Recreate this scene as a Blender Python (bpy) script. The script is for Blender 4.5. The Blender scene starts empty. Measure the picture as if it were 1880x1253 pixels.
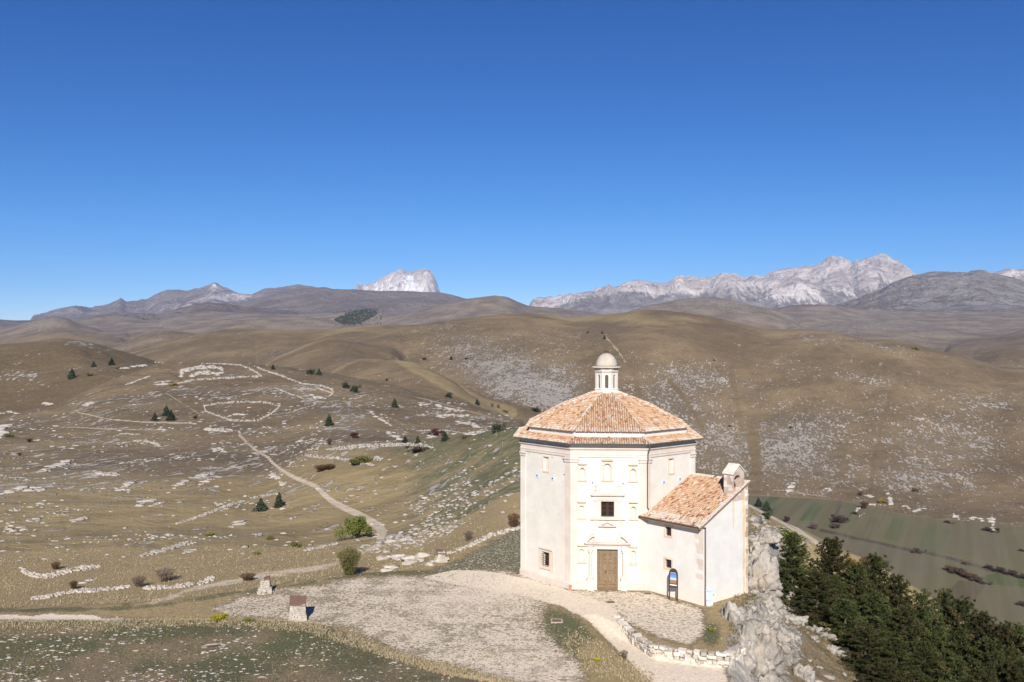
import bpy, math, random
import numpy as np
from mathutils import Vector, noise as mn

random.seed(7)
RNG = np.random.default_rng(11)
R = math.radians
SC = bpy.context.scene
COL = SC.collection

# ------------------------------------------------------------------ camera, world, sun, exposure
FPX, CX, CY, CAMZ = 1680.0, 940.0, 626.5, 19.5
cam_d = bpy.data.cameras.new('camera')
cam_d.lens = FPX / 1880.0 * 36.0
cam_d.sensor_width = 36.0
cam_d.clip_start = 0.5
cam_d.clip_end = 60000.0
cam = bpy.data.objects.new('camera', cam_d)
COL.objects.link(cam)
cam.location = (0, 0, CAMZ)
cam.rotation_euler = (R(90), 0, 0)
SC.camera = cam

SUN_EL, SUN_AZ = 31.0, 182.0      # azimuth clockwise from +Y (the view direction): the sun stands behind the camera
w = bpy.data.worlds.new('World'); SC.world = w; w.use_nodes = True
nt = w.node_tree
sky = nt.nodes.new('ShaderNodeTexSky'); sky.sky_type = 'NISHITA'
sky.sun_disc = False
sky.sun_elevation = R(SUN_EL); sky.sun_rotation = R(SUN_AZ)
sky.altitude = 1450; sky.air_density = 0.75; sky.dust_density = 0.05; sky.ozone_density = 5.0
bg = nt.nodes['Background']; bg.inputs['Strength'].default_value = 0.096
# clear, dry, polarised autumn sky: deep blue overhead, pale at the horizon (a tone curve per channel)
sp_ = nt.nodes.new('ShaderNodeSeparateColor'); cb_ = nt.nodes.new('ShaderNodeCombineColor'); nt.links.new(sky.outputs[0], sp_.inputs[0])
for ch_, (gm_, gn_) in enumerate(((1.99, .1275), (1.354, .348), (1.053, .702))):
    mn_ = nt.nodes.new('ShaderNodeMath'); mn_.operation = 'MINIMUM'; mn_.inputs[1].default_value = (9.0, 13.0, 16.0)[ch_]; nt.links.new(sp_.outputs[ch_], mn_.inputs[0])
    pw_ = nt.nodes.new('ShaderNodeMath'); pw_.operation = 'POWER'; pw_.inputs[1].default_value = gm_
    ml_ = nt.nodes.new('ShaderNodeMath'); ml_.operation = 'MULTIPLY'; ml_.inputs[1].default_value = gn_
    nt.links.new(mn_.outputs[0], pw_.inputs[0]); nt.links.new(pw_.outputs[0], ml_.inputs[0]); nt.links.new(ml_.outputs[0], cb_.inputs[ch_])
nt.links.new(cb_.outputs[0], bg.inputs[0])

sd = bpy.data.lights.new('sun', 'SUN'); sd.energy = 5.0; sd.angle = R(0.53); sd.color = (1.0, 0.945, 0.865)
sun = bpy.data.objects.new('sun', sd); COL.objects.link(sun)
sdir = Vector((math.sin(R(SUN_AZ)) * math.cos(R(SUN_EL)), math.cos(R(SUN_AZ)) * math.cos(R(SUN_EL)), math.sin(R(SUN_EL))))
sun.rotation_euler = sdir.to_track_quat('Z', 'Y').to_euler()
sun.location = (0, -40, 60)
vs = SC.view_settings
vs.view_transform = 'Standard'; vs.look = 'None'; vs.gamma = 1; vs.use_curve_mapping = False
vs.exposure = 0.55
SC.render.film_transparent = False

# ------------------------------------------------------------------ node helpers
def newmat(name, rough=0.9):
    m = bpy.data.materials.new(name); m.use_nodes = True
    b = m.node_tree.nodes['Principled BSDF']
    b.inputs['Roughness'].default_value = rough
    b.inputs['Specular IOR Level'].default_value = 0.2
    return m, m.node_tree, b
class NB:
    """small node-building helper"""
    def __init__(s, t): s.t = t; s.geo = None
    def n(s, ty, **kw):
        o = s.t.nodes.new(ty)
        for k, v in kw.items(): setattr(o, k, v)
        return o
    def L(s, a, b): s.t.links.new(a, b)
    def pos(s, scale=(1, 1, 1)):
        if s.geo is None: s.geo = s.n('ShaderNodeNewGeometry')
        m = s.n('ShaderNodeMapping'); m.inputs['Scale'].default_value = scale
        s.L(s.geo.outputs['Position'], m.inputs['Vector']); return m.outputs[0]
    def rpos(s, scale, rot):
        a = s.n('ShaderNodeMapping'); a.inputs['Rotation'].default_value = (0, 0, math.radians(rot)); s.pos(); s.L(s.geo.outputs['Position'], a.inputs['Vector'])
        m = s.n('ShaderNodeMapping'); m.inputs['Scale'].default_value = scale; s.L(a.outputs[0], m.inputs['Vector']); return m.outputs[0]
    def noise(s, scale, detail=4, rough=0.55, vec=None, dist=0.0):
        o = s.n('ShaderNodeTexNoise'); o.inputs['Scale'].default_value = scale
        o.inputs['Detail'].default_value = detail; o.inputs['Roughness'].default_value = rough
        o.inputs['Distortion'].default_value = dist
        s.L(vec if vec is not None else s.pos(), o.inputs['Vector']); return o.outputs['Fac']
    def voro(s, scale, vec=None, feature='F1', out='Distance', rnd=1.0):
        o = s.n('ShaderNodeTexVoronoi'); o.feature = feature
        o.inputs['Scale'].default_value = scale; o.inputs['Randomness'].default_value = rnd
        s.L(vec if vec is not None else s.pos(), o.inputs['Vector']); return o.outputs[out]
    def math(s, op, a, b=0.0, c=0.0, clamp=False):
        o = s.n('ShaderNodeMath', operation=op); o.use_clamp = clamp
        for i, v in enumerate((a, b, c)):
            if isinstance(v, (int, float)): o.inputs[i].default_value = v
            else: s.L(v, o.inputs[i])
        return o.outputs[0]
    def step(s, x, lo, hi, a=0.0, b=1.0):
        o = s.n('ShaderNodeMapRange'); o.interpolation_type = 'SMOOTHSTEP'
        for k, v in (('Value', x), ('From Min', lo), ('From Max', hi), ('To Min', a), ('To Max', b)):
            if isinstance(v, (int, float)): o.inputs[k].default_value = v
            else: s.L(v, o.inputs[k])
        return o.outputs[0]
    def mix(s, f, a, b):
        o = s.n('ShaderNodeMix'); o.data_type = 'RGBA'
        if isinstance(f, (int, float)): o.inputs[0].default_value = f
        else: s.L(f, o.inputs[0])
        for i, v in ((6, a), (7, b)):
            if isinstance(v, (tuple, list)): o.inputs[i].default_value = (*v[:3], 1)
            else: s.L(v, o.inputs[i])
        return o.outputs[2]
    def ramp(s, f, stops):
        o = s.n('ShaderNodeValToRGB'); cr = o.color_ramp
        while len(cr.elements) < len(stops): cr.elements.new(0.5)
        for e, (p, c) in zip(cr.elements, stops): e.position = p; e.color = (*c, 1)
        s.L(f, o.inputs[0]); return o.outputs[0]
    def attr(s, name):
        o = s.n('ShaderNodeAttribute'); o.attribute_name = name
        q = s.n('ShaderNodeSeparateColor'); s.L(o.outputs['Color'], q.inputs[0])
        return q.outputs[0], q.outputs[1], q.outputs[2], o.outputs['Alpha'], o.outputs['Color']
    def bump(s, b, h, dist, strength=1.0):
        o = s.n('ShaderNodeBump'); o.inputs['Distance'].default_value = dist; o.inputs['Strength'].default_value = strength
        s.L(h, o.inputs['Height']); s.L(o.outputs[0], b.inputs['Normal'])

# ------------------------------------------------------------------ numpy noise
_perm = np.random.default_rng(5).random((256, 256)).astype(np.float32)
def vnoise(x, y):
    xi = np.floor(x).astype(np.int64); yi = np.floor(y).astype(np.int64)
    fx = (x - xi); fy = (y - yi)
    fx = fx * fx * fx * (fx * (fx * 6 - 15) + 10); fy = fy * fy * fy * (fy * (fy * 6 - 15) + 10)
    x0 = xi & 255; x1 = (xi + 1) & 255; y0 = yi & 255; y1 = (yi + 1) & 255
    a = _perm[y0, x0]; b = _perm[y0, x1]; c = _perm[y1, x0]; d = _perm[y1, x1]
    return (a + (b - a) * fx) * (1 - fy) + (c + (d - c) * fx) * fy
def fbm(x, y, oc=4, gain=0.5):
    s = 0; a = 1; t = 0
    for i in range(oc):
        s = s + a * vnoise(x + 17.3 * i, y - 9.1 * i); t += a; a *= gain; x = x * 2.03; y = y * 2.03
    return s / t * 2 - 1
def ridged(x, y, oc=4, gain=0.55):
    s = 0; a = 1; t = 0
    for i in range(oc):
        s = s + a * (1 - np.abs(vnoise(x + 31.7 * i, y + 4.3 * i) * 2 - 1) * 1.0); t += a; a *= gain; x = x * 2.07; y = y * 2.07
    return s / t
def sstep(a, b, x):
    t = np.clip((x - a) / (b - a), 0, 1); return t * t * (3 - 2 * t)

# ------------------------------------------------------------------ terrain height (real places: depth Y in metres, sideways u = x / Y)
PXG = np.arange(-700, 2701, 5.0)
def table(pts, sig=18.0):
    p = np.array(pts, float)
    v = np.interp(PXG, p[:, 0], p[:, 1])
    if sig > 0:
        k = np.arange(-int(3 * sig / 5) - 1, int(3 * sig / 5) + 2) * 5.0
        g = np.exp(-k * k / (2 * sig * sig)); g /= g.sum()
        v = np.convolve(np.pad(v, len(k) // 2, mode='edge'), g, mode='valid')
    return v
def zy(py, Y): return CAMZ + (CY - py) / FPX * Y
C = [-700, 0, 300, 500, 600, 700, 780, 860, 955, 1050, 1200, 1300, 1375, 1440, 1540, 1640, 1780, 1880, 2700]
def T(Ys, Zs): return (table(list(zip(C, Ys))), table(list(zip(C, Zs))))
def row(n, v): return [v] * n
N = len(C)
KN = []
KN.append(T(row(N, 1.0), row(N, 17.6)))
KN.append(T(row(N, 24.0), row(N, 9.6)))
KN.append(T(row(N, 42.0), [2.7] * 8 + [2.2, 1.9, 1.6, 1.2, 1.0] + [0.8] * 6))
KN.append(T(row(N, 50.0), [1.25] * 7 + [1.0, .45, .1, -.1, -.1, -.1, -.1, -.1, -.1, -.1, -.1, -.1]))
KN.append(T([62.5, 62.5, 62.5, 62.5, 61.5, 56.5, 54.0, 52.8] + [52.5] * 11, [.4, .4, .4, .4, .35, .3, .28, .22, .05] + [-.05] * 10))
KN.append(T([64, 64, 64, 64, 63, 58.5, 56, 55] + [54.5] * 11, row(N, 0.0)))
KN.append(T([66, 66, 68, 72.5, 75.5, 76.0, 79, 85, 94] + [95, 95, 95, 72, 70, 70, 70, 70, 70, 70],
            [-.1, -.1, 0, 0, 0, 0, 0, .0, .2, .3, .3, .2, 0, 0, 0, 0, 0, 0, 0]))
KN.append(T([70, 70, 72, 76, 79, 80, 84, 90, 101] + [101, 101, 101, 82, 80, 80, 80, 80, 80, 80],
            [-1.3, -1.3, -1.2, -1.1, -1.2, -1.4, -1.0, -.4, .7, .7, .6, .3, -.1, -.3, -.4, -.4, -.4, -.4, -.4]))
KN.append(T([95, 95, 98, 100, 102, 104, 108, 112, 125] + [125, 118, 112, 95, 92, 92, 92, 92, 92, 92],
            [-4.2, -4.2, -4.2, -4.2, -4.2, -4.2, -3.4, -1.9, 1.6, 1.7, 1.2, .4, -.4, -1.2, -2.4, -3, -3.8, -4.5, -8]))
KN.append(T([150, 150, 150, 150, 150, 150, 150, 150, 150] + [145, 130, 122, 108, 105, 104, 103, 102, 101, 100],
            [-10, -10, -10, -10, -9.4, -8, -6, -2.5, 2.9, 2.6, .6, -.6, -.9, -2.6, -5.2, -7.2, -9.6, -11, -17]))
yc = [220, 220, 220, 222, 224, 215, 205, 190, 172, 162, 147, 136, 128, 125, 121, 117, 112, 110, 104]
pc = [None, None, None, None, 815, 812, 811, 797, 785, 790, 840, 885, 926, 958, 1006, 1052, 1112, 1146, 1420]
KN.append(T(yc, [(-13.2 if p is None else zy(p, y)) for p, y in zip(pc, yc)]))
KN.append(T([300, 300, 300, 300, 285, 265, 262, 258, 250] + [245, 240, 240, 240, 240, 240, 240, 240, 240, 240],
            [-14, -14, -14, -13, -11, -11, -12.5, -13, -14, -28, -50, -68, -80, -88, -94, -96, -98, -100, -100]))
kb = {-700: (480, 800), 0: (480, 768), 300: (642, 668), 500: (620, 671), 600: (580, 684), 700: (535, 705), 780: (500, 727), 860: (432, 748), 955: (380, 771)}
yb = [kb[c][0] if c in kb else 400 for c in C]
zb_ = [zy(kb[c][1], kb[c][0]) if c in kb else -1 for c in C]
for c, z in ((1050, -50), (1200, -92), (1300, -104)): zb_[C.index(c)] = z
for c in C:
    if c >= 1375: zb_[C.index(c)] = -109.0
kB = (table([(-700, 480), (0, 480), (100, 500), (200, 560), (290, 640), (330, 648), (420, 648), (500, 620), (620, 570), (730, 520), (780, 500), (860, 432), (955, 382), (1050, 390), (1200, 400), (2700, 420)], 12),
      None)
_pyb = table([(-700, 815), (0, 768), (100, 745), (200, 702), (290, 671), (330, 668), (420, 667.5), (500, 671), (620, 688), (730, 711), (780, 725), (860, 747), (955, 771), (2700, 771)], 8)
_zb = zy(_pyb, kB[0]); _fl = np.interp(PXG, [955, 1050, 1200, 1300, 1380], [-13, -48, -90, -104, -109])
_zb = np.where(PXG > 955, _fl, _zb)
KN.append((kB[0], _zb))
fl = table([(-700, -22), (0, -22), (290, -22), (400, -30), (600, -26), (700, -24), (800, -34), (900, -52), (960, -62), (1050, -78), (1200, -98), (1320, -108), (1380, -109), (2700, -109)], 12)
KN.append((kB[0] + 130, np.minimum(fl, _zb - 0.0)))
KN.append((np.full_like(PXG, 860.0), fl * 1.0))
KN.append((np.full_like(PXG, 1400.0), table([(-700, -35), (700, -30), (1000, -55), (1400, -60), (2700, -60)])))
KN.append((np.full_like(PXG, 2200.0), table([(-700, -15), (700, -5), (1400, -15), (2700, -12)])))
KN.append((np.full_like(PXG, 3400.0), np.full_like(PXG, 45.0)))
KN.append((np.full_like(PXG, 5500.0), np.full_like(PXG, 115.0)))
KN.append((np.full_like(PXG, 9000.0), np.full_like(PXG, 215.0)))
KN.append((np.full_like(PXG, 26000.0), np.full_like(PXG, 300.0)))
KY = np.stack([k[0] for k in KN]); KZ = np.stack([k[1] for k in KN])       # (K, n)
# monotone cubic slopes
H_ = np.diff(KY, axis=0); D_ = np.diff(KZ, axis=0) / H_
M_ = np.zeros_like(KZ)
w1 = 2 * H_[1:] + H_[:-1]; w2 = H_[1:] + 2 * H_[:-1]
same = (D_[1:] * D_[:-1]) > 0
with np.errstate(divide='ignore', invalid='ignore'):
    M_[1:-1] = np.where(same, (w1 + w2) / (w1 / D_[:-1] + w2 / D_[1:]), 0)
M_[0] = D_[0]; M_[-1] = D_[-1]
def lut(tab, px):
    t = (px - PXG[0]) / 5.0; i = np.clip(t.astype(int), 0, len(PXG) - 2); f = np.clip(t - i, 0, 1)
    return tab[i] * (1 - f) + tab[i + 1] * f
def base_z(px, Y):
    z = np.full(px.shape, 17.6)
    ya = lut(KY[0], px); za = lut(KZ[0], px); ma = lut(M_[0], px)
    for k in range(len(KN) - 1):
        yb2 = lut(KY[k + 1], px); zb2 = lut(KZ[k + 1], px); mb = lut(M_[k + 1], px)
        sel = (Y >= ya) & (Y <= yb2)
        if sel.any():
            h = (yb2 - ya)[sel]; t = (Y[sel] - ya[sel]) / h
            t2 = t * t; t3 = t2 * t
            z[sel] = (2 * t3 - 3 * t2 + 1) * za[sel] + (t3 - 2 * t2 + t) * h * ma[sel] + (-2 * t3 + 3 * t2) * zb2[sel] + (t3 - t2) * h * mb[sel]
        ya, za, ma = yb2, zb2, mb
    z = np.where(Y > lut(KY[-1], px), 300.0, z)
    return z

LAY = []
def layer(name, crest, Y, wf, wb=None, sig=5.0, amp=0.0, wl=1.0, rough=0, end=60, power=1.0):
    """a hill or ridge: crest given by bearing and height angle, Y = its distance (number or table), wf / wb = depth of front / back slopes"""
    xs = [c[0] for c in crest]
    pts = [(xs[0] - end, crest[0][1] + 70 + end * .3)] + list(crest) + [(xs[-1] + end, crest[-1][1] + 70 + end * .3)]
    Yt = table(Y, 30) if isinstance(Y, (list, tuple)) else np.full_like(PXG, float(Y))
    xf = np.arange(-700, 2701, 1.0)
    v = np.interp(xf, [p[0] for p in pts], [p[1] for p in pts])
    if sig > 0:
        k = np.arange(-int(3 * sig) - 1, int(3 * sig) + 2); g = np.exp(-k * k / (2 * sig * sig)); g /= g.sum()
        v = np.convolve(np.pad(v, len(k) // 2, mode='edge'), g, mode='valid')
    LAY.append(dict(name=name, x0=xs[0] - end, x1=xs[-1] + end, py=v, Y=Yt, wf=wf, wb=wb or wf, amp=amp, wl=wl, rough=rough, pw=power))
# near brown hill on the left, small rounded hills, the long stony ridge
layer('left_hill', [(-500, 700), (-250, 668), (-80, 645), (0, 635), (60, 630), (95, 625), (120, 621), (150, 624), (200, 637), (250, 653), (290, 666), (330, 674)],
      [(-500, 700), (120, 705), (330, 735)], 230, 260, 5, 1.0, 60)
layer('knoll_a', [(560, 705), (600, 690), (625, 675), (660, 663), (718, 663), (760, 669), (800, 686), (835, 706), (862, 732), (890, 752), (915, 772)], [(560, 960), (700, 950), (860, 800), (915, 740)], 270, 260, 6, 1.2, 70)
layer('knoll_b', [(490, 667), (520, 654), (560, 636), (600, 625), (620, 623), (645, 627), (665, 636), (690, 648), (720, 662)], 1250, 330, 330, 5, 1.0, 80)
layer('golden_a', [(200, 660), (255, 645), (290, 634), (330, 625), (370, 613), (410, 605), (450, 602), (500, 604), (540, 607), (600, 606), (650, 600), (700, 597), (760, 596), (820, 594)], 1750, 560, 500, 6, 4, 160)
layer('golden_b', [(470, 668), (520, 645), (560, 628), (600, 618), (640, 610), (700, 606), (760, 600), (800, 596)], 1560, 330, 400, 6, 2.5, 120)
layer('big_ridge', [(645, 631), (665, 624), (700, 615), (735, 604), (765, 601), (800, 594), (830, 586), (860, 582), (900, 579.5), (950, 577), (1000, 577), (1045, 584), (1075, 582), (1110, 576), (1150, 572.5), (1185, 571), (1220, 572), (1260, 576),
       (1300, 582), (1350, 592), (1400, 601), (1450, 605.5), (1500, 606.5), (1540, 612), (1565, 619), (1590, 623.5), (1640, 624), (1680, 634), (1720, 645), (1760, 655), (1800, 666), (1835, 676), (1880, 679), (1960, 684), (2200, 715), (2500, 760)],
      [(645, 1500), (800, 1650), (1000, 1620), (1300, 1520), (1600, 1330), (1880, 1180), (2500, 1100)], [(645, 420), (740, 560), (860, 760), (960, 890), (1100, 860), (1300, 790), (1600, 640), (1880, 540), (2500, 480)], 700, 5, 9, 150, end=40)
layer('right_hill_a', [(1740, 690), (1790, 659), (1834, 641), (1880, 637), (1960, 630), (2300, 610)], 1900, 420, 500, 6, 3, 150)
layer('right_hill_b', [(1740, 636), (1793, 627), (1834, 622), (1860, 614), (1880, 608), (1960, 595), (2300, 580)], 2500, 480, 600, 6, 3, 150)
layer('right_hill_c', [(1450, 612), (1500, 604), (1540, 597), (1600, 596), (1660, 600), (1740, 604), (1800, 607), (1900, 604), (2200, 600)], 3100, 700, 700, 8, 7, 260)
layer('right_hill_d', [(1380, 590), (1430, 583), (1480, 577), (1540, 580), (1600, 584), (1680, 583), (1760, 580), (1850, 583), (2200, 580)], 4000, 800, 800, 8, 9, 300)
layer('right_hill_e', [(1400, 572), (1440, 564), (1475, 559), (1520, 561), (1570, 569), (1640, 573), (1720, 573), (1800, 571), (2200, 570)], 5000, 900, 900, 6, 12, 350)
layer('pale_hill', [(1120, 584), (1152, 573), (1185, 563), (1236, 553), (1287, 547), (1313, 546), (1338, 550), (1377, 561), (1410, 567), (1460, 585)], 3500, 1000, 900, 5, 9, 300)
layer('center_hill', [(700, 592), (740, 578), (780, 566), (820, 556), (848, 549), (881, 546), (907, 542.5), (930, 545), (950, 554), (971, 562), (1000, 564), (1040, 568), (1083, 573), (1120, 580)], 4000, 1100, 1000, 4, 10, 300)
layer('left_rock_hill', [(-200, 640), (0, 606), (25, 600), (51, 592), (77, 585), (102, 581.5), (122, 585), (143, 595), (166, 602), (191, 609), (230, 617)], 3000, 700, 700, 4, 7, 220)
layer('left_low_hill', [(-200, 625), (0, 622), (60, 612), (100, 604), (125, 603), (150, 607), (190, 616), (230, 624)], 2500, 480, 500, 6, 5, 200)
layer('mid_low_a', [(190, 640), (230, 628), (268, 611), (301, 607), (345, 611), (400, 617)], 2300, 380, 420, 5, 5, 180)
layer('mid_low_b', [(180, 612), (250, 602), (320, 603), (380, 598), (440, 590), (500, 586), (549, 582), (600, 586), (640, 596), (700, 604)], 3100, 620, 600, 5, 8, 240)
layer('mid_low_c', [(300, 592), (360, 584), (420, 580), (480, 577), (540, 580), (600, 575), (680, 572), (760, 578)], 4200, 900, 900, 6, 12, 320)
layer('brown_ridge_a', [(120, 592), (140, 587), (179, 579.5), (217, 578), (255, 582), (290, 583), (327, 572.5), (357, 562), (383, 556.5), (408, 558), (447, 564), (500, 568), (560, 575)], 5600, 1500, 1300, 4, 26, 520)
layer('brown_ridge_b', [(430, 562), (480, 548), (520, 540), (560, 533), (598, 529.5), (613, 533), (651, 532), (690, 536), (750, 537), (810, 539), (830, 543), (848, 549), (880, 556)], 9000, 3300, 2200, 3, 50, 900)
layer('far_left', [(-300, 582), (-80, 584), (0, 588), (31, 591.5), (46, 591), (80, 594)], 9000, 1500, 1500, 4, 20, 800)
layer('purple_range', [(60, 587), (69, 585), (102, 571), (138, 563), (152, 565), (166, 570), (185, 565), (204, 560), (222, 551.5), (232, 558.5), (250, 556), (268, 554), (286, 544), (306, 539), (325, 538.5), (345, 540), (373, 532), (393, 523.5), (408, 532), (434, 540),
       (460, 543.5), (485.5, 533.5), (511, 530), (530, 529), (547, 526), (575, 531), (600, 536), (640, 548)], 14000, 5200, 3000, 1.2, 95, 900, rough=1, end=40)
layer('snow_peak', [(655, 534), (690, 518), (704, 509), (715, 504), (724, 499), (733, 495.5), (743, 498), (748, 501), (756, 502), (766, 497.5), (772, 500), (779, 497), (792, 503), (797, 508), (800, 516), (805, 530), (808, 541), (818, 552)], 15500, 2600, 2000, .8, 230, 380, rough=2, end=25, power=.75)
layer('pale_range', [(975, 566), (981, 562), (1019, 552), (1058, 538), (1088, 533), (1109, 526.5), (1134, 526), (1150, 517.5), (1172, 513), (1203, 519), (1223, 520), (1236, 514.5), (1254, 513), (1270, 517), (1308, 515), (1317, 510), (1328, 506), (1339, 508), (1349, 505.5),
       (1364, 512), (1389, 508.5), (1400, 511), (1423, 500), (1464, 493.5), (1489, 492), (1510, 487), (1528, 483), (1553, 484), (1563, 491), (1574, 484), (1584, 480), (1604, 475), (1617, 471.5), (1630, 474), (1648, 482), (1665, 492), (1681, 505), (1720, 520), (1800, 530)],
      12400, 3900, 2500, 1.0, 230, 900, rough=2, end=30, power=.8)
layer('far_right_peak', [(1780, 515), (1829, 502), (1847, 497.5), (1859, 496.5), (1880, 499), (1930, 503), (2100, 520)], 11500, 2500, 2000, 1.5, 120, 900, rough=2, end=40)
layer('grey_dome', [(1500, 574), (1538, 562), (1579, 549), (1617, 534), (1642, 520), (1660, 512), (1681, 506), (1706, 500.5), (1729, 500), (1750, 502), (1775, 502.5), (1783, 499), (1795, 497.5), (1808, 498), (1819, 505), (1844, 508), (1880, 521), (1950, 538), (2150, 560)], 6800, 1900, 1500, 1.5, 42, 420, rough=1)

_CREST = [None]
def terrain(px, Y, detail=True):
    px = np.asarray(px, float); Y = np.asarray(Y, float)
    shp = np.broadcast(px, Y).shape
    px = np.broadcast_to(px, shp).ravel().copy(); Y = np.broadcast_to(Y, shp).ravel().copy()
    x = (px - CX) / FPX * Y
    z = base_z(px, Y)
    # rocky drop to the right of the church
    xe = np.interp(Y, [0, 40, 52, 60, 66, 70, 75, 80, 90, 100, 112, 130, 200], [9, 10.5, 12.8, 14.8, 16.6, 18.6, 20.0, 21.4, 24.6, 29, 36, 60, 200])
    nz = fbm(x * .35, Y * .35, 3) * 0.8
    dx = x - xe + nz
    wgt = 1 - sstep(96, 124, Y)
    z -= wgt * (3.0 * sstep(-.2, 2.2, dx) + .56 * np.clip(dx - 1.0, 0, None)) * (Y < 130)
    # path lower than the banks at the bottom right
    z -= .62 * sstep(-.4, .8, x - np.interp(Y, [50, 54.7, 59.7, 64], [8.3, 7.2, 6.1, 5.0])) * sstep(-.1, .35, np.interp(x, [6.0, 7.2, 8.0, 9.1, 12.2, 15, 18], [65, 62.6, 60.9, 58.0, 56.9, 56.6, 56]) - Y) * (1 - sstep(61, 66, Y)) * (Y < 70)
    cr_ = np.zeros_like(z)
    for L in LAY:
        sel = (px > L['x0']) & (px < L['x1'])
        Yc = lut(L['Y'], px); wf = L['wf']
        wfm = max(q[1] for q in wf) if isinstance(wf, list) else wf
        sel &= (Y > Yc - wfm * 1.02) & (Y < Yc + L['wb'])
        if not sel.any(): continue
        p = px[sel]; y = Y[sel]; yc_ = Yc[sel]; xx = x[sel]
        if isinstance(wf, list): wfv = np.interp(p, [q[0] for q in wf], [q[1] for q in wf])
        else: wfv = wf
        cpy = np.interp(p, np.arange(-700, 2701, 1.0), L['py'])
        zc = CAMZ + (CY - cpy) / FPX * yc_
        t = np.where(y < yc_, (yc_ - y) / wfv, (y - yc_) / L['wb'])
        f = np.cos(np.clip(t, 0, 1) * np.pi / 2) ** 2
        if L['pw'] != 1.0: f = f ** L['pw']
        zb = z[sel]
        zb0 = np.minimum(zb, zc)
        h = zb0 + (zc - zb0) * f
        away = np.clip(t * 5.0, 0, 1) * np.clip(f * 3, 0, 1)
        if L['rough']:
            q = ridged(xx / L['wl'] + 3, y / (L['wl'] * 1.6), 5, .6) - .62
            h = h + L['amp'] * q * (away * .95 + .05) * 1.6
            q2 = ridged(xx / (L['wl'] * .28), y / (L['wl'] * .7) + 7, 3, .55) - .6
            h = h + L['amp'] * .38 * q2 * (away * .9 + .12)
        elif L['amp']:
            h = h + L['amp'] * fbm(xx / L['wl'], y / L['wl'], 4, .42) * away
        up_ = h > zb - 2
        cv = np.exp(-(np.clip(t, 0, 1) / np.where(y < yc_, .20, .5)) ** 2) * up_; cr_[sel] = np.where(up_, np.maximum(cv, cr_[sel] * (t > .9)), cr_[sel])
        k = np.minimum(3.0 + yc_ * .003, 30)
        d = np.clip(.5 + .5 * (h - zb) / k, 0, 1)
        z[sel] = zb + (h - zb) * d + k * d * (1 - d) * np.where(t < .15, 0, .5) * (zc > zb)
    if detail:
        am = np.interp(Y, [40, 60, 90, 110, 200, 700, 2000, 8000], [.10, .05, .10, .35, .9, 1.6, 3, 6])
        s = np.interp(Y, [40, 100, 300, 1000, 4000], [5, 9, 22, 60, 220])
        s = np.where(Y < 130, 7.0, np.where(Y < 900, 26.0, 120.0))
        # flat valley floor and terrace stay calm
        calm = np.where((z < -106) & (Y < 900), .15, 1.0)
        n = np.where(Y < 130, fbm(x / 7, Y / 7, 3), 0) * (1 - sstep(110, 150, Y)) + sstep(110, 150, Y) * (1 - sstep(700, 1200, Y)) * fbm(x / 24, Y / 24, 4) + sstep(700, 1200, Y) * fbm(x / 120, Y / 120, 4)
        z = z + am * n * calm
        steep = sstep(.2, 3, dx) * wgt * (Y < 130)
        z = z + steep * (ridged(x / 4.2, Y / 4.2, 3) - .6) * .8
    _CREST[0] = cr_
    return z.reshape(shp)

_YS = np.concatenate([np.linspace(46, 130, 900), np.geomspace(130.2, 2600, 1500), np.geomspace(2610, 16000, 700)])
def hit(px, py):
    """first ground point on the sight line through a bearing and height angle"""
    z = terrain(np.full_like(_YS, px), _YS)
    q = CY - (z - CAMZ) / _YS * FPX
    i = np.argmax(q <= py)
    if q[i] > py: i = len(_YS) - 1
    if i > 0:
        a, b = q[i - 1], q[i]; t = (a - py) / (a - b) if a != b else 0
        Y = _YS[i - 1] + (_YS[i] - _YS[i - 1]) * min(max(t, 0), 1)
    else: Y = _YS[0]
    return Vector(((px - CX) / FPX * Y, Y, float(terrain(np.array([px]), np.array([Y]))[0])))
def gz(x, y):
    x = np.atleast_1d(np.asarray(x, float)); y = np.atleast_1d(np.asarray(y, float))
    return terrain(CX + x / y * FPX, y)

# ------------------------------------------------------------------ surface marks (which stuff covers the ground where)
def inpoly(px, py, poly):
    c = np.zeros(px.shape, bool); n = len(poly); j = n - 1
    for i in range(n):
        xi, yi = poly[i]; xj, yj = poly[j]
        if yi != yj:
            k = ((yi > py) != (yj > py)) & (px < (xj - xi) * (py - yi) / (yj - yi) + xi); c ^= k
        j = i
    return c
def dline(px, py, pts, rng=40):
    d = np.full(px.shape, 1e9)
    xs = [p[0] for p in pts]; ys = [p[1] for p in pts]
    sel = (px > min(xs) - rng) & (px < max(xs) + rng) & (py > min(ys) - rng) & (py < max(ys) + rng)
    if not sel.any(): return d
    a = px[sel]; b = py[sel]; e = np.full(a.shape, 1e9)
    for (x0, y0), (x1, y1) in zip(pts[:-1], pts[1:]):
        vx, vy = x1 - x0, y1 - y0; t = np.clip(((a - x0) * vx + (b - y0) * vy) / (vx * vx + vy * vy + 1e-9), 0, 1)
        e = np.minimum(e, np.hypot(a - x0 - t * vx, b - y0 - t * vy))
    d[sel] = e; return d
def blob(px, py, cx, cy, rx, ry, ang=0):
    c, s = math.cos(R(ang)), math.sin(R(ang)); dx = px - cx; dy = py - cy
    u = (dx * c + dy * s) / rx; v = (-dx * s + dy * c) / ry
    return np.exp(-(u * u + v * v))

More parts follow.
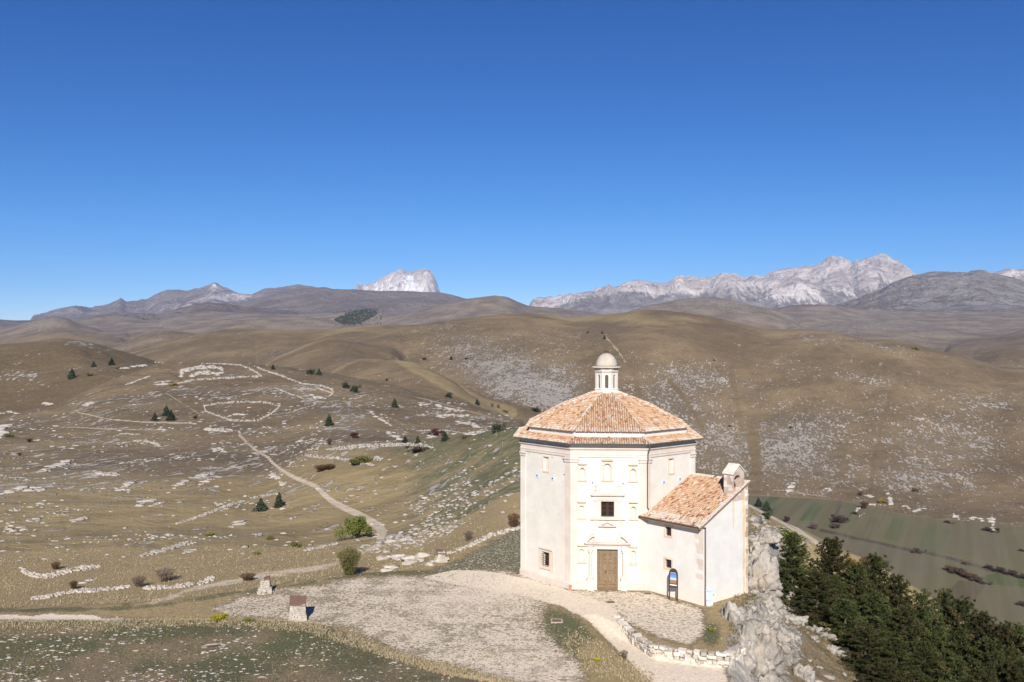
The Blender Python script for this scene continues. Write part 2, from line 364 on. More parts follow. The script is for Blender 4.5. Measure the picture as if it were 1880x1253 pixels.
MK_CREST = [None]
def make_grid(name, pxs, Ys, mat, marks):
    P, Yg = np.meshgrid(pxs, Ys)
    Z = terrain(P, Yg); crest = _CREST[0]; MK_CREST[0] = crest; X = (P - CX) / FPX * Yg
    nr, nc = P.shape
    co = np.stack([X, Yg, Z], -1).reshape(-1, 3).astype(np.float32)
    i = np.arange(nr * nc).reshape(nr, nc)
    f = np.stack([i[:-1, :-1], i[:-1, 1:], i[1:, 1:], i[1:, :-1]], -1).reshape(-1, 4)
    me = bpy.data.meshes.new(name)
    me.vertices.add(len(co)); me.vertices.foreach_set('co', co.ravel())
    me.loops.add(f.size); me.loops.foreach_set('vertex_index', f.ravel().astype(np.int32))
    me.polygons.add(len(f)); me.polygons.foreach_set('loop_start', np.arange(0, f.size, 4, dtype=np.int32))
    me.update(calc_edges=True)
    me.polygons.foreach_set('use_smooth', np.ones(len(f), bool))
    PY = CY - (Z - CAMZ) / Yg * FPX
    for an, arr in marks(P.ravel(), PY.ravel(), X.ravel(), Yg.ravel(), Z.ravel()).items():
        if name == 'ground':
            arr = arr.reshape(nr, nc, 4)
            for _ in range(8): arr[1:-1, 1:-1] = (arr[1:-1, 1:-1] * 2 + arr[:-2, 1:-1] + arr[2:, 1:-1] + arr[1:-1, :-2] + arr[1:-1, 2:]) / 6
        at = me.color_attributes.new(an, 'FLOAT_COLOR', 'POINT')
        at.data.foreach_set('color', arr.astype(np.float32).ravel())
    me.materials.append(mat)
    o = bpy.data.objects.new(name, me); COL.objects.link(o); o['kind'] = 'structure'
    return o

def near_marks(px, py, x, y, z):
    jx = fbm(x * .9, y * .9, 3) * 9 + fbm(x * 3, y * 3, 2) * 6; jy = fbm(x * .9 + 40, y * .9, 3) * 4.5 + fbm(x * 3 + 5, y * 3, 2) * 4
    ax, ay = px + jx, py + jy
    stone = np.zeros(px.shape); path = np.zeros(px.shape); green = np.zeros(px.shape); dry = np.full(px.shape, .75); rock = np.zeros(px.shape); brown = np.zeros(px.shape)
    on = y < 96
    fg = (y < np.interp(px, [0, 560, 650, 740, 860, 960], [63, 63, 58.5, 55, 53.5, 50])) & (px < 980)
    dry[fg] = .35; green[fg] = .50; stone[fg] = .10
    green += np.where(fg, fbm(x * .25, y * .25, 3) * .9, 0)
    brown[fg] = .35
    st = inpoly(ax, ay, [(380, 1120), (430, 1098), (480, 1086), (560, 1076), (640, 1064), (740, 1056), (830, 1058), (905, 1048), (1010, 1062), (1050, 1090), (1010, 1112), (1000, 1135), (1035, 1185), (1070, 1215), (1080, 1262), (940, 1262), (860, 1228), (740, 1207), (690, 1178), (640, 1152), (560, 1142), (420, 1130)]) & on
    stone[st] = .72; dry[st] = .12; green[st] = .1
    g2 = blob(ax, ay, 1048, 1165, 68, 32, 40) * 1.25 + blob(px, py, 640, 1190, 160, 20, 10) * .2
    green += g2 * (y < 75)
    stone -= g2 * .55
    # paler, barer ground inside the terrace
    path += .62 * (blob(px, py, 950, 1080, 120, 24) + blob(px, py, 820, 1110, 150, 24) * .6 + blob(px, py, 930, 1220, 130, 30) * .75) * st
    dry += .5 * blob(px, py, 560, 1105, 140, 28) * st; stone -= .16 * blob(px, py, 540, 1105, 150, 30) * st + .12 * blob(px, py, 690, 1180, 90, 16) * st
    pt = inpoly(px + jx * .25, py + jy * .3, [(770, 1062), (830, 1047), (900, 1049), (955, 1060), (1047, 1086), (1105, 1092), (1125, 1110), (1130, 1130), (1160, 1163), (1200, 1193), (1260, 1203), (1330, 1222), (1340, 1275), (1218, 1275), (1165, 1225), (1115, 1175), (1075, 1138), (1030, 1113), (960, 1094), (860, 1078)]) & (y < 84)
    path[pt] = 1.0; stone[pt] = 0; green[pt] = 0; dry[pt] = 0
    gv = inpoly(ax, py, [(1040, 1082), (1187, 1086), (1293, 1118), (1300, 1150), (1275, 1188), (1200, 1170), (1140, 1138), (1118, 1112), (1060, 1095)]) & (y < 74)
    stone[gv] = .45; path[gv] = .62; dry[gv] = 0; green[gv] = .0
    green += (blob(px, py, 1305, 1165, 22, 28) + blob(px, py, 1235, 1135, 14, 6) * .7 + blob(px, py, 1225, 1150, 10, 4) * .6) * (y < 72)
    bank = inpoly(ax, ay, [(1062, 1190), (1075, 1172), (1110, 1188), (1215, 1275), (1075, 1275)]) & (y < 62)
    stone[bank & ~pt] = .18; dry[bank & ~pt] = .8; green[bank & ~pt] = .40
    tr = sstep(9, 4, dline(px, ay, [(-300, 1140), (-60, 1138), (100, 1133), (200, 1138), (330, 1136)])) * np.interp(px, [150, 330], [1, .0])
    path = np.maximum(path, tr * .9); dry *= 1 - tr
    tr2 = sstep(8, 4, dline(px, ay, [(235, 1113), (300, 1100), (350, 1083), (420, 1068), (520, 1052), (600, 1040), (640, 1022), (700, 1000), (703, 985)])) * .62 * sstep(235, 290, px + jx * 3)
    path = np.maximum(path, tr2)
    ge = .8 * sstep(6.5, 2,  dline(px, ay, [(-100, 1122), (80, 1121), (200, 1117), (300, 1110), (390, 1096), (449, 1088), (560, 1071), (640, 1058), (740, 1053), (800, 1052), (905, 1040)])) * (y > 63)
    green = np.maximum(green, ge * .95); stone *= 1 - ge * .8
    gb = inpoly(ax, ay, [(770, 1052), (830, 1034), (900, 995), (955, 968), (990, 960), (990, 1060), (905, 1046), (840, 1050)]) & (y > 76)
    green[gb] = .72; stone[gb] = .35; dry[gb] = .25
    gr = inpoly(ax, ay, [(1360, 930), (1405, 938), (1436, 955), (1440, 972), (1375, 985), (1350, 985)]) & (y > 80)
    green[gr] = .6; stone[gr] = .3
    xe = np.interp(y, [0, 40, 52, 60, 66, 70, 75, 80, 90, 100, 112, 130, 200], [9, 10.5, 12.4, 14.6, 16.6, 18.6, 20.0, 21.4, 24.6, 29, 36, 60, 200])
    dx = x - xe
    face = sstep(-1.2, .2, dx) * (1 - sstep(2.6, 5.5, dx)) * (1 - sstep(104, 116, y))
    rock = np.maximum(rock, face * (.95 + .35 * fbm(x * .5, y * .5, 2)))
    rock = np.maximum(rock, sstep(5, 7, dx) * .26 * (1 - sstep(100, 112, y)))
    rock += blob(px, py, 1440, 985, 60, 25, 20) * .6 * (y > 84)
    slope = sstep(1.0, 4, dx) * (y < 118)
    brown = np.maximum(brown, slope * .9); green += slope * .36; dry -= slope * .35; stone *= 1 - slope; path *= 1 - slope * 1.0
    far = sstep(96, 104, y)
    dry = dry + far * .3; rock = np.maximum(rock, far * .28)
    golden = (y > 100) & (px > 1375)
    rock[golden] *= .25; dry[golden] = .95; brown[golden] = 0; green[golden] = 0
    A = np.stack([rock, green, path, dry], -1); B = np.stack([stone, brown, far, np.ones_like(px)], -1)
    return {'cover': np.clip(A, 0, 1.5), 'extra': np.clip(B, 0, 1.5)}

TRACK = [(492, 840), (500, 850), (515, 862), (540, 877), (565, 887), (580, 893), (595, 908), (612, 922), (635, 934), (660, 945), (682, 957), (697, 967), (702, 978), (698, 990)]
GULLY = [([(1118, 612), (1140, 650), (1165, 690), (1178, 740), (1185, 780)], 9), ([(1345, 660), (1340, 690), (1350, 730), (1360, 790)], 8), ([(1380, 780), (1384, 830), (1388, 880), (1380, 940)], 14),
         ([(1640, 725), (1625, 780), (1610, 840), (1604, 890), (1600, 930)], 6), ([(1660, 690), (1640, 725)], 8), ([(690, 650), (720, 672), (780, 690), (830, 712), (880, 735), (940, 750), (990, 762)], 14), ([(1230, 700), (1260, 740), (1290, 790)], 5)]
LR = [q for q in LAY if q['name'] == 'big_ridge'][0]
def hill_marks(px, py, x, y, z):
    wj = np.clip(y / 200, .4, 8)
    jx = fbm(x / (14 * wj), y / (14 * wj), 3) * 9; jy = fbm(x / (14 * wj) + 9, y / (14 * wj), 3) * 5
    ax, ay = px + jx, py + jy
    n1 = fbm(x / (60 * wj ** .6), y / (60 * wj ** .6), 4)
    rock = np.full(px.shape, .30); green = np.zeros(px.shape); dirt = np.zeros(px.shape); gold = np.zeros(px.shape) + .35
    tint = np.zeros(px.shape + (4,)); 
    near = y < 480
    rock += np.where(near, .12 + n1 * .28, 0)
    rock += np.where(near, .3 * blob(ax, ay, 350, 860, 330, 45, -8) + .25 * blob(ax, ay, 420, 980, 260, 25, -12) + .3 * blob(ax, ay, 640, 780, 60, 30) + .35 * blob(ax, ay, 380, 700, 90, 16) + .3 * blob(ax, ay, 560, 720, 100, 25, 20), 0)
    gr = (y < 240) & (y > 95)
    green += np.where(gr, .62 * sstep(600, 860, px - (py - 900) * .3) * (1 - sstep(1300, 1380, px)), 0)
    gold -= np.where(gr, .35 * sstep(600, 860, px), 0)
    green += np.where(near & (y > 95), .5 * blob(ax, ay, 440, 820, 30, 16, 40) + .2 + n1 * .4, 0)
    rock += np.where(gr, .32 * sstep(640, 800, px) * blob(ax, ay, 830, 900, 160, 70), 0)
    rock = np.where((y < 135) & (px > 1300), .05, rock)
    lower = sstep(260, 120, y); gold += lower * .9; rock -= lower * .12
    # dark grass hill at the left
    lh = (y > 470) & (y < 1000) & (px < 400) & (py < np.interp(px, [-400, 0, 100, 200, 290, 340, 400], [800, 765, 743, 700, 668, 662, 640]) + jy * .4)
    rock = np.where(lh, .12 + .75 * blob(ax, ay, 150, 632, 60, 8, 12) + .6 * blob(ax, ay, 45, 690, 60, 14, 12) + .5 * blob(ax, ay, 150, 677, 50, 8), rock)
    gold = np.where(lh, .1 + .25 * n1, gold); 
    dk = lh * .75
    mid = (y > lut(kB[0], px) + 60) & (y > 440) & (y < 1250) & ~lh & (px < 930)
    rock = np.where(mid, .1 + .5 * blob(ax, ay, 820, 700, 40, 22, 40), rock)
    gold = np.where(mid, .45, gold)
    gb_ = (y > 1180) & (y < 2200) & (px < 900)
    rock = np.where(gb_, .12 + .4 * blob(ax, ay, 500, 650, 50, 8), rock); gold = np.where(gb_, .5 + .3 * n1, gold)
    # the long stony ridge
    rl = lut(LR['Y'], px); br = (y > rl - np.interp(px, [q[0] for q in LR['wf']], [q[1] for q in LR['wf']]) + 25) & (y < rl + 350) & (px > 642)
    b = .10 + .85 * blob(ax, ay, 930, 690, 150, 55, 25) + .55 * blob(ax, ay, 1010, 720, 60, 45) + .65 * blob(ax, ay, 1230, 730, 90, 45) + .30 * blob(ax, ay, 1040, 630, 60, 30) \
        + .55 * blob(ax, ay, 1290, 690, 120, 22, 12) + .62 * blob(ax, ay, 1330, 820, 90, 50, 15) + .7 * blob(ax, ay, 1460, 830, 70, 50, 12) + .62 * blob(ax, ay, 1740, 810, 130, 60) + .45 * blob(ax, ay, 1680, 880, 160, 30, 6) \
        + .5 * blob(ax, ay, 1500, 625, 80, 10, 6) + .55 * blob(ax, ay, 1640, 640, 90, 12, 12) + .4 * blob(ax, ay, 1550, 690, 200, 22, 10) + .35 * blob(ax, ay, 1200, 590, 25, 6) + .35 * blob(ax, ay, 1800, 740, 80, 18) + .4 * blob(ax, ay, 1500, 780, 100, 40)
    b += .04 + .25 * n1 + .16 * sstep(640, 760, py)
    bw = br * sstep(640, 740, px + jx * 3); rock = rock * (1 - bw) + b * bw
    gold = gold * (1 - bw) + bw * np.where(br, .28 + .6 * blob(ax, ay, 1170, 590, 220, 16, 3) + .35 * blob(ax, ay, 1650, 668, 200, 14, 8) + .3 * n1, 0)
    # far
    fr = y > 2050
    rock = np.where(fr, .30 + .3 * n1 + .55 * blob(px, py, 1290, 560, 90, 12) + .5 * blob(px, py, 80, 592, 70, 10) + .35 * blob(px, py, 1590, 600, 200, 20), rock)
    gold = np.where(fr, .25 + .3 * n1, gold)
    dark = dk + .1
    ck = MK_CREST[0] * sstep(480, 620, y) * (1 - .6 * sstep(2500, 4500, y)); gold = gold * (.55 + .45 * (y < 480)) + ck * .38; rock = rock - ck * .12 * (y < 2500)
    for pts, wd in GULLY:
        g = sstep(wd * .95, wd * .2, dline(px + jx * 1.4, py, pts)) * (y > 450) * (y < 1900)
        rock = rock * (1 - g); dark = np.maximum(dark, g * .28)
    gv = sstep(16, 6, dline(px, py, [(735, 660), (790, 690), (845, 720), (890, 742), (940, 756)])) * (y > 550) * (y < 1200)
    gold = np.maximum(gold, gv * .8); rock *= 1 - gv
    # tracks
    for k, (pts, wd, s) in enumerate(((TRACK, None, 1.0), ([(440, 800), (455, 815), (470, 828), (492, 840)], 3, .5), ([(140, 757), (200, 770), (260, 775), (360, 778)], 1.3, .55), ([(305, 722), (350, 750), (370, 762)], 1.2, .5),
                          ([(135, 785), (200, 788), (300, 790)], 1.3, .5), ([(545, 690), (640, 697), (760, 728), (850, 752), (930, 775)], 1.4, .42), ([(1112, 620), (1124, 632), (1135, 645), (1148, 664)], 2.0, .5),
                          ([(500, 690), (560, 705), (610, 722)], 2, .5), ([(700, 1000), (650, 1020), (600, 1040), (520, 1052)], 4, .6), ([(1376, 928), (1440, 962), (1500, 1000), (1545, 1020)], 2.2, .8), ([(1440, 955), (1480, 982), (1530, 1014)], 2.5, .7))):
        wv = np.interp(py, [840, 900, 950, 975, 1000], [2.0, 3.8, 6, 8.5, 5]) if wd is None else wd
        lim = (y < 470) & (y > 90) if k != 6 else (y > 800) & (y < 1700)
        d = dline(px + jx * .12, py + jy * .15, pts)
        dirt = np.maximum(dirt, s * sstep(1.25, .75, d / wv) * lim)
        if wd is None: dirt -= .45 * sstep(.28, .1, d / wv) * lim * (px < 690)
    rock *= 1 - np.clip(dirt * 1.5, 0, 1)
    # valley fields
    fld = (z < -100) & (y > 330) & (y < 900) & (px > 1340)
    def fill(poly, col, a=1.0):
        m = inpoly(px + jx * .1, py + jy * .15, poly) & fld
        tint[m] = (*col, a)
    fill([(1340, 900), (2600, 900), (2600, 1500), (1340, 1500)], (0.132, 0.114, 0.061))
    fill([(1385, 910), (1435, 912), (1500, 915), (1550, 918), (1560, 922), (1540, 975), (1490, 960), (1440, 955), (1400, 945)], (0.120, 0.108, 0.054))
    fill([(1400, 912), (1432, 912), (1418, 945), (1395, 935)], (0.072, 0.095, 0.038))
    fill([(1490, 922), (1513, 924), (1490, 958), (1468, 955)], (0.064, 0.099, 0.033))
    fill([(1560, 925), (1572, 926), (1560, 962), (1548, 955)], (0.068, 0.091, 0.035))
    fill([(1548, 928), (1560, 924), (1545, 968), (1530, 972)], (0.120, 0.091, 0.058))
    fill([(1560, 960), (1600, 945), (1700, 965), (2000, 985), (2000, 1110), (1800, 1060), (1720, 1035), (1540, 975)], (0.134, 0.119, 0.061))
    fill([(1640, 950), (1672, 952), (1650, 995), (1622, 990)], (0.100, 0.110, 0.048))
    fill([(1600, 950), (1625, 953), (1596, 992), (1572, 985)], (.118, .108, .052))
    fill([(1700, 962), (1745, 968), (1728, 1022), (1682, 1008)], (.105, .118, .052))
    fill([(1790, 975), (1840, 982), (1834, 1045), (1786, 1030)], (.145, .122, .070))
    fill([(1545, 990), (1640, 1008), (1700, 1022), (1735, 1038), (1700, 1062), (1620, 1050), (1570, 1020)], (.130, .112, .068))
    fill([(1735, 1090), (1760, 1066), (1812, 1072), (1788, 1105), (1770, 1112)], (0.100, 0.076, 0.042))
    fill([(1800, 1060), (1840, 1050), (1900, 1065), (1900, 1080), (1815, 1073)], (0.080, 0.097, 0.038))
    tint[:, 3] *= 1 - sstep(1.0, .0, (py - np.interp(px, [1340, 1400, 1500, 1560, 1640, 1720, 1800, 1880, 2100], [905, 909, 914, 920, 940, 952, 956, 966, 980])) / 3.0)
    rock *= 1 - tint[:, 3]
    for pts, wd in (([(1510, 974), (1570, 990), (1640, 1003), (1700, 1015), (1760, 1030), (1830, 1048), (1960, 1075)], 3.5), ([(1546, 925), (1538, 950), (1530, 968)], 5)):
        g = sstep(wd, wd * .4, dline(ax, ay, pts)) * fld
        tint[g > .3] = (.070, .058, .040, 1)
    # dark conifer plantation far away
    A = np.stack([np.clip(rock, 0, 1.4), np.clip(green, 0, 1), np.clip(dirt, 0, 1), np.clip(gold, 0, 1)], -1)
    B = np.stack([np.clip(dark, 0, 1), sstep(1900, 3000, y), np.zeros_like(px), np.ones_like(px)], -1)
    return {'cover': A, 'extra': B, 'tint': tint}

def mount_marks(px, py, x, y, z):
    rock = np.full(px.shape, .22); snow = np.zeros(px.shape); pale = np.zeros(px.shape)
    n1 = fbm(x / 900, y / 900, 4)
    rock += .2 * n1
    pr = (y > 8600) & (y < 13800) & (px > 955) & (px < 1800)
    top = np.interp(px, [981, 1100, 1172, 1300, 1400, 1550, 1617, 1700], [562, 529, 514, 514, 505, 484, 472, 510])
    low = np.interp(px, [981, 1100, 1250, 1400, 1500, 1700], [20, 30, 34, 60, 90, 90])
    pale = np.where(pr, np.clip(1.15 - (py - top) / low + n1 * .5, .12, 1), pale); rock = np.where(pr, .9, rock)
    sp = (y > 12800) & (px > 640) & (px < 830) & (py < 545)
    pale = np.where(sp, 1, pale); rock = np.where(sp, 1, rock); snow = np.where(sp, .44 + .35 * blob(px, py, 757, 522, 18, 9, 35) + .2 * blob(px, py, 700, 530, 30, 8), snow)
    ul = (y > 8900) & (px < 640)
    pale = np.where(ul, .22 + .55 * blob(px, py, 395, 528, 20, 9) + .35 * blob(px, py, 360, 556, 110, 9, -8) + .3 * blob(px, py, 430, 545, 40, 12), pale); rock = np.where(ul, .5, rock)
    snow = np.where(ul, .75 * blob(px, py, 395, 524, 12, 4) + .55 * blob(px, py, 545, 528, 28, 4) + .4 * blob(px, py, 306, 539, 22, 2.5), snow)
    frp = (y > 9500) & (px > 1780); pale = np.where(frp, .7, pale); rock = np.where(frp, .8, rock)
    gd = (y > 4800) & (y < 8300) & (px > 1480)
    rock = np.where(gd, np.clip(.35 + .5 * sstep(1560, 1660, px - (py - 520) * .4) , 0, .9), rock); pale = np.where(gd, .25 * rock, pale)
    A = np.stack([np.clip(rock, 0, 1.2), np.clip(pale, 0, 1), np.clip(snow, 0, 1), np.ones_like(px)], -1)
    return {'cover': A}

# ------------------------------------------------------------------ ground materials
def mat_near():
    m, t, b = newmat('terrace_ground'); B = NB(t)
    rock, green, path, dry, _ = B.attr('cover'); stone, brown, far, _, _ = B.attr('extra')
    na = B.noise(.6, 5); nb = B.noise(4.5, 5, .65); nc = B.noise(16, 3, .6); nd = B.noise(1.7, 6, .6)
    soil = B.mix(B.step(nb, .35, .65), (0.200, 0.148, 0.085), (0.280, 0.213, 0.129))
    soil = B.mix(B.math('MULTIPLY', B.step(nc, .45, .7), .5), soil, (.13, .10, .055))
    dryc = B.mix(B.step(nb, .3, .7), (0.244, 0.176, 0.087), (0.403, 0.308, 0.161))
    grn = B.mix(B.step(nc, .3, .7), (0.075, 0.078, 0.036), (0.149, 0.143, 0.072))
    brn = B.mix(B.step(nc, .35, .65), (.105, .078, .048), (.235, .178, .11))
    c = B.mix(B.step(B.math('ADD', dry, B.math('MULTIPLY', B.math('SUBTRACT', nd, .5), 1.6)), .35, .75), soil, dryc)
    c = B.mix(B.step(B.math('ADD', brown, B.math('MULTIPLY', B.math('SUBTRACT', nd, .5), 2.2)), .45, .85), c, brn)
    c = B.mix(B.step(B.math('ADD', green, B.math('MULTIPLY', B.math('SUBTRACT', nb, .5), 1.8)), .42, .72), c, grn)
    # scattered pale stones bedded in the ground, each a voronoi cell
    v = B.voro(2.6); vs_ = B.noise(1.2, 3); v2 = B.voro(6.5)
    pebc = B.mix(B.step(nb, .3, .7), (.46, .40, .33), (.66, .60, .52))
    pe = B.math('MULTIPLY', B.step(v, .26, .16), B.step(B.math('ADD', vs_, B.math('MULTIPLY', stone, .55)), .58, .66))
    pe2 = B.math('MULTIPLY', B.step(v2, .34, .2), B.step(B.math('ADD', nd, B.math('MULTIPLY', stone, .6)), .60, .72))
    pall = B.math('MAXIMUM', pe, pe2)
    # trodden stony terrace: pale ground broken by thin tufts of grass
    st = B.step(B.math('ADD', stone, B.math('MULTIPLY', B.math('SUBTRACT', nb, .5), 2.4)), .38, .62)
    tuft = B.step(B.math('ADD', B.noise(2.6, 6, .75), B.math('MULTIPLY', B.math('SUBTRACT', na, .5), .8)), .49, .58)
    stc = B.mix(B.step(nc, .3, .7), (0.583, 0.477, 0.360), (0.784, 0.673, 0.535))
    stc = B.mix(B.math('MULTIPLY', tuft, B.step(path, .0, .7, .8, .15)), stc, B.mix(nc, (.15, .135, .07), (.29, .235, .15)))
    c = B.mix(B.math('MULTIPLY', st, B.step(stone, .1, .5)), c, stc)
    c = B.mix(pall, c, pebc)
    pc_ = B.mix(B.step(nb, .3, .7), (0.572, 0.475, 0.362), (0.713, 0.610, 0.486))
    pc_ = B.mix(B.math('MULTIPLY', B.step(nc, .52, .7), .5), pc_, (.42, .345, .26))
    c = B.mix(B.step(B.math('ADD', path, B.math('MULTIPLY', B.math('SUBTRACT', nb, .5), .9)), .42, .68), c, pc_)
    rc = B.mix(B.step(B.noise(1.4, 5, .65), .35, .65), (.27, .245, .215), (.47, .43, .38))
    rc = B.mix(B.step(B.noise(5, 4, .7), .62, .7), rc, (.10, .085, .065))
    rf = B.step(B.math('ADD', rock, B.math('MULTIPLY', B.math('SUBTRACT', B.noise(.9, 6, .65), .5), 2.4)), .62, .72)
    c = B.mix(rf, c, rc)
    t.links.new(c, b.inputs['Base Color'])
    hgt = B.math('ADD', B.math('MULTIPLY', nb, .6), B.math('MULTIPLY', nc, .35))
    hgt = B.math('ADD', hgt, B.math('MULTIPLY', pall, .5)); hgt = B.math('ADD', hgt, B.math('MULTIPLY', rf, B.math('MULTIPLY', B.noise(2.2, 6, .7), 2.0)))
    hgt = B.math('MULTIPLY', hgt, B.step(path, .0, 1.2, 1.0, .15))
    B.bump(b, hgt, .14, 1.0)
    return m
def mat_hill():
    m, t, b = newmat('hill_ground'); B = NB(t)
    rock, green, dirt, gold, _ = B.attr('cover'); dark, haze_tint, _, _, _ = B.attr('extra'); _, _, _, ta, tc = B.attr('tint')
    n1 = B.noise(.012, 6, .6); n2 = B.noise(.09, 5, .6); n3 = B.noise(.7, 4, .6)
    c1 = B.mix(B.step(n1, .35, .65), (0.127, 0.091, 0.052), (0.189, 0.137, 0.077))
    c2 = B.mix(B.step(n2, .35, .65), (0.245, 0.182, 0.089), (0.381, 0.291, 0.146))
    c = B.mix(B.step(B.math('ADD', gold, B.math('MULTIPLY', B.math('SUBTRACT', n1, .5), 1.5)), .25, .95), c1, c2)
    c = B.mix(B.math('MULTIPLY', B.step(n2, .45, .68), .4), c, (0.068, 0.050, 0.029))
    c = B.mix(B.math('MULTIPLY', dark, .8), c, B.mix(n2, (.062, .045, .024), (.12, .085, .045)))
    c = B.mix(B.math('MULTIPLY', haze_tint, .8), c, B.mix(B.step(n1, .35, .65), (.135, .108, .092), (.235, .195, .155)))  # distance haze painted in: far hills shift towards purple-grey
    gf = B.step(B.math('ADD', green, B.math('MULTIPLY', B.math('SUBTRACT', B.noise(.16, 4, .65), .5), 1.6)), .45, .95)
    c = B.mix(gf, c, B.mix(B.step(n3, .3, .7), (0.097, 0.097, 0.046), (0.154, 0.145, 0.072)))
    c = B.mix(B.math('MULTIPLY', B.step(n3, .5, .72), .35), c, (.32, .26, .16))
    # bedding outcrops: ribs of pale limestone that follow the contour, and loose blocks
    nz = B.noise(1.0, 5, .62, vec=B.rpos((.03, .014, .06), 14), dist=.6)
    nz2 = B.noise(1.0, 5, .68, vec=B.rpos((.11, .042, .16), 12), dist=.5)
    nz3 = B.noise(1.0, 3, .7, vec=B.rpos((.45, .15, .5), 10))
    s = B.math('ADD', B.math('MULTIPLY', B.math('SUBTRACT', nz, .5), 1.1), B.math('MULTIPLY', B.math('SUBTRACT', nz2, .5), 2.2))
    s = B.math('ADD', s, B.math('MULTIPLY', B.math('SUBTRACT', nz3, .5), 3.4))
    rf = B.step(B.math('ADD', B.math('MULTIPLY', rock, .75), s), .70, .82)
    rc = B.mix(B.step(n3, .3, .7), (0.276, 0.248, 0.215), (0.451, 0.410, 0.357))
    c = B.mix(B.math('MULTIPLY', rf, .95), c, rc)
    # greyer, stonier soil where rock is dense
    c = B.mix(B.math('MULTIPLY', B.step(rock, .35, 1.1), .35), c, (0.161, 0.139, 0.116))
    c = B.mix(B.step(dirt, .25, .6), c, B.mix(n3, (.40, .32, .23), (.56, .465, .35)))
    wv = B.step(B.noise(1.0, 3, .6, vec=B.rpos((.13, .004, 0), 26)), .4, .6)
    tcc = B.mix(B.math('MULTIPLY', wv, .45), tc, (0.180, 0.154, 0.101))
    tcc = B.mix(B.math('MULTIPLY', B.step(n1, .4, .65), .3), tcc, (0.120, 0.100, 0.068))
    c = B.mix(ta, c, tcc)
    t.links.new(c, b.inputs['Base Color'])
    h = B.math('ADD', B.math('MULTIPLY', rf, .9), B.math('ADD', B.math('MULTIPLY', n2, 2.0), B.math('MULTIPLY', n3, .5)))
    B.bump(b, B.math('MULTIPLY', h, B.step(ta, 0, 1, 1, .1)), .9, .75)
    return m
def mat_mount():
    m, t, b = newmat('mountain_ground'); B = NB(t)
    rock, pale, snow, _, _ = B.attr('cover')
    n1 = B.noise(.0016, 7, .62); n2 = B.noise(.008, 6, .65); n3 = B.noise(1.0, 6, .7, vec=B.pos((.016, .004, .0025)))
    c = B.mix(B.step(n1, .35, .65), (.185, .148, .124), (.285, .235, .195))
    rf = B.step(B.math('ADD', rock, B.math('MULTIPLY', B.math('SUBTRACT', n2, .5), 2.2)), .45, .8)
    c = B.mix(rf, c, B.mix(B.step(n2, .3, .7), (.20, .175, .16), (.33, .30, .275)))
    pf = B.step(B.math('ADD', pale, B.math('MULTIPLY', B.math('SUBTRACT', n3, .5), 1.9)), .42, .70)
    c = B.mix(pf, c, B.mix(B.step(n1, .4, .6), (.47, .41, .38), (.70, .63, .585)))
    sf = B.step(B.math('ADD', snow, B.math('MULTIPLY', B.math('SUBTRACT', B.noise(1.0, 6, .7, vec=B.pos((.009, .003, .0035))), .5), 2.0)), .60, .74)
    c = B.mix(sf, c, (.86, .87, .90))
    t.links.new(c, b.inputs['Base Color'])
    B.bump(b, B.math('ADD', n2, B.math('MULTIPLY', n3, .9)), 90, 1.0)
    return m
M_NEAR, M_HILL, M_MOUNT = mat_near(), mat_hill(), mat_mount()

rowsA = np.concatenate([np.linspace(1.5, 44, 30), np.arange(44.6, 112.01, .2)])
make_grid('ground', np.arange(-420, 2301, 3.4), rowsA, M_NEAR, near_marks)
rowsB = np.concatenate([[112.0], np.geomspace(112.7, 420, 215), np.geomspace(422, 800, 185), np.geomspace(804, 2200, 165), np.geomspace(2212, 4800, 75)])
make_grid('hills', np.arange(-420, 2301, 2.9), rowsB, M_HILL, hill_marks)
rowsC = np.concatenate([[4800.0], np.geomspace(4835, 17500, 190)])
make_grid('mountains', np.arange(-420, 2301, 2.4), rowsC, M_MOUNT, mount_marks)

# ------------------------------------------------------------------ haze
hz = bpy.data.meshes.new('haze')
x0, x1, y0, y1, z0, z1 = -17000, 17000, -60, 18200, -128, 1420
hz.from_pydata([(x0, y0, z0), (x1, y0, z0), (x1, y1, z0), (x0, y1, z0), (x0, y0, z1), (x1, y0, z1), (x1, y1, z1), (x0, y1, z1)], [],
               [(0, 3, 2, 1), (4, 5, 6, 7), (0, 1, 5, 4), (1, 2, 6, 5), (2, 3, 7, 6), (3, 0, 4, 7)])
hm = bpy.data.materials.new('haze'); hm.use_nodes = True; hm.node_tree.nodes.clear()
ho = hm.node_tree.nodes.new('ShaderNodeOutputMaterial'); hv = hm.node_tree.nodes.new('ShaderNodeVolumePrincipled')
hv.inputs['Color'].default_value = (.46, .62, 1.0, 1); hv.inputs['Density'].default_value = 2.6e-5
hm.node_tree.links.new(hv.outputs[0], ho.inputs['Volume'])
hz.materials.append(hm); hzo = bpy.data.objects.new('haze', hz); COL.objects.link(hzo); hzo['kind'] = 'stuff'

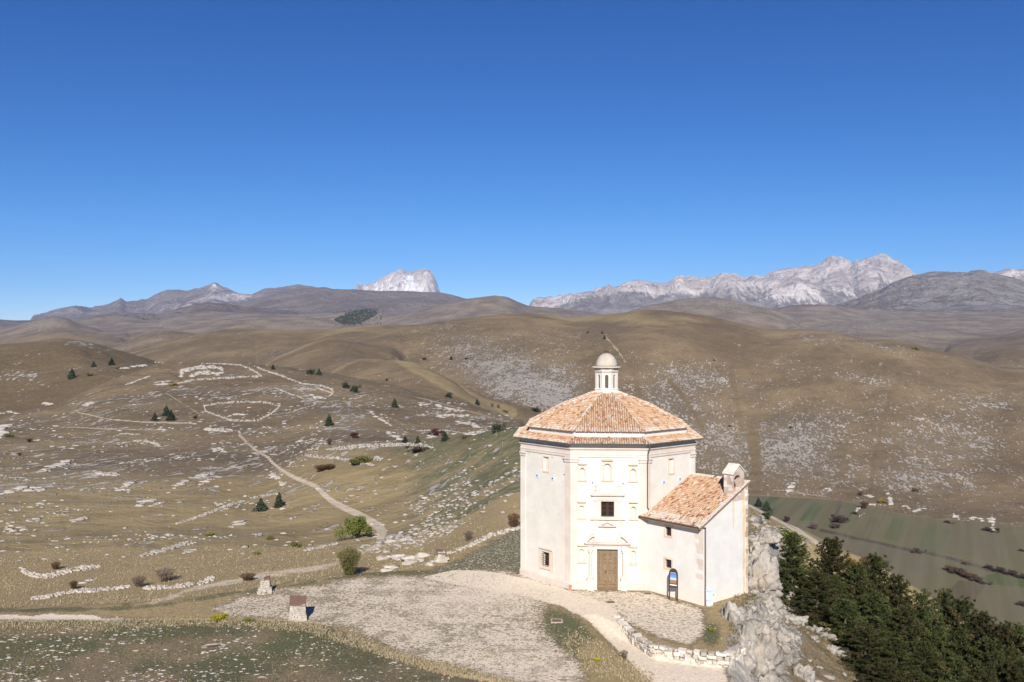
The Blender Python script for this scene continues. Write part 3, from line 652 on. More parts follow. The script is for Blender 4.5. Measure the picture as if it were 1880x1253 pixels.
# ------------------------------------------------------------------ mesh helpers
class MB:
    def __init__(s): s.v = []; s.f = []; s.m = []; s.c = None
    def add(s, vs, fs, mi=0):
        o = len(s.v); s.v.extend([tuple(p) for p in vs]); s.f.extend([tuple(i + o for i in f) for f in fs]); s.m.extend([mi] * len(fs)); return s
    def hexa(s, p, mi=0):      # 8 points: bottom 4 (ccw), top 4
        return s.add(p, [(3, 2, 1, 0), (4, 5, 6, 7), (0, 1, 5, 4), (1, 2, 6, 5), (2, 3, 7, 6), (3, 0, 4, 7)], mi)
    def box(s, c, d, mi=0):
        x, y, z = c; a, b, h = d[0] / 2, d[1] / 2, d[2] / 2
        return s.hexa([(x - a, y - b, z - h), (x + a, y - b, z - h), (x + a, y + b, z - h), (x - a, y + b, z - h), (x - a, y - b, z + h), (x + a, y - b, z + h), (x + a, y + b, z + h), (x - a, y + b, z + h)], mi)
    def fbox(s, F, s0, s1, z0, z1, o0, o1, mi=0):   # box in a wall frame
        return s.hexa([F(s0, z0, o1), F(s1, z0, o1), F(s1, z0, o0), F(s0, z0, o0), F(s0, z1, o1), F(s1, z1, o1), F(s1, z1, o0), F(s0, z1, o0)], mi)
    def fprism(s, F, poly, o0, o1, mi=0):           # polygon (s,z) ccw seen from outside, extruded o0 -> o1
        n = len(poly)
        vs = [F(a, b, o1) for a, b in poly] + [F(a, b, o0) for a, b in poly]
        fs = [tuple(range(n)), tuple(range(2 * n - 1, n - 1, -1))] + [(i, i + n, (i + 1) % n + n, (i + 1) % n) for i in range(n)]
        return s.add(vs, fs, mi)
    def tube(s, pts, r, n=6, mi=0, caps=True):
        pts = [Vector(p) for p in pts]; rs = r if isinstance(r, (list, tuple)) else [r] * len(pts)
        vs = []; fs = []
        for i, p in enumerate(pts):
            d = (pts[min(i + 1, len(pts) - 1)] - pts[max(i - 1, 0)]).normalized()
            u = d.cross(Vector((0, 0, 1)));
            if u.length < .01: u = d.cross(Vector((0, 1, 0)))
            u.normalize(); q = d.cross(u)
            for k in range(n):
                a = 2 * math.pi * k / n; vs.append(p + u * math.cos(a) * rs[i] + q * math.sin(a) * rs[i])
        for i in range(len(pts) - 1):
            for k in range(n): fs.append((i * n + k, i * n + (k + 1) % n, (i + 1) * n + (k + 1) % n, (i + 1) * n + k))
        if caps: fs.append(tuple(range(n - 1, -1, -1))); fs.append(tuple((len(pts) - 1) * n + k for k in range(n)))
        return s.add(vs, fs, mi)
    def lathe(s, c, prof, n=12, mi=0, rot=0.0):
        vs = []; fs = []; m = len(prof)
        for r_, z in prof:
            for k in range(n):
                a = rot + 2 * math.pi * k / n; vs.append((c[0] + r_ * math.cos(a), c[1] + r_ * math.sin(a), c[2] + z))
        for i in range(m - 1):
            for k in range(n): fs.append((i * n + k, i * n + (k + 1) % n, (i + 1) * n + (k + 1) % n, (i + 1) * n + k))
        fs.append(tuple(range(n - 1, -1, -1))); fs.append(tuple((m - 1) * n + k for k in range(n)))
        return s.add(vs, fs, mi)
def mesh_from(name, mb, mats, smooth=False):
    me = bpy.data.meshes.new(name); me.from_pydata([tuple(p) for p in mb.v], [], mb.f)
    for m in (mats if isinstance(mats, (list, tuple)) else [mats]): me.materials.append(m)
    if any(mb.m): me.polygons.foreach_set('material_index', mb.m)
    if mb.c is not None:
        at = me.color_attributes.new('tcol', 'FLOAT_COLOR', 'POINT'); at.data.foreach_set('color', np.asarray(mb.c, np.float32).ravel())
    if smooth: me.polygons.foreach_set('use_smooth', [True] * len(me.polygons))
    me.update(); return me
def link(name, me, parent=None, loc=(0, 0, 0), rot=(0, 0, 0), scale=(1, 1, 1)):
    o = bpy.data.objects.new(name, me); COL.objects.link(o)
    if parent is not None: o.parent = parent
    o.location = loc; o.rotation_euler = rot; o.scale = scale; return o
def part(name, mb, mats, parent, smooth=False, label=None, kind=None, off=None):
    """mesh given in world coordinates, stored relative to its thing's base"""
    r = parent
    while r.parent is not None: r = r.parent
    b = r.location if off is None else off
    mb.v = [(p[0] - b[0], p[1] - b[1], p[2] - b[2]) for p in mb.v]
    o = link(name, mesh_from(name, mb, mats, smooth), parent)
    if label: o['label'] = label
    if kind: o['kind'] = kind
    return o
def thing(name, label, cat, loc=(0, 0, 0), rz=0.0, group=None):
    o = bpy.data.objects.new(name, None); COL.objects.link(o); o.empty_display_size = .3
    o.location = loc; o.rotation_euler = (0, 0, rz); tag(o, label, cat, group); return o
def tag(o, label, cat, group=None, kind=None):
    o['label'] = label; o['category'] = cat
    if group: o['group'] = group
    if kind: o['kind'] = kind
    return o

# ------------------------------------------------------------------ object materials
def plaster(name, c1, c2, stain=(.62, .50, .38), sa=.35, low=None):
    m, t, b = newmat(name, .92); B = NB(t)
    n1 = B.noise(.9, 5, .6); n2 = B.noise(7, 4, .6)
    st = B.noise(1.0, 4, .65, vec=B.pos((2.2, 2.2, .28)))
    c = B.mix(B.step(n1, .3, .7), c1, c2)
    c = B.mix(B.math('MULTIPLY', B.step(st, .52, .75), sa), c, stain)
    c = B.mix(B.math('MULTIPLY', B.step(n2, .58, .75), .18), c, stain)
    c = B.mix(B.math('MULTIPLY', B.step(B.noise(1.0, 5, .7, vec=B.pos((.55, .55, .8))), .56, .62), .16), c, tuple(v * .82 for v in c1))
    if low:
        sp = B.n('ShaderNodeSeparateXYZ'); B.L(B.geo.outputs['Position'], sp.inputs[0])
        c = B.mix(B.math('MULTIPLY', B.step(B.math('ADD', sp.outputs[2], B.math('MULTIPLY', n1, 1.5)), 1.9, .5), .55), c, low)
    t.links.new(c, b.inputs['Base Color']); B.bump(b, B.math('ADD', B.math('MULTIPLY', n1, .6), n2), .02, .6)
    return m
M_WALL = plaster('ivory_plaster', (0.551, 0.522, 0.468), (0.610, 0.581, 0.522), sa=.34, low=(0.710, 0.595, 0.470))
M_WALL2 = plaster('white_plaster', (0.574, 0.557, 0.522), (0.635, 0.618, 0.579), (.66, .56, .44), .25, low=(.70, .62, .50))
M_STONE = plaster('cream_limestone', (0.505, 0.439, 0.384), (0.583, 0.518, 0.460), (.58, .43, .30), .4)
M_STONE2 = plaster('weathered_limestone', (.50, .45, .39), (.66, .60, .53), (.45, .34, .23), .5)
M_PEACH = plaster('peach_limestone', (0.528, 0.414, 0.304), (0.598, 0.488, 0.378), (.52, .37, .24), .45)
M_DOME = plaster('weathered_dome_render', (0.374, 0.332, 0.272), (0.468, 0.425, 0.361), (.48, .33, .17), .6)
M_OCHRE = plaster('ochre_stained_stone', (.60, .42, .22), (.70, .55, .36), (.42, .27, .13), .6)
M_BRICKST = plaster('pinkish_stone', (.34, .25, .20), (.50, .42, .36), (.36, .20, .12), .6)
M_SHADE = plaster('shaded_soffit_plaster', (.50, .45, .39), (.58, .53, .46), (.35, .28, .2), .3)  # soffit plaster with the eave shade put into its colour
def plain(name, c, rough=.7, metal=0.0, var=.25, scale=9):
    m, t, b = newmat(name, rough); B = NB(t)
    n = B.noise(scale, 4, .6); d = tuple(v * (1 - var) for v in c)
    t.links.new(B.mix(B.step(n, .3, .7), d, c), b.inputs['Base Color']); b.inputs['Metallic'].default_value = metal
    return m
M_IRON = plain('dark_iron', (.045, .035, .03), .6)
M_DARK = plain('dark_interior', (.02, .017, .015), .95)
M_SHUT = plain('reddish_brown_shutter', (.12, .045, .03), .6)
M_COPPER = plain('dark_brown_metal', (.13, .095, .075), .5)
M_BOARD = plain('dark_brown_board', (.06, .04, .03), .6)
M_RED = plain('orange_red_paint', (.52, .20, .12), .6)
M_BOX = plain('pale_blue_grey_paint', (.62, .68, .76), .45, var=.08)
M_PLATE = plain('blue_grey_plate', (.52, .62, .80), .6, var=.15)
M_RUST = plain('rusted_roof_sheet', (.20, .12, .095), .8, var=.5, scale=14)
def wood():
    m, t, b = newmat('weathered_oak', .8); B = NB(t)
    n = B.noise(1.0, 5, .65, vec=B.pos((26, 26, 1.6))); n2 = B.noise(3, 3)
    c = B.mix(B.step(n, .3, .7), (0.124, 0.081, 0.046), (0.236, 0.167, 0.102)); c = B.mix(B.math('MULTIPLY', n2, .35), c, (.30, .22, .15))
    t.links.new(c, b.inputs['Base Color']); B.bump(b, n, .01); return m
M_WOOD = wood()
def tilemat():
    m, t, b = newmat('clay_roof_tiles', .9); B = NB(t)
    r_, g_, b_, _, _ = B.attr('tcol')
    c = B.ramp(r_, [(0, (0.219, 0.081, 0.047)), (.10, (0.348, 0.148, 0.080)), (.3, (0.421, 0.229, 0.127)), (.48, (0.469, 0.295, 0.168)), (.66, (0.502, 0.347, 0.215)), (.8, (0.445, 0.266, 0.168)), (.92, (0.421, 0.317, 0.228)), (1, (0.307, 0.207, 0.141))])
    n = B.noise(9, 4, .7); n2 = B.noise(2.2, 4, .6)
    c = B.mix(B.math('MULTIPLY', B.step(n, .45, .7), .45), c, (.50, .45, .39))
    lf = B.step(B.math('ADD', g_, B.math('MULTIPLY', B.math('SUBTRACT', n, .5), .9)), .45, .62)
    c = B.mix(B.math('MULTIPLY', lf, .85), c, B.mix(n2, (.46, .41, .355), (.62, .57, .50)))
    c = B.mix(B.math('MULTIPLY', B.step(n2, .58, .72), .35), c, (.38, .30, .13))
    t.links.new(c, b.inputs['Base Color']); B.bump(b, n, .02); return m
M_TILE = tilemat()
M_UNDER = plain('dark_clay_bed', (0.330, 0.195, 0.128), .95, var=.4)  # darker clay sheet beneath the cover tiles

# ------------------------------------------------------------------ the church
c0 = Vector((8.1, 78.5)); SA = 5.9; TH = R(-4.5); RC = SA / 2 / math.sin(math.pi / 8); AP = RC * math.cos(math.pi / 8)
def oc(k, off=0.0, c=c0, rad=None):
    r_ = (RC if rad is None else rad) + off / math.cos(math.pi / 8)
    a = TH + math.pi / 8 + k * math.pi / 4
    return Vector((c.x + r_ * math.cos(a), c.y + r_ * math.sin(a)))
def frame(A, Bp):
    d = (Bp - A).normalized(); n = Vector((d.y, -d.x))
    def F(s, z, o=0.0):
        p = A + d * s + n * o; return Vector((p.x, p.y, z))
    F.d = d; F.n = n; F.len = (Bp - A).length; F.A = A
    return F
P8 = [oc(k) for k in range(8)]
FF = {k: frame(P8[k], P8[(k + 1) % 8]) for k in range(8)}      # 5 = front, 4 = left oblique, 6 = right oblique
FR, FL, FX = FF[5], FF[4], FF[6]
dX, nX = FX.d, FX.n
AL = 5.40; AW = 5.48
pA = P8[6] + nX * AL; pB = pA + dX * AW
FS = frame(P8[6], pA)         # annex side wall
FE = frame(pA, pB)            # annex end wall
church = thing('church', 'tall ivory octagonal church with tiled roof, lantern and a lean-to annex on the rocky terrace', 'church', (c0.x, c0.y, 0))

def wall_face(mb, F, L, z0, z1, holes, mi=0, s0=0.0, top=None):
    """wall skin with recesses; holes: (s0,s1,z0,z1,depth,back material,arched)"""
    ss = sorted({s0, L, *[h[0] for h in holes], *[h[1] for h in holes]})
    zs = sorted({z0, z1, *[h[2] for h in holes], *[h[3] for h in holes]})
    for a, b2 in zip(ss[:-1], ss[1:]):
        for c, d in zip(zs[:-1], zs[1:]):
            if any(h[0] <= a + 1e-6 and b2 <= h[1] + 1e-6 and h[2] <= c + 1e-6 and d <= h[3] + 1e-6 for h in holes): continue
            mb.add([F(a, c), F(b2, c), F(b2, d), F(a, d)], [(0, 1, 2, 3)], mi)
    for h in holes:
        a, b2, c, d, dp, bm = h[:6]
        o = -dp
        mb.add([F(a, c), F(b2, c), F(b2, d), F(a, d), F(a, c, o), F(b2, c, o), F(b2, d, o), F(a, d, o)],
               [(0, 4, 5, 1), (1, 5, 6, 2), (2, 6, 7, 3), (3, 7, 4, 0)], mi)
        mb.add([F(a, c, o), F(b2, c, o), F(b2, d, o), F(a, d, o)], [(0, 1, 2, 3)], bm)
        if len(h) > 6 and h[6]:
            w_ = (b2 - a) / 2; m_ = (a + b2) / 2; zc = d - w_
            for sg in (-1, 1):
                pts = [(m_ + sg * w_, d)] + [(m_ + sg * w_ * math.cos(q), zc + w_ * math.sin(q)) for q in np.linspace(0, math.pi / 2, 6)]
                if sg > 0: pts = [pts[0]] + pts[1:][::-1]
                mb.fprism(F, pts, -dp * .98, -.003, mi)
ZT = 11.50
NICH = [(2.61, 3.10, 8.66, 9.93), (.73, 1.07, 8.64, 9.57), (4.68, 5.04, 8.62, 9.53), (.68, 1.02, 5.66, 6.63), (4.70, 5.04, 5.68, 6.60), (.68, 1.02, 2.25, 3.22), (4.70, 5.02, 2.2, 3.17)]
wb = MB()
hf = [(*q, .16, 0, True) for q in NICH] + [(2.36, 3.37, 5.76, 6.98, .38, 1), (2.04, 3.66, .08, 3.26, .30, 1)]
wall_face(wb, FR, SA, -.6, ZT, hf)
lh = [(.98, 1.08, 10.02, 10.3), (2.24, 2.34, 10.1, 10.32), (3.67, 3.80, 10.02, 10.2), (4.90, 5.05, 9.95, 10.2), (1.28, 1.36, 8.68, 8.8), (3.84, 3.93, 8.84, 8.96), (5.0, 5.2, 8.6, 9.0), (1.38, 1.48, 5.74, 5.9), (3.09, 3.19, 5.68, 5.84), (4.5, 4.6, 5.55, 5.78)]
hl = [(*q, .3, 1) for q in lh] + [(2.72, 3.36, 9.0, 10.15, .14, 0), (2.62, 3.46, 1.32, 2.48, .40, 1)]
wall_face(wb, FL, SA, -.6, ZT, hl)
wall_face(wb, FX, SA, -.6, ZT, [(2.62, 3.24, 8.95, 10.1, .14, 0)])
for k in (0, 1, 2, 3, 7): wall_face(wb, FF[k], SA, -.6 if k != 0 else -4, ZT, [])
part('wall', wb, [M_WALL, M_DARK], church)

def ring(mb, prof, ks=range(8), mi=0, closed=True):
    """profile of (offset, z) swept round the octagon"""
    ks = list(ks); m = len(prof)
    full = len(ks) == 8
    cs = ks + ([] if full else [ks[-1] + 1])
    vs = []; fs = []
    for k in cs:
        for o, z in prof:
            p = oc(k, o); vs.append((p.x, p.y, z))
    n = len(cs)
    for i in range(n if full else n - 1):
        j = (i + 1) % n
        for a in range(m if closed else m - 1):
            b2 = (a + 1) % m
            fs.append((i * m + a, j * m + a, j * m + b2, i * m + b2))
    if not full and closed: fs.append(tuple(range(m - 1, -1, -1))); fs.append(tuple((n - 1) * m + a for a in range(m)))
    mb.add(vs, fs, mi)
mb = MB(); ring(mb, [(-.05, -.6), (.13, -.6), (.13, .52), (.09, .56), (.09, .60), (.04, .66), (-.05, .66)], [1, 2, 3, 4]); part('plinth', mb, M_STONE, church)
mb = MB(); ring(mb, [(-.05, 10.42), (.07, 10.42), (.07, 10.60), (.10, 10.62), (.10, 10.68), (.05, 10.70), (.05, 10.94), (.10, 10.97), (.12, 11.03), (.19, 11.06), (.20, 11.13), (.10, 11.16), (-.05, 11.16)]); part('cornice', mb, M_STONE, church)
# corner pilasters with capitals
def wrap(mb, k, wl, wr, z0, z1, e, e0=-.02):
    Fa, Fb = FF[(k - 1) % 8], FF[k % 8]
    q = [Fa(SA - wl, 0, e), None, Fb(wr, 0, e), Fb(wr, 0, e0), None, Fa(SA - wl, 0, e0)]
    p = oc(k, e); q[1] = Vector((p.x, p.y, 0)); p = oc(k, e0); q[4] = Vector((p.x, p.y, 0))
    n = 6
    mb.add([(v.x, v.y, z0) for v in q] + [(v.x, v.y, z1) for v in q], [tuple(range(n - 1, -1, -1)), tuple(range(n, 2 * n))] + [(i, (i + 1) % n, (i + 1) % n + n, i + n) for i in range(n)])
for k in (1, 2, 3, 4, 5, 6, 7):
    lo = .66 if k <= 4 else (.62 if k == 5 else 0.0)
    if k == 7: lo = 8.6
    mb = MB(); wl = .55 if k != 5 else .62; wrr = .55
    if k == 6: wrr = .40
    wrap(mb, k, wl, wrr, lo, 10.415, .06); pi = part('pilaster', mb, M_STONE if k in (5, 6) else M_WALL, church)
    mb = MB(); wrap(mb, k, wl + .07, wrr + .07, 10.02, 10.12, .13); wrap(mb, k, wl + .03, wrr + .03, 10.125, 10.23, .10); wrap(mb, k, wl + .10, wrr + .10, 10.235, 10.32, .16)
    part('capital', mb, M_STONE, pi)
# front base course
for a, b2 in ((-.05, 1.2), (4.46, SA + .04)):
    mb = MB(); mb.fbox(FR, a, b2, -.5, .60, 0, .10); mb.fbox(FR, a + .04, b2 - .04, .595, .66, 0, .13); part('base_course', mb, M_STONE, church)

def niche_frame(F, s0, s1, z0, z1, hood, sill, fw=.16, mat=None, wide=.2):
    m_ = (s0 + s1) / 2
    mb = MB(); w_ = (s1 - s0) / 2; zc = z1 - w_
    mb.fbox(F, s0 - fw, s0 - .002, z0, zc, 0, .03); mb.fbox(F, s1 + .002, s1 + fw, z0, zc, 0, .03)
    pts = [(s1 + fw, zc), (s1 + fw, z1 + fw), (s0 - fw, z1 + fw), (s0 - fw, zc)] + [(m_ - w_ * math.cos(q), zc + w_ * math.sin(q)) for q in np.linspace(0, math.pi, 9)]
    half = len(pts)
    mb.fprism(F, pts, 0, .03)
    fr = part('niche_frame', mb, mat or M_PEACH, church)
    mb = MB(); hw = w_ + wide
    mb.fprism(F, [(m_ - hw + .05, hood - .07), (m_ + hw - .05, hood - .07), (m_ + hw, hood), (m_ + hw, hood + .05), (m_ - hw, hood + .05), (m_ - hw, hood)], 0, .17); part('hood', mb, M_PEACH, fr)
    mb = MB(); mb.fbox(F, m_ - hw - .02, m_ + hw + .02, z0 - .12, z0 - .02, 0, .10); part('sill', mb, M_PEACH, fr)
hd = [10.25, 9.93, 9.90, 6.96, 6.97, 3.56, 3.52]
for (a, b2, c, d), h in zip(NICH, hd): niche_frame(FR, a, b2, c, d, h, 0, .13 if d > 7 else .10, wide=.22 if h > 10 else .19)
# shallow blind niches on the oblique faces
for F, s0, s1, z0, z1 in ((FL, 2.72, 3.36, 9.0, 10.15), (FX, 2.62, 3.24, 8.95, 10.1)):
    mb = MB(); mb.fbox(F, s0 - .07, s0, z0, z1, 0, .025); mb.fbox(F, s1, s1 + .07, z0, z1, 0, .025); mb.fbox(F, s0 - .07, s1 + .07, z1, z1 + .07, 0, .025); mb.fbox(F, s0 - .09, s1 + .09, z0 - .1, z0, 0, .04)
    part('niche_frame', mb, M_PEACH, church)
def grille(F, s0, s1, z0, z1, off, parent, nv, nh):
    mb = MB()
    for i in range(nv): x = s0 + (s1 - s0) * (i + 1) / (nv + 1); mb.fbox(F, x - .013, x + .013, z0, z1, off - .012, off + .012)
    for i in range(nh): z = z0 + (z1 - z0) * (i + 1) / (nh + 1); mb.fbox(F, s0, s1, z - .013, z + .013, off + .013, off + .036)
    part('iron_bars', mb, M_IRON, parent)
def window(F, s0, s1, z0, z1, fw, ft, nv, nh, shutter=True, depth=.38, sill=True, mat=None, gridoff=-.10):
    mb = MB()
    mb.fbox(F, s0 - fw, s0 - .002, z0, z1, 0, ft); mb.fbox(F, s1 + .002, s1 + fw, z0, z1, 0, ft)
    mb.fbox(F, s0 - fw, s1 + fw, z1 + .002, z1 + fw, 0, ft); mb.fbox(F, s0 - fw, s1 + fw, z0 - fw, z0 - .002, 0, ft)
    fr = part('window', mb, mat or M_PEACH, church)
    if sill:
        mb = MB(); mb.fbox(F, s0 - fw - .06, s1 + fw + .06, z0 - fw - .07, z0 - fw - .002, 0, ft + .05); part('sill', mb, M_STONE, fr)
    mb = MB(); m_ = (s0 + s1) / 2; o = -depth + .02
    for a, b2 in ((s0 + .01, m_ - .008), (m_ + .008, s1 - .01)):
        mb.fbox(F, a, a + .07, z0 + .01, z1 - .01, o, o + .06); mb.fbox(F, b2 - .07, b2, z0 + .01, z1 - .01, o, o + .06)
        for q in range(4):
            z = z0 + .01 + (z1 - z0 - .09) * q / 3; mb.fbox(F, a + .071, b2 - .071, z, z + .06, o, o + .05)
    part('casement', mb, M_SHUT, fr)
    grille(F, s0, s1, z0, z1, gridoff, fr, nv, nh)
    return fr
# big window over the portal, with its own pilasters and broken pediment
w1_ = window(FR, 2.36, 3.37, 5.76, 6.98, .12, .04, 4, 7, sill=False)
mb = MB()
for s in (1.78, 3.64):
    mb = MB(); mb.fbox(FR, s, s + .32, 5.74, 7.02, 0, .09); mb.fbox(FR, s - .03, s + .35, 7.022, 7.10, 0, .13); mb.fbox(FR, s - .03, s + .35, 5.66, 5.738, 0, .13); part('pilaster', mb, M_STONE, w1_)
mb = MB(); mb.fbox(FR, 1.72, 4.04, 7.102, 7.44, 0, .08); mb.fbox(FR, 1.60, 4.16, 7.442, 7.52, 0, .24); mb.fbox(FR, 1.55, 4.21, 7.522, 7.58, 0, .28)
mb.fprism(FR, [(1.55, 7.582), (2.36, 7.582), (2.36, 7.90), (2.22, 7.94), (1.55, 7.66)], 0, .24); mb.fprism(FR, [(3.40, 7.582), (4.21, 7.582), (4.21, 7.66), (3.54, 7.94), (3.40, 7.90)], 0, .24)
mb.fprism(FR, [(2.66, 7.582), (3.10, 7.582), (3.02, 7.8), (2.94, 8.0), (2.82, 8.0), (2.74, 7.8)], 0, .10)
part('pediment', mb, M_STONE, w1_)
for s in (1.98, 3.78):
    mb = MB(); mb.fbox(FR, s - .11, s + .11, 7.86, 8.02, .02, .20); mb.fbox(FR, s - .07, s + .07, 8.022, 8.2, .05, .17); mb.fbox(FR, s - .10, s + .10, 8.202, 8.26, .02, .20); part('finial', mb, M_STONE, w1_)
mb = MB(); mb.fbox(FR, 1.52, 4.24, 5.56, 5.655, 0, .16)
for s in (1.74, 3.66): mb.fbox(FR, s, s + .36, 5.08, 5.557, 0, .05); mb.fbox(FR, s + .04, s + .32, 5.35, 5.42, .05, .09)
part('sill', mb, M_STONE, w1_)
# tablet and little gable above the door
mb = MB(); mb.fbox(FR, 2.46, 3.24, 3.98, 4.86, 0, .06); mb.fbox(FR, 2.55, 3.15, 4.86, 4.92, 0, .13); tb = part('tablet', mb, M_WALL, church)
mb = MB(); mb.fbox(FR, 2.14, 3.56, 5.04, 5.12, 0, .20)
mb.fprism(FR, [(2.14, 5.122), (2.34, 5.122), (2.85, 5.36), (3.36, 5.122), (3.56, 5.122), (2.85, 5.50)], 0, .20); mb.fprism(FR, [(2.345, 5.122), (3.355, 5.122), (2.85, 5.355)], 0, .06)
part('pediment', mb, M_STONE, tb)
# portal
mb = MB(); mb.fbox(FR, 1.80, 2.035, .02, 3.5, 0, .08); mb.fbox(FR, 3.665, 3.90, .02, 3.5, 0, .08); mb.fbox(FR, 2.037, 3.663, 3.262, 3.5, 0, .08)
portal = part('portal', mb, M_WALL, church)
mb = MB(); mb.fbox(FR, 1.22, 4.48, 3.502, 3.66, 0, .14); mb.fbox(FR, 1.12, 4.58, 3.662, 3.74, 0, .30); mb.fbox(FR, 1.05, 4.65, 3.742, 3.82, 0, .36); part('entablature', mb, M_STONE, portal)
for sg, e in ((1, 1.02), (-1, 4.68)):
    mb = MB()
    arc = [(e + sg * x_, 3.822 + h_) for x_, h_ in ((0, .02), (.20, .20), (.42, .42), (.66, .60), (.92, .72))]
    inn = [(e + sg * x_, 3.822 + h_) for x_, h_ in ((.92, .52), (.70, .44), (.50, .30), (.34, .15), (.22, 0))]
    poly = arc + inn + [(e, 3.822)]
    if sg > 0: poly = poly[::-1]
    mb.fprism(FR, poly, 0, .34)
    pl = [(e + sg * .26, 3.822), (e + sg * .90, 3.822), (e + sg * .90, 4.33), (e + sg * .70, 4.25), (e + sg * .5, 4.1)]
    if sg < 0: pl = pl[::-1]
    mb.fprism(FR, pl, 0, .10)
    mb.fbox(FR, min(e + sg * .82, e + sg * .93), max(e + sg * .82, e + sg * .93), 3.824, 4.33, .1, .33)
    part('broken_pediment', mb, M_STONE2, portal)
for s in (1.53, 4.14):
    mb = MB(); mb.lathe(FR(s, 0, .16), [(.14, 1.20), (.13, 1.3), (.12, 3.0), (.105, 3.08)], 12); cm = part('column', mb, M_STONE, portal, smooth=False)
    mb = MB(); mb.fbox(FR, s - .20, s + .20, 3.22, 3.50, 0, .34); mb.fbox(FR, s - .15, s + .15, 3.06, 3.218, .02, .30); part('capital', mb, M_STONE, cm)
    mb = MB(); mb.fbox(FR, s - .25, s + .25, -.3, 1.02, 0, .36); mb.fbox(FR, s - .30, s + .30, 1.022, 1.10, 0, .42); mb.fbox(FR, s - .19, s + .19, 1.102, 1.20, 0, .34); part('pedestal', mb, M_STONE, cm)
mb = MB(); mb.fbox(FR, 1.9, 3.8, -.2, .075, -.3, .30); part('threshold', mb, M_STONE2, portal)
# door of panels
o = -.20
mb = MB(); mb.fbox(FR, 2.05, 2.845, .085, 3.25, o - .06, o); mb.fbox(FR, 2.855, 3.65, .085, 3.25, o - .06, o)
door = part('door', mb, M_WOOD, church)
pn = []
for i in range(7): pn.append((2.10, 2.30, .72 + i * .36, .98 + i * .36)); pn.append((3.40, 3.60, .72 + i * .36, .98 + i * .36))
for i in range(2):
    for s in (2.50, 2.92): pn.append((s, s + .30, 2.42 + i * .40, 2.74 + i * .40))
for s in (2.50, 2.92): pn.append((s, s + .30, 1.52, 2.18)); pn.append((s, s + .30, .66, 1.36))
pn.append((2.12, 2.78, .16, .50)); pn.append((2.92, 3.58, .16, .50))
for a, b2, c, d in pn:
    mb = MB(); t_ = .035
    mb.fbox(FR, a, b2, c, c + t_, o, o + .045); mb.fbox(FR, a, b2, d - t_, d, o, o + .045); mb.fbox(FR, a, a + t_, c + t_, d - t_, o, o + .045); mb.fbox(FR, b2 - t_, b2, c + t_, d - t_, o, o + .045)
    mb.fprism(FR, [(a + .06, c + .06), (b2 - .06, c + .06), (b2 - .06, d - .06), (a + .06, d - .06)], o, o + .03)
    part('door_panel', mb, M_WOOD, door)
mb = MB(); mb.fbox(FR, 2.80, 2.90, .09, 3.24, o + .001, o + .05); part('meeting_stile', mb, M_WOOD, door)
mb = MB(); mb.lathe(FR(2.75, 1.48, o + .07), [(.035, -.04), (.05, 0), (.035, .04)], 8); part('handle', mb, M_IRON, door)
# left face window
wl_ = window(FL, 2.62, 3.46, 1.32, 2.48, .14, .05, 3, 6, gridoff=.06)
mb = MB(); mb.fbox(FL, 2.14, 2.44, .95, 2.70, 0, .03); mb.fbox(FL, 3.64, 3.92, .95, 2.70, 0, .03); mb.fbox(FL, 2.3, 3.8, 2.70, 2.78, 0, .12); part('surround', mb, M_STONE, wl_)
# wall anchor plates
for F, s, z in ((FL, 2.03, 8.56), (FL, 3.85, 8.52), (FR, 1.70, 8.44), (FR, 4.07, 8.40), (FX, 1.98, 8.33), (FX, 3.97, 8.40)):
    mb = MB(); mb.fbox(F, s - .17, s + .17, z - .17, z + .17, .001, .03); pl = part('anchor_plate', mb, M_PLATE, church)
    mb = MB(); mb.fbox(F, s - .04, s + .04, z - .04, z + .04, .031, .10); part('bolt', mb, M_IRON, pl)

# ---- roofs
def tiles(mb, cols, segs=4, rad=.076, length=.36, expo=.27, lich=None, seed=3):
    """cols: list of (start point, unit up-slope, length along slope, unit side, normal) columns of half-round cover tiles"""
    rg = np.random.default_rng(seed); V = []; Fc = []; Cc = []
    ang = np.linspace(0, math.pi, segs + 1)
    for (p, u, L_, sd_, nn, lf) in cols:
        nrow = max(1, int(round(L_ / expo)))
        streak = rg.random()
        for i in range(nrow):
            if rg.random() < .012: continue
            a = i * L_ / nrow - .03; b2 = min(a + length, L_ + .05)
            r0, r1 = rad * (1.0 + rg.normal() * .05), rad * .80
            ofs = rg.normal() * .012; yaw = rg.normal() * .02; lift = .012 + abs(rg.normal()) * .012
            base = len(V)
            for (q, r_, h) in ((a, r0, lift + .02), (b2, r1, lift - .012)):
                for t_ in ang:
                    V.append(p + u * q + sd_ * (ofs + yaw * (q - a) + r_ * math.cos(t_)) + nn * (h + r_ * .85 * math.sin(t_)))
            n1 = segs + 1
            for k in range(segs): Fc.append((base + k, base + k + 1, base + n1 + k + 1, base + n1 + k))
            Fc.append(tuple(base + k for k in range(n1))[::-1])
            col = float(np.clip(rg.normal(.5, .12) + (streak - .5) * .30, 0, 1)) if rg.random() > .12 else float(rg.random() * .15)
            edge = lf(i / max(1, nrow), rg)
            Cc += [(col, edge, 0, 1)] * (2 * n1)
    o = len(mb.v); mb.v.extend([tuple(v) for v in V]); mb.f.extend([tuple(i + o for i in f) for f in Fc]); mb.m.extend([0] * len(Fc))
    mb.c = (mb.c or []) + Cc
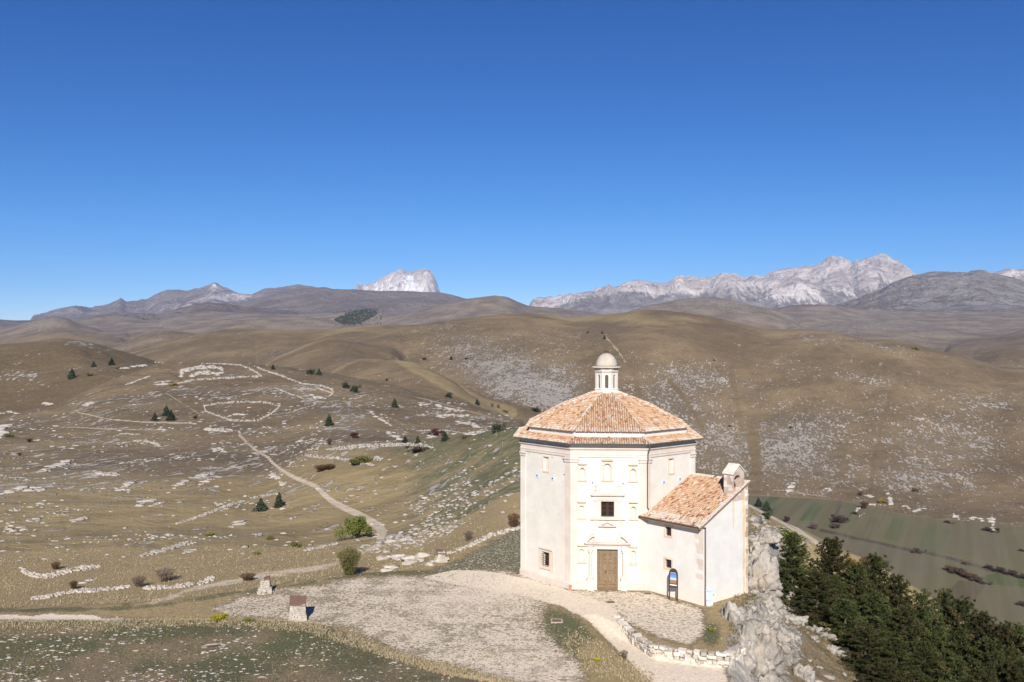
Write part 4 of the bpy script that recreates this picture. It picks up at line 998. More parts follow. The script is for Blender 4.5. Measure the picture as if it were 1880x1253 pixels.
def slope_cols(E0, E1, T0, T1, sp=.185, lo=.10):
    """columns of tiles on a plane quad: eave E0->E1, top T0->T1 (all 3D)"""
    e = (E1 - E0); Lw = e.length; e = e.normalized()
    nrm = e.cross(T0 - E0).normalized()
    if nrm.z < 0: nrm = -nrm
    up = nrm.cross(e).normalized()
    if up.z < 0: up = -up
    def ab(P_): d = P_ - E0; return d.dot(e), d.dot(up)
    a0, h0 = ab(T0); a1, h1 = ab(T1)
    out = []; n = int(Lw / sp)
    for i in range(n + 1):
        x = (i + .5) * Lw / (n + 1)
        top = (h0 + h1) / 2
        if x < a0: top = h0 * x / max(a0, 1e-6)
        if x > a1: top = h1 * (Lw - x) / max(Lw - a1, 1e-6)
        if top < .12: continue
        def lf(f, rg, x=x, top=top): 
            ee = .78 if (f * top < .35) else 0
            hh = .45 if (top - f * top < .45 and (x < a0 or x > a1)) else 0
            return min(1.0, max(ee * (rg.random() * .7 + .35), hh * (rg.random() + .4), rg.random() ** 3 * .7))
        out.append((E0 + e * x - up * lo * .3, up, top + lo * .2, e, nrm, lf))
    return out
def p3(v, z): return Vector((v.x, v.y, z))
# lower roof skirt
LE, LZ, LT, LTZ = .54, 11.56, -.64, 11.92
UE, UZ, UT, UTZ = -.48, 12.40, -(AP - 1.02), 15.08
mb = MB()
for k in range(8): mb.add([p3(oc(k, LE), LZ), p3(oc(k + 1, LE), LZ), p3(oc(k + 1, LT), LTZ), p3(oc(k, LT), LTZ)], [(0, 1, 2, 3)])
ring(mb, [(-.02, 11.42), (LE - .02, LZ - .05), (LE - .02, LZ - .005), (-.02, 11.56)], mi=1)
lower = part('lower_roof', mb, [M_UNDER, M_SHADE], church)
mb = MB()
for k in range(8):
    tiles(mb, slope_cols(p3(oc(k, LE + .05), LZ - .01), p3(oc(k + 1, LE + .05), LZ - .01), p3(oc(k, LT), LTZ), p3(oc(k + 1, LT), LTZ)), seed=k)
    a = p3(oc(k, LE + .03), LZ + .05); b2 = p3(oc(k, LT), LTZ + .05); u = (b2 - a).normalized(); sd_ = u.cross(Vector((0, 0, 1))).normalized()
    tiles(mb, [(a, u, (b2 - a).length, sd_, sd_.cross(u), lambda f, rg: .25 + rg.random() * .6)], rad=.12, seed=50 + k)
part('roof_tiles', mb, M_TILE, lower, kind='stuff')
mb = MB(); ring(mb, [(-.80, 11.8), (-.62, 11.8), (-.62, 12.31), (-.57, 12.34), (-.57, 12.39), (-.80, 12.39)]); part('drum', mb, M_WALL, church)
mb = MB()
UM, UMZ = UE - 3.0, UZ + 1.62
for k in range(8):
    mb.add([p3(oc(k, UE), UZ), p3(oc(k + 1, UE), UZ), p3(oc(k + 1, UM), UMZ), p3(oc(k, UM), UMZ)], [(0, 1, 2, 3)])
    mb.add([p3(oc(k, UM), UMZ), p3(oc(k + 1, UM), UMZ), p3(oc(k + 1, UT), UTZ), p3(oc(k, UT), UTZ)], [(0, 1, 2, 3)])
ring(mb, [(-.60, 12.392), (UE - .01, 12.355), (UE - .01, 12.395), (-.60, 12.43)], mi=0)
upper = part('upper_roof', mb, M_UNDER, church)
mb = MB()
for k in range(8):
    tiles(mb, slope_cols(p3(oc(k, UE + .06), UZ - .02), p3(oc(k + 1, UE + .06), UZ - .02), p3(oc(k, UM), UMZ), p3(oc(k + 1, UM), UMZ)), seed=20 + k)
    tiles(mb, [(c_[0], c_[1], c_[2], c_[3], c_[4], (lambda f, rg: min(1, rg.random() ** 3 * .8 + (.35 if f > .7 else 0)))) for c_ in slope_cols(p3(oc(k, UM + .04), UMZ), p3(oc(k + 1, UM + .04), UMZ), p3(oc(k, UT), UTZ), p3(oc(k + 1, UT), UTZ))], seed=30 + k)
    for (o0, za_), (o1, zb_2) in (((UE + .03, UZ), (UM, UMZ)), ((UM, UMZ), (UT, UTZ))):
        a = p3(oc(k, o0), za_ + .05); b2 = p3(oc(k, o1), zb_2 + .05); u = (b2 - a).normalized(); sd_ = u.cross(Vector((0, 0, 1))).normalized()
        tiles(mb, [(a, u, (b2 - a).length, sd_, sd_.cross(u), lambda f, rg: .2 + rg.random() * .6)], rad=.11, seed=70 + k)
part('roof_tiles', mb, M_TILE, upper, kind='stuff')

# ---- lantern
lan = bpy.data.objects.new('lantern', None); COL.objects.link(lan); lan.parent = church
def lo(k, r_): a = TH + math.pi / 8 + k * math.pi / 4; return Vector((c0.x + r_ * math.cos(a), c0.y + r_ * math.sin(a)))
def oct_prism(mb, r0, z0, r1, z1):
    vs = [(*lo(k, r0), z0) for k in range(8)] + [(*lo(k, r1), z1) for k in range(8)]
    mb.add(vs, [tuple(range(7, -1, -1)), tuple(range(8, 16))] + [(k, (k + 1) % 8, (k + 1) % 8 + 8, k + 8) for k in range(8)])
mb = MB(); oct_prism(mb, 1.16, 14.72, 1.14, 15.12); oct_prism(mb, 1.09, 15.122, 1.07, 15.40); oct_prism(mb, 1.11, 15.402, 1.05, 15.46); part('pedestal', mb, M_WALL2, lan)
for k in range(8):
    F = frame(lo(k, 1.0), lo(k + 1, 1.0)); L_ = F.len; ow = .15; m_ = L_ / 2
    mb = MB(); 
    mb.fprism(F, [(0.0, 15.46), (m_ - ow, 15.46), (m_ - ow, 16.5), (0.0, 16.5)], -.13, 0)
    mb.fprism(F, [(m_ + ow, 15.46), (L_, 15.46), (L_, 16.5), (m_ + ow, 16.5)], -.13, 0)
    arch = [(m_ - ow * math.cos(q), 16.5 + ow * math.sin(q)) for q in np.linspace(0, math.pi, 9)]
    mb.fprism(F, [(L_, 16.5), (L_, 16.78), (0, 16.78), (0, 16.5)] + arch, -.13, 0)
    mb.fbox(F, m_ - ow - .05, m_ - ow, 15.5, 16.5, .001, .02); mb.fbox(F, m_ + ow, m_ + ow + .05, 15.5, 16.5, .001, .02)
    part('lantern_side', mb, M_WALL2, lan)
    mb = MB(); q = lo(k, 1.03); Fp = frame(lo(k - 1, 1.0), lo(k, 1.0))
    mb.add([(*(Fp(L_ - .13, 0, .04).xy), 15.46), (*lo(k, 1.045), 15.46), (*(F(.13, 0, .04).xy), 15.46), (*lo(k, .97), 15.46)] + [(*(Fp(L_ - .13, 0, .04).xy), 16.78), (*lo(k, 1.045), 16.78), (*(F(.13, 0, .04).xy), 16.78), (*lo(k, .97), 16.78)],
           [(3, 2, 1, 0), (4, 5, 6, 7), (0, 1, 5, 4), (1, 2, 6, 5), (2, 3, 7, 6), (3, 0, 4, 7)]); part('corner_strip', mb, M_STONE, lan)
mb = MB(); oct_prism(mb, 1.03, 16.782, 1.03, 16.86); oct_prism(mb, 1.09, 16.862, 1.12, 16.94); oct_prism(mb, 1.04, 16.942, 1.06, 17.12); oct_prism(mb, 1.12, 17.122, 1.15, 17.2)
part('entablature', mb, M_STONE, lan)
mb = MB(); mb.lathe((c0.x, c0.y, 0), [(1.20, 17.202), (1.27, 17.24), (1.27, 17.29), (1.02, 17.33)], 24); part('slab', mb, M_STONE2, lan)
mb = MB(); mb.lathe((c0.x, c0.y, 17.331), [(.93 * math.cos(a), 1.14 * math.sin(a)) for a in np.linspace(0, 1.45, 12)], 28); part('dome', mb, M_DOME, lan, smooth=True)
mb = MB(); mb.lathe((c0.x, c0.y, 18.46), [(.16, 0), (.20, .04), (.15, .1), (.21, .2), (.19, .22), (.03, .23)], 12); mb.tube([(c0.x, c0.y, 18.68), (c0.x, c0.y, 19.55)], .018, 5); part('finial', mb, M_COPPER, lan)

# ---- annex
SLP = .458; ZA = 6.02
wb = MB()
wall_face(wb, FS, AL, -.6, ZA - .05, [(1.86, 2.44, 4.68, 5.36, .30, 1), (1.84, 2.46, 2.24, 2.90, .30, 1)])
zz = lambda s: ZA - .03 + SLP * s
wb.add([FE(0, -3), FE(AW, -3), FE(AW, zz(AW)), FE(0, zz(0))], [(0, 1, 2, 3)])
FB = frame(pB, pB - nX * AL)
wb.add([FB(0, -6), FB(AL + .3, -6), FB(AL + .3, zz(AW)), FB(0, zz(AW))], [(0, 1, 2, 3)])
part('annex_wall', wb, [M_WALL2, M_DARK], church)
window(FS, 1.86, 2.44, 4.68, 5.36, .13, .02, 3, 4, depth=.30, sill=False); window(FS, 1.84, 2.46, 2.24, 2.90, .15, .02, 3, 4, depth=.30, sill=False)
# quoins at the near corner, stained strip and rough quoins at the far corner: each stone a part
rg = random.Random(4)
z = .35; i = 0
while z < 5.7:
    h = rg.uniform(.30, .52); w_ = rg.uniform(.22, .62) if i % 2 else rg.uniform(.45, .85)
    mb = MB(); a = AL - w_
    mb.fprism(FS, [(a + rg.uniform(0, .06), z), (AL + .012, z), (AL + .012, z + h - .01), (a + rg.uniform(-.05, .07), z + h - .01)], -.02, .014)
    part('quoin', mb, M_WALL2 if rg.random() < .25 else M_STONE, church); z += h; i += 1
z = -2.6
while z < 8.2:
    h = rg.uniform(.22, .42); w_ = rg.uniform(.16, .34); mb = MB()
    mb.fbox(FE, AW - w_, AW + .05, z, z + h - .012, -.25, .02 + rg.uniform(.005, .05)); part('quoin', mb, rg.choice([M_STONE2, M_BRICKST, M_STONE2, M_STONE]), church); z += h
mb = MB(); pts = []
zs_ = np.linspace(-2.4, 8.25, 26)
l = [(4.92 + .05 * math.sin(z * 2.1) - .12 * (z > 6.5) + rg.uniform(-.03, .03), z) for z in zs_]; r_ = [(5.16 + rg.uniform(-.03, .03), z) for z in zs_]
for i in range(25): mb.add([FE(*l[i], .006), FE(*r_[i], .006), FE(*r_[i + 1], .006), FE(*l[i + 1], .006)], [(0, 1, 2, 3)])
part('ochre_stain', mb, M_OCHRE, church); mb = MB()
for i in range(9):
    z0_, z1_ = 5.2 + i * .26, 5.2 + (i + 1) * .26; wd = .03 + i * .012
    mb.add([FE(3.72 - wd, z0_, .006), FE(3.72 + wd, z0_, .006), FE(3.72 + wd + .01, z1_, .006), FE(3.72 - wd - .01, z1_, .006)], [(0, 1, 2, 3)])
part('ochre_stain', mb, M_OCHRE, church)
# annex roof
def Rf(s, n, dz=0.0):
    p = P8[6] + dX * s + nX * n; return Vector((p.x, p.y, ZA + .10 + SLP * s + dz))
mb = MB()
S0, S1, N1 = -.52, 5.62, AL + .16
low_ = [Rf(S0, -.42), Rf(S0, N1), Rf(S1, N1), Rf(S1, 0), Rf(0, 0)]
mb.add([v for v in low_] + [v - Vector((0, 0, .13)) for v in low_], [(0, 1, 2, 3, 4), (9, 8, 7, 6, 5)] + [(i, i + 5, (i + 1) % 5 + 5, (i + 1) % 5) for i in range(5)])
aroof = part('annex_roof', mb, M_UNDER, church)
mb = MB(); cols = []
up = (Rf(1, 0) - Rf(0, 0)).normalized(); sdv = Vector((nX.x, nX.y, 0)); nn = sdv.cross(up).normalized(); nn = nn if nn.z > 0 else -nn
nc_ = int((N1 + .40) / .185)
for i in range(nc_):
    n_ = -.36 + (i + .5) * (N1 + .40) / nc_
    s_ = S0 - .05 if n_ > 0 else max(S0 - .05, n_ - .05) * 1.0 if False else S0 - .05
    Ls = (S1 - s_) * (1 + SLP ** 2) ** .5 if n_ > 0.02 else (n_ - s_) * 1.1
    if Ls < .15: continue
    def lf(f, rg, n_=n_): return min(1, max((.75 if f < .13 else .0) * (rg.random() * .6 + .5), (.8 if n_ > N1 - .25 else 0), (.7 if f > .93 else 0), rg.random() ** 3 * .75))
    cols.append((Rf(s_, n_, .005), up, Ls, sdv, nn, lf))
tiles(mb, cols, seed=91)
part('roof_tiles', mb, M_TILE, aroof, kind='stuff')
# bell gable
SB0, SB1, BT = 3.60, 5.06, .80
def bl(s, z, o): return FE(s, z, o)
mb = MB(); op0, op1 = 3.76, 4.58; zb0, zb1, zs0 = 7.35, 9.42, 8.95
mb.fbox(FE, SB0, op0, zb0, zs0, -BT, .03); mb.fbox(FE, op1, SB1, zb0, zs0, -BT, .03); mb.fbox(FE, op0, op1, zb0, 7.72, -BT, .03)
m_ = (op0 + op1) / 2; rr = (op1 - op0) / 2; ridge_s = (SB0 + SB1) / 2
mb.fprism(FE, [(SB1, zs0), (SB1, zb1), (ridge_s, 10.0), (SB0, zb1), (SB0, zs0)] + [(m_ - rr * math.cos(q), zs0 + rr * .8 * math.sin(q)) for q in np.linspace(0, math.pi, 9)], -BT, .03)
bell_g = part('bell_gable', mb, M_BRICKST, church)
for sg in (-1, 1):
    mb = MB(); e_ = SB0 - .10 if sg < 0 else SB1 + .10
    q = [(e_, 9.36), (ridge_s, 10.02), (ridge_s, 10.12), (e_, 9.45)]
    if sg > 0: q = q[::-1]
    mb.fprism(FE, q[::-1] if sg < 0 else q[::-1], -BT - .08, .12); part('roof_slab', mb, M_STONE2, bell_g)
z = 7.5
while z < 9.3:     # squared blocks on the gable's left side
    h = rg.uniform(.16, .26)
    a = -BT
    while a < -.02:
        l_ = rg.uniform(.22, .42); b2 = min(.03, a + l_)
        mb = MB(); e = rg.uniform(.006, .025)
        mb.fbox(FE, SB0 - e, SB0 + .05, z, z + h - .012, a + .006, b2 - .006); part('block', mb, rg.choice([M_BRICKST, M_STONE2, M_STONE2, M_BRICKST]), bell_g); a = b2
    z += h
mb = MB(); cbell = FE(m_ + .1, 0, -.4); mb.lathe((cbell.x, cbell.y, 8.42), [(.20, 0), (.17, .06), (.12, .2), (.10, .28), (.04, .33)], 12); mb.tube([(cbell.x, cbell.y, 8.74), (cbell.x, cbell.y, 8.95)], .02, 5)
a_, b_ = FE(op0, 8.95, -.4), FE(op1, 8.95, -.4); mb.tube([a_, b_], .035, 6); part('bell', mb, M_IRON, bell_g)
mb = MB(); mb.fbox(FE, SB1 + .002, AW + .04, 7.9, 8.50, -.7, .03); mb.fbox(FE, SB1 + .004, AW + .08, 8.502, 8.60, -.75, .06); part('parapet', mb, M_WALL2, church)
# rain pipes
mb = MB(); q = oc(6, .62); p0 = Vector((q.x, q.y, 11.50)); p1 = FR(SA + .02, 11.1, .30); p2 = FR(SA + .14, 10.6, .24); 
p1 = Vector((*oc(6, .42), 11.12)); p2 = Vector((*oc(6, .20), 10.75)); p3_ = Vector((*oc(6, .20), 10.3)); p4 = Vector((*oc(6, .11), 10.0)); p5 = Vector((*oc(6, .11), 7.1)); p6 = p5 + Vector((.12, .05, -.12))
p5.z = 6.55; p6 = p5 + Vector((.12, .03, -.12))
mb.tube([p0, p1, p2, p3_, p4, p5, p6], .05, 8); part('rain_pipe', mb, M_COPPER, church)
mb = MB(); q0 = FS(AL - .05, 5.92, .46); q1 = FS(AL + .02, 5.80, .28)
mb.tube([FS(AL - .15, 5.60, .34), FS(AL + .02, 5.86, .30), FE(.16, 5.80, .12), FE(.18, 5.6, .09), FE(.18, 2.4, .09), FE(.17, -.05, .09)], .05, 8); mb.tube([FS(AL - .45, 5.98, .54), FS(AL + .02, 5.88, .30)], .045, 8)
part('rain_pipe', mb, M_COPPER, church)
mb = MB()
mb.tube([FS(-.3, ZA - .10, .58), FS(AL + .1, ZA - .10, .58)], .055, 8); part('gutter', mb, M_COPPER, church)
mb = MB()
for k in (4, 5, 6):
    a = p3(oc(k, LE + .06), LZ - .03); b2 = p3(oc(k + 1, LE + .06), LZ - .03); mb.tube([a, b2], .04, 6)
part('gutter', mb, M_COPPER, church)

# ------------------------------------------------------------------ small things by the church
# information board
q = FS(3.2, 0, .62)
sgn = thing('information_board', 'round-topped brown information board on two posts in front of the annex wall', 'sign', (q.x, q.y, float(gz(q.x, q.y)[0]) - .02))
Fq = frame(Vector((q.x, q.y)) - FS.d * .30, Vector((q.x, q.y)) + FS.d * .30)
Fq = frame(Vector((q.x - .33, q.y + .20)), Vector((q.x + .27, q.y - .14)))
zb = sgn.location.z
for s in (.0, .62):
    mb = MB(); mb.fbox(Fq, s, s + .07, zb - .2, zb + 1.95, -.04, .04); part('post', mb, M_BOARD, sgn)
mb = MB(); arc = [(.345 + .345 * math.cos(a), zb + 2.0 + .42 * math.sin(a)) for a in np.linspace(0, math.pi, 13)]
mb.fprism(Fq, [(0.0, zb + 1.0), (.69, zb + 1.0)] + arc, -.03, .03); bo = part('board', mb, M_BOARD, sgn)
m, t, b = newmat('printed_landscape', .4); B = NB(t)
sp = B.n('ShaderNodeSeparateXYZ'); B.L(B.pos(), sp.inputs[0]); zf = B.math('SUBTRACT', sp.outputs[2], zb)
cc = B.ramp(B.math('DIVIDE', B.math('SUBTRACT', zf, 1.28), .75), [(0, (.20, .12, .08)), (.38, (.30, .20, .13)), (.46, (.55, .60, .70)), (.60, (.16, .28, .58)), (1, (.07, .15, .42))]); t.links.new(cc, b.inputs['Base Color'])
mb = MB(); mb.fbox(Fq, .10, .59, zb + 1.28, zb + 2.03, .032, .036); part('picture', mb, m, sgn)
M_PAPER = plain('white_label', (.72, .71, .68), .5, var=.05)
mb = MB(); mb.fbox(Fq, .08, .61, zb + 1.14, zb + 1.22, .032, .036); mb.fbox(Fq, .14, .55, zb + 2.07, zb + 2.10, .032, .036); part('caption_strip', mb, M_PAPER, sgn)
# utility box
q = FE(.52, 0, .26); zb = float(gz(q.x, q.y)[0])
ub = thing('utility_box', 'pale blue-grey electrical cabinet standing against the white annex end wall', 'utility box', (q.x, q.y, zb))
zb += .0
mb = MB(); mb.fbox(FE, .18, .78, zb + .42, zb + 1.10, .10, .42); mb.fprism(FE, [(.14, zb + 1.102), (.82, zb + 1.102), (.82, zb + 1.14), (.14, zb + 1.14)], .08, .46); part('cabinet', mb, M_BOX, ub)
mb = MB(); mb.fbox(FE, .22, .70, zb - .2, zb + .418, .12, .38); part('pedestal', mb, M_BOX, ub)
mb = MB(); mb.fbox(FE, .21, .75, zb + .46, zb + 1.06, .421, .432); dd = part('cabinet_door', mb, M_BOX, ub)
mb = MB(); mb.fbox(FE, .68, .71, zb + .70, zb + .84, .433, .45); part('handle', mb, M_IRON, ub)
# red post by the front left corner
q = FR(-.02, 0, .42); zb = float(gz(q.x, q.y)[0])
rp = thing('marker_post', 'short square orange-red post at the foot of the church corner', 'post', (q.x, q.y, zb))
mb = MB(); mb.box((q.x, q.y, zb + .17), (.19, .19, .40)); part('shaft', mb, M_RED, rp); mb = MB(); mb.box((q.x, q.y, zb + .395), (.23, .23, .045)); part('cap', mb, M_RED, rp)
# drain grates
M_GRIM = plain('dull_kerb_stone', (.42, .36, .29), .9)
M_GRATE = plain('rusty_drain_iron', (.16, .10, .07), .7, var=.5)
for px, py, w_, lab in ((1022, 1141, .62, 'square drain grate in a stone rim on the green patch left of the path'), (1121, 1107, .5, 'rusty rectangular drain grate in the path before the portal'), (1189, 1091, .5, 'small rusty drain grate at the foot of the annex wall')):
    h = hit(px, py); g = thing('drain_grate', lab, 'drain grate', h)
    mb = MB(); r2 = w_ / 2 + .10
    for a, b2, c_, d_ in ((-r2, r2, -r2, -w_ / 2), (-r2, r2, w_ / 2, r2), (-r2, -w_ / 2, -w_ / 2, w_ / 2), (w_ / 2, r2, -w_ / 2, w_ / 2)): mb.box((h.x + (a + b2) / 2, h.y + (c_ + d_) / 2, h.z + .01), (abs(b2 - a), abs(d_ - c_), .10))
    part('rim', mb, M_GRIM, g)
    for i in range(5):
        mb = MB(); mb.box((h.x, h.y - w_ / 2 + (i + .5) * w_ / 5, h.z + .03), (w_, w_ / 5 * .6, .05)); part('bar', mb, M_GRATE, g)
# ------------------------------------------------------------------ rocks, rubble walls
def hits(P, Y0=None):
    """first ground points on many sight lines"""
    P = np.asarray(P, float); ys = _YS[::2] if Y0 is None else _YS[_YS > Y0][::2]
    out = []
    for c in range(0, len(P), 300):
        q = P[c:c + 300]
        px = np.repeat(q[:, :1], len(ys), 1); Yg = np.repeat(ys[None, :], len(q), 0)
        z = terrain(px, Yg); pr = CY - (z - CAMZ) / Yg * FPX
        ok = pr <= q[:, 1:2]; i = np.where(ok.any(1), ok.argmax(1), len(ys) - 1); i = np.clip(i, 1, None)
        r = np.arange(len(q)); a = pr[r, i - 1]; b = pr[r, i]; t = np.clip((a - q[:, 1]) / np.where(a - b == 0, 1, a - b), 0, 1)
        Y = ys[i - 1] + (ys[i] - ys[i - 1]) * t
        out.append(np.stack([(q[:, 0] - CX) / FPX * Y, Y, terrain(q[:, 0], Y)], 1))
    return np.concatenate(out)
def ico(sub):
    import bmesh
    bm = bmesh.new(); bmesh.ops.create_icosphere(bm, subdivisions=sub, radius=1.0)
    v = np.array([p.co[:] for p in bm.verts]); f = np.array([[q.index for q in p.verts] for p in bm.faces]); bm.free(); return v, f
I1, I2, I4, I5 = ico(1), ico(2), ico(5), ico(6)
def rocks_mesh(name, pos, size, mat, flat=.55, elong=1.6, ang=None, sub=1, rgh=.28, seed=1, tilt=.25, smooth=False):
    """pos (n,3), size (n,) half extents -> one mesh of angular stones bedded in the ground"""
    rg = np.random.default_rng(seed); V0, F0 = (I1, I2)[sub - 1]; n = len(pos); m = len(V0)
    if ang is None: ang = rg.random(n) * math.pi
    sx = size * rg.uniform(.8, elong, n); sy = size * rg.uniform(.6, 1.0, n); sz = size * flat * rg.uniform(.7, 1.2, n)
    V = V0[None] * (1 + rg.normal(0, rgh, (n, m, 1)))
    V = np.clip(V, -1.05, 1.05) * np.stack([sx, sy, sz], 1)[:, None, :]
    tx = rg.normal(0, tilt, n)
    c, s = np.cos(tx)[:, None], np.sin(tx)[:, None]; y, z = V[..., 1] * c - V[..., 2] * s, V[..., 1] * s + V[..., 2] * c; V[..., 1], V[..., 2] = y, z
    c, s = np.cos(ang)[:, None], np.sin(ang)[:, None]; x, y = V[..., 0] * c - V[..., 1] * s, V[..., 0] * s + V[..., 1] * c; V[..., 0], V[..., 1] = x, y
    V += pos[:, None, :]; F = F0[None] + (np.arange(n) * m)[:, None, None]
    return fast_mesh(name, V.reshape(-1, 3), F.reshape(-1, 3), mat, smooth)
def fast_mesh(name, V, F, mat, smooth=False, colr=None):
    me = bpy.data.meshes.new(name); k = F.shape[1]
    me.vertices.add(len(V)); me.vertices.foreach_set('co', np.ascontiguousarray(V, np.float32).ravel())
    me.loops.add(F.size); me.loops.foreach_set('vertex_index', np.ascontiguousarray(F, np.int32).ravel())
    me.polygons.add(len(F)); me.polygons.foreach_set('loop_start', np.arange(0, F.size, k, dtype=np.int32))
    me.update(calc_edges=True)
    if smooth: me.polygons.foreach_set('use_smooth', np.ones(len(F), bool))
    if colr is not None:
        at = me.color_attributes.new('tcol', 'FLOAT_COLOR', 'POINT'); at.data.foreach_set('color', np.asarray(colr, np.float32).ravel())
    me.materials.append(mat); return me
def rockmat(name, a, b_, dark=(.10, .085, .07), pits=.35, sc=1.0):
    m, t, b = newmat(name, .93); B = NB(t)
    n1 = B.noise(.7 * sc, 6, .65); n2 = B.noise(3.5 * sc, 5, .7); v = B.noise(1.9 * sc, 3, .5)
    c = B.mix(B.step(n1, .3, .7), a, b_); c = B.mix(B.math('MULTIPLY', B.step(n2, .5, .72), .55), c, tuple(x * .55 for x in a))
    c = B.mix(B.math('MULTIPLY', B.step(v, .63, .68), pits * 2), c, dark)
    c = B.mix(B.math('MULTIPLY', B.step(B.noise(.45 * sc, 4), .55, .7), .35), c, (.50, .38, .27))
    t.links.new(c, b.inputs['Base Color']); B.bump(b, B.math('ADD', n2, B.math('MULTIPLY', n1, 2)), .12 / sc, .9); return m
M_ROCK = rockmat('pale_limestone_rock', (0.220, 0.198, 0.172), (0.396, 0.356, 0.308))
M_ROCKF = rockmat('hillside_limestone', (0.285, 0.261, 0.236), (0.418, 0.385, 0.347), pits=.1, sc=.5)
M_RUBBLE = rockmat('rubble_stone', (0.336, 0.298, 0.252), (0.504, 0.454, 0.391), pits=.12, sc=1.5)

def band(pts, w_px, s_px, dens=1.0, seed=0):
    rg = np.random.default_rng(seed); pts = np.array(pts, float)
    seg = np.hypot(*np.diff(pts, axis=0).T); L_ = seg.sum()
    n = int(max(2, min(520, L_ * max(w_px, s_px) / (s_px * s_px) * dens * 1.0)))
    u = np.sort(rg.random(n)) * L_; cu = np.concatenate([[0], np.cumsum(seg)])
    x = np.interp(u, cu, pts[:, 0]); y = np.interp(u, cu, pts[:, 1])
    taper = np.sqrt(np.clip(np.minimum(u, L_ - u) / (L_ * .12 + 1e-6), .15, 1))
    return np.stack([x + rg.normal(0, .5, n), y + rg.uniform(-.5, .5, n) * w_px * taper], 1)
def A6(*q): return [(x / 2.9375, 640 + y / 2.9375) for x, y in q]
def A5(*q): return [(600 + x / 4.7, 650 + y / 4.7) for x, y in q]
def A6b(*q): return [(x / 3.917, 1040 + y / 3.917) for x, y in q]
def A5b(*q): return [(600 + x / 7.83, 930 + y / 7.83) for x, y in q]
def A8(*q): return [(1360 + x / 3.615, 880 + y / 3.615) for x, y in q]
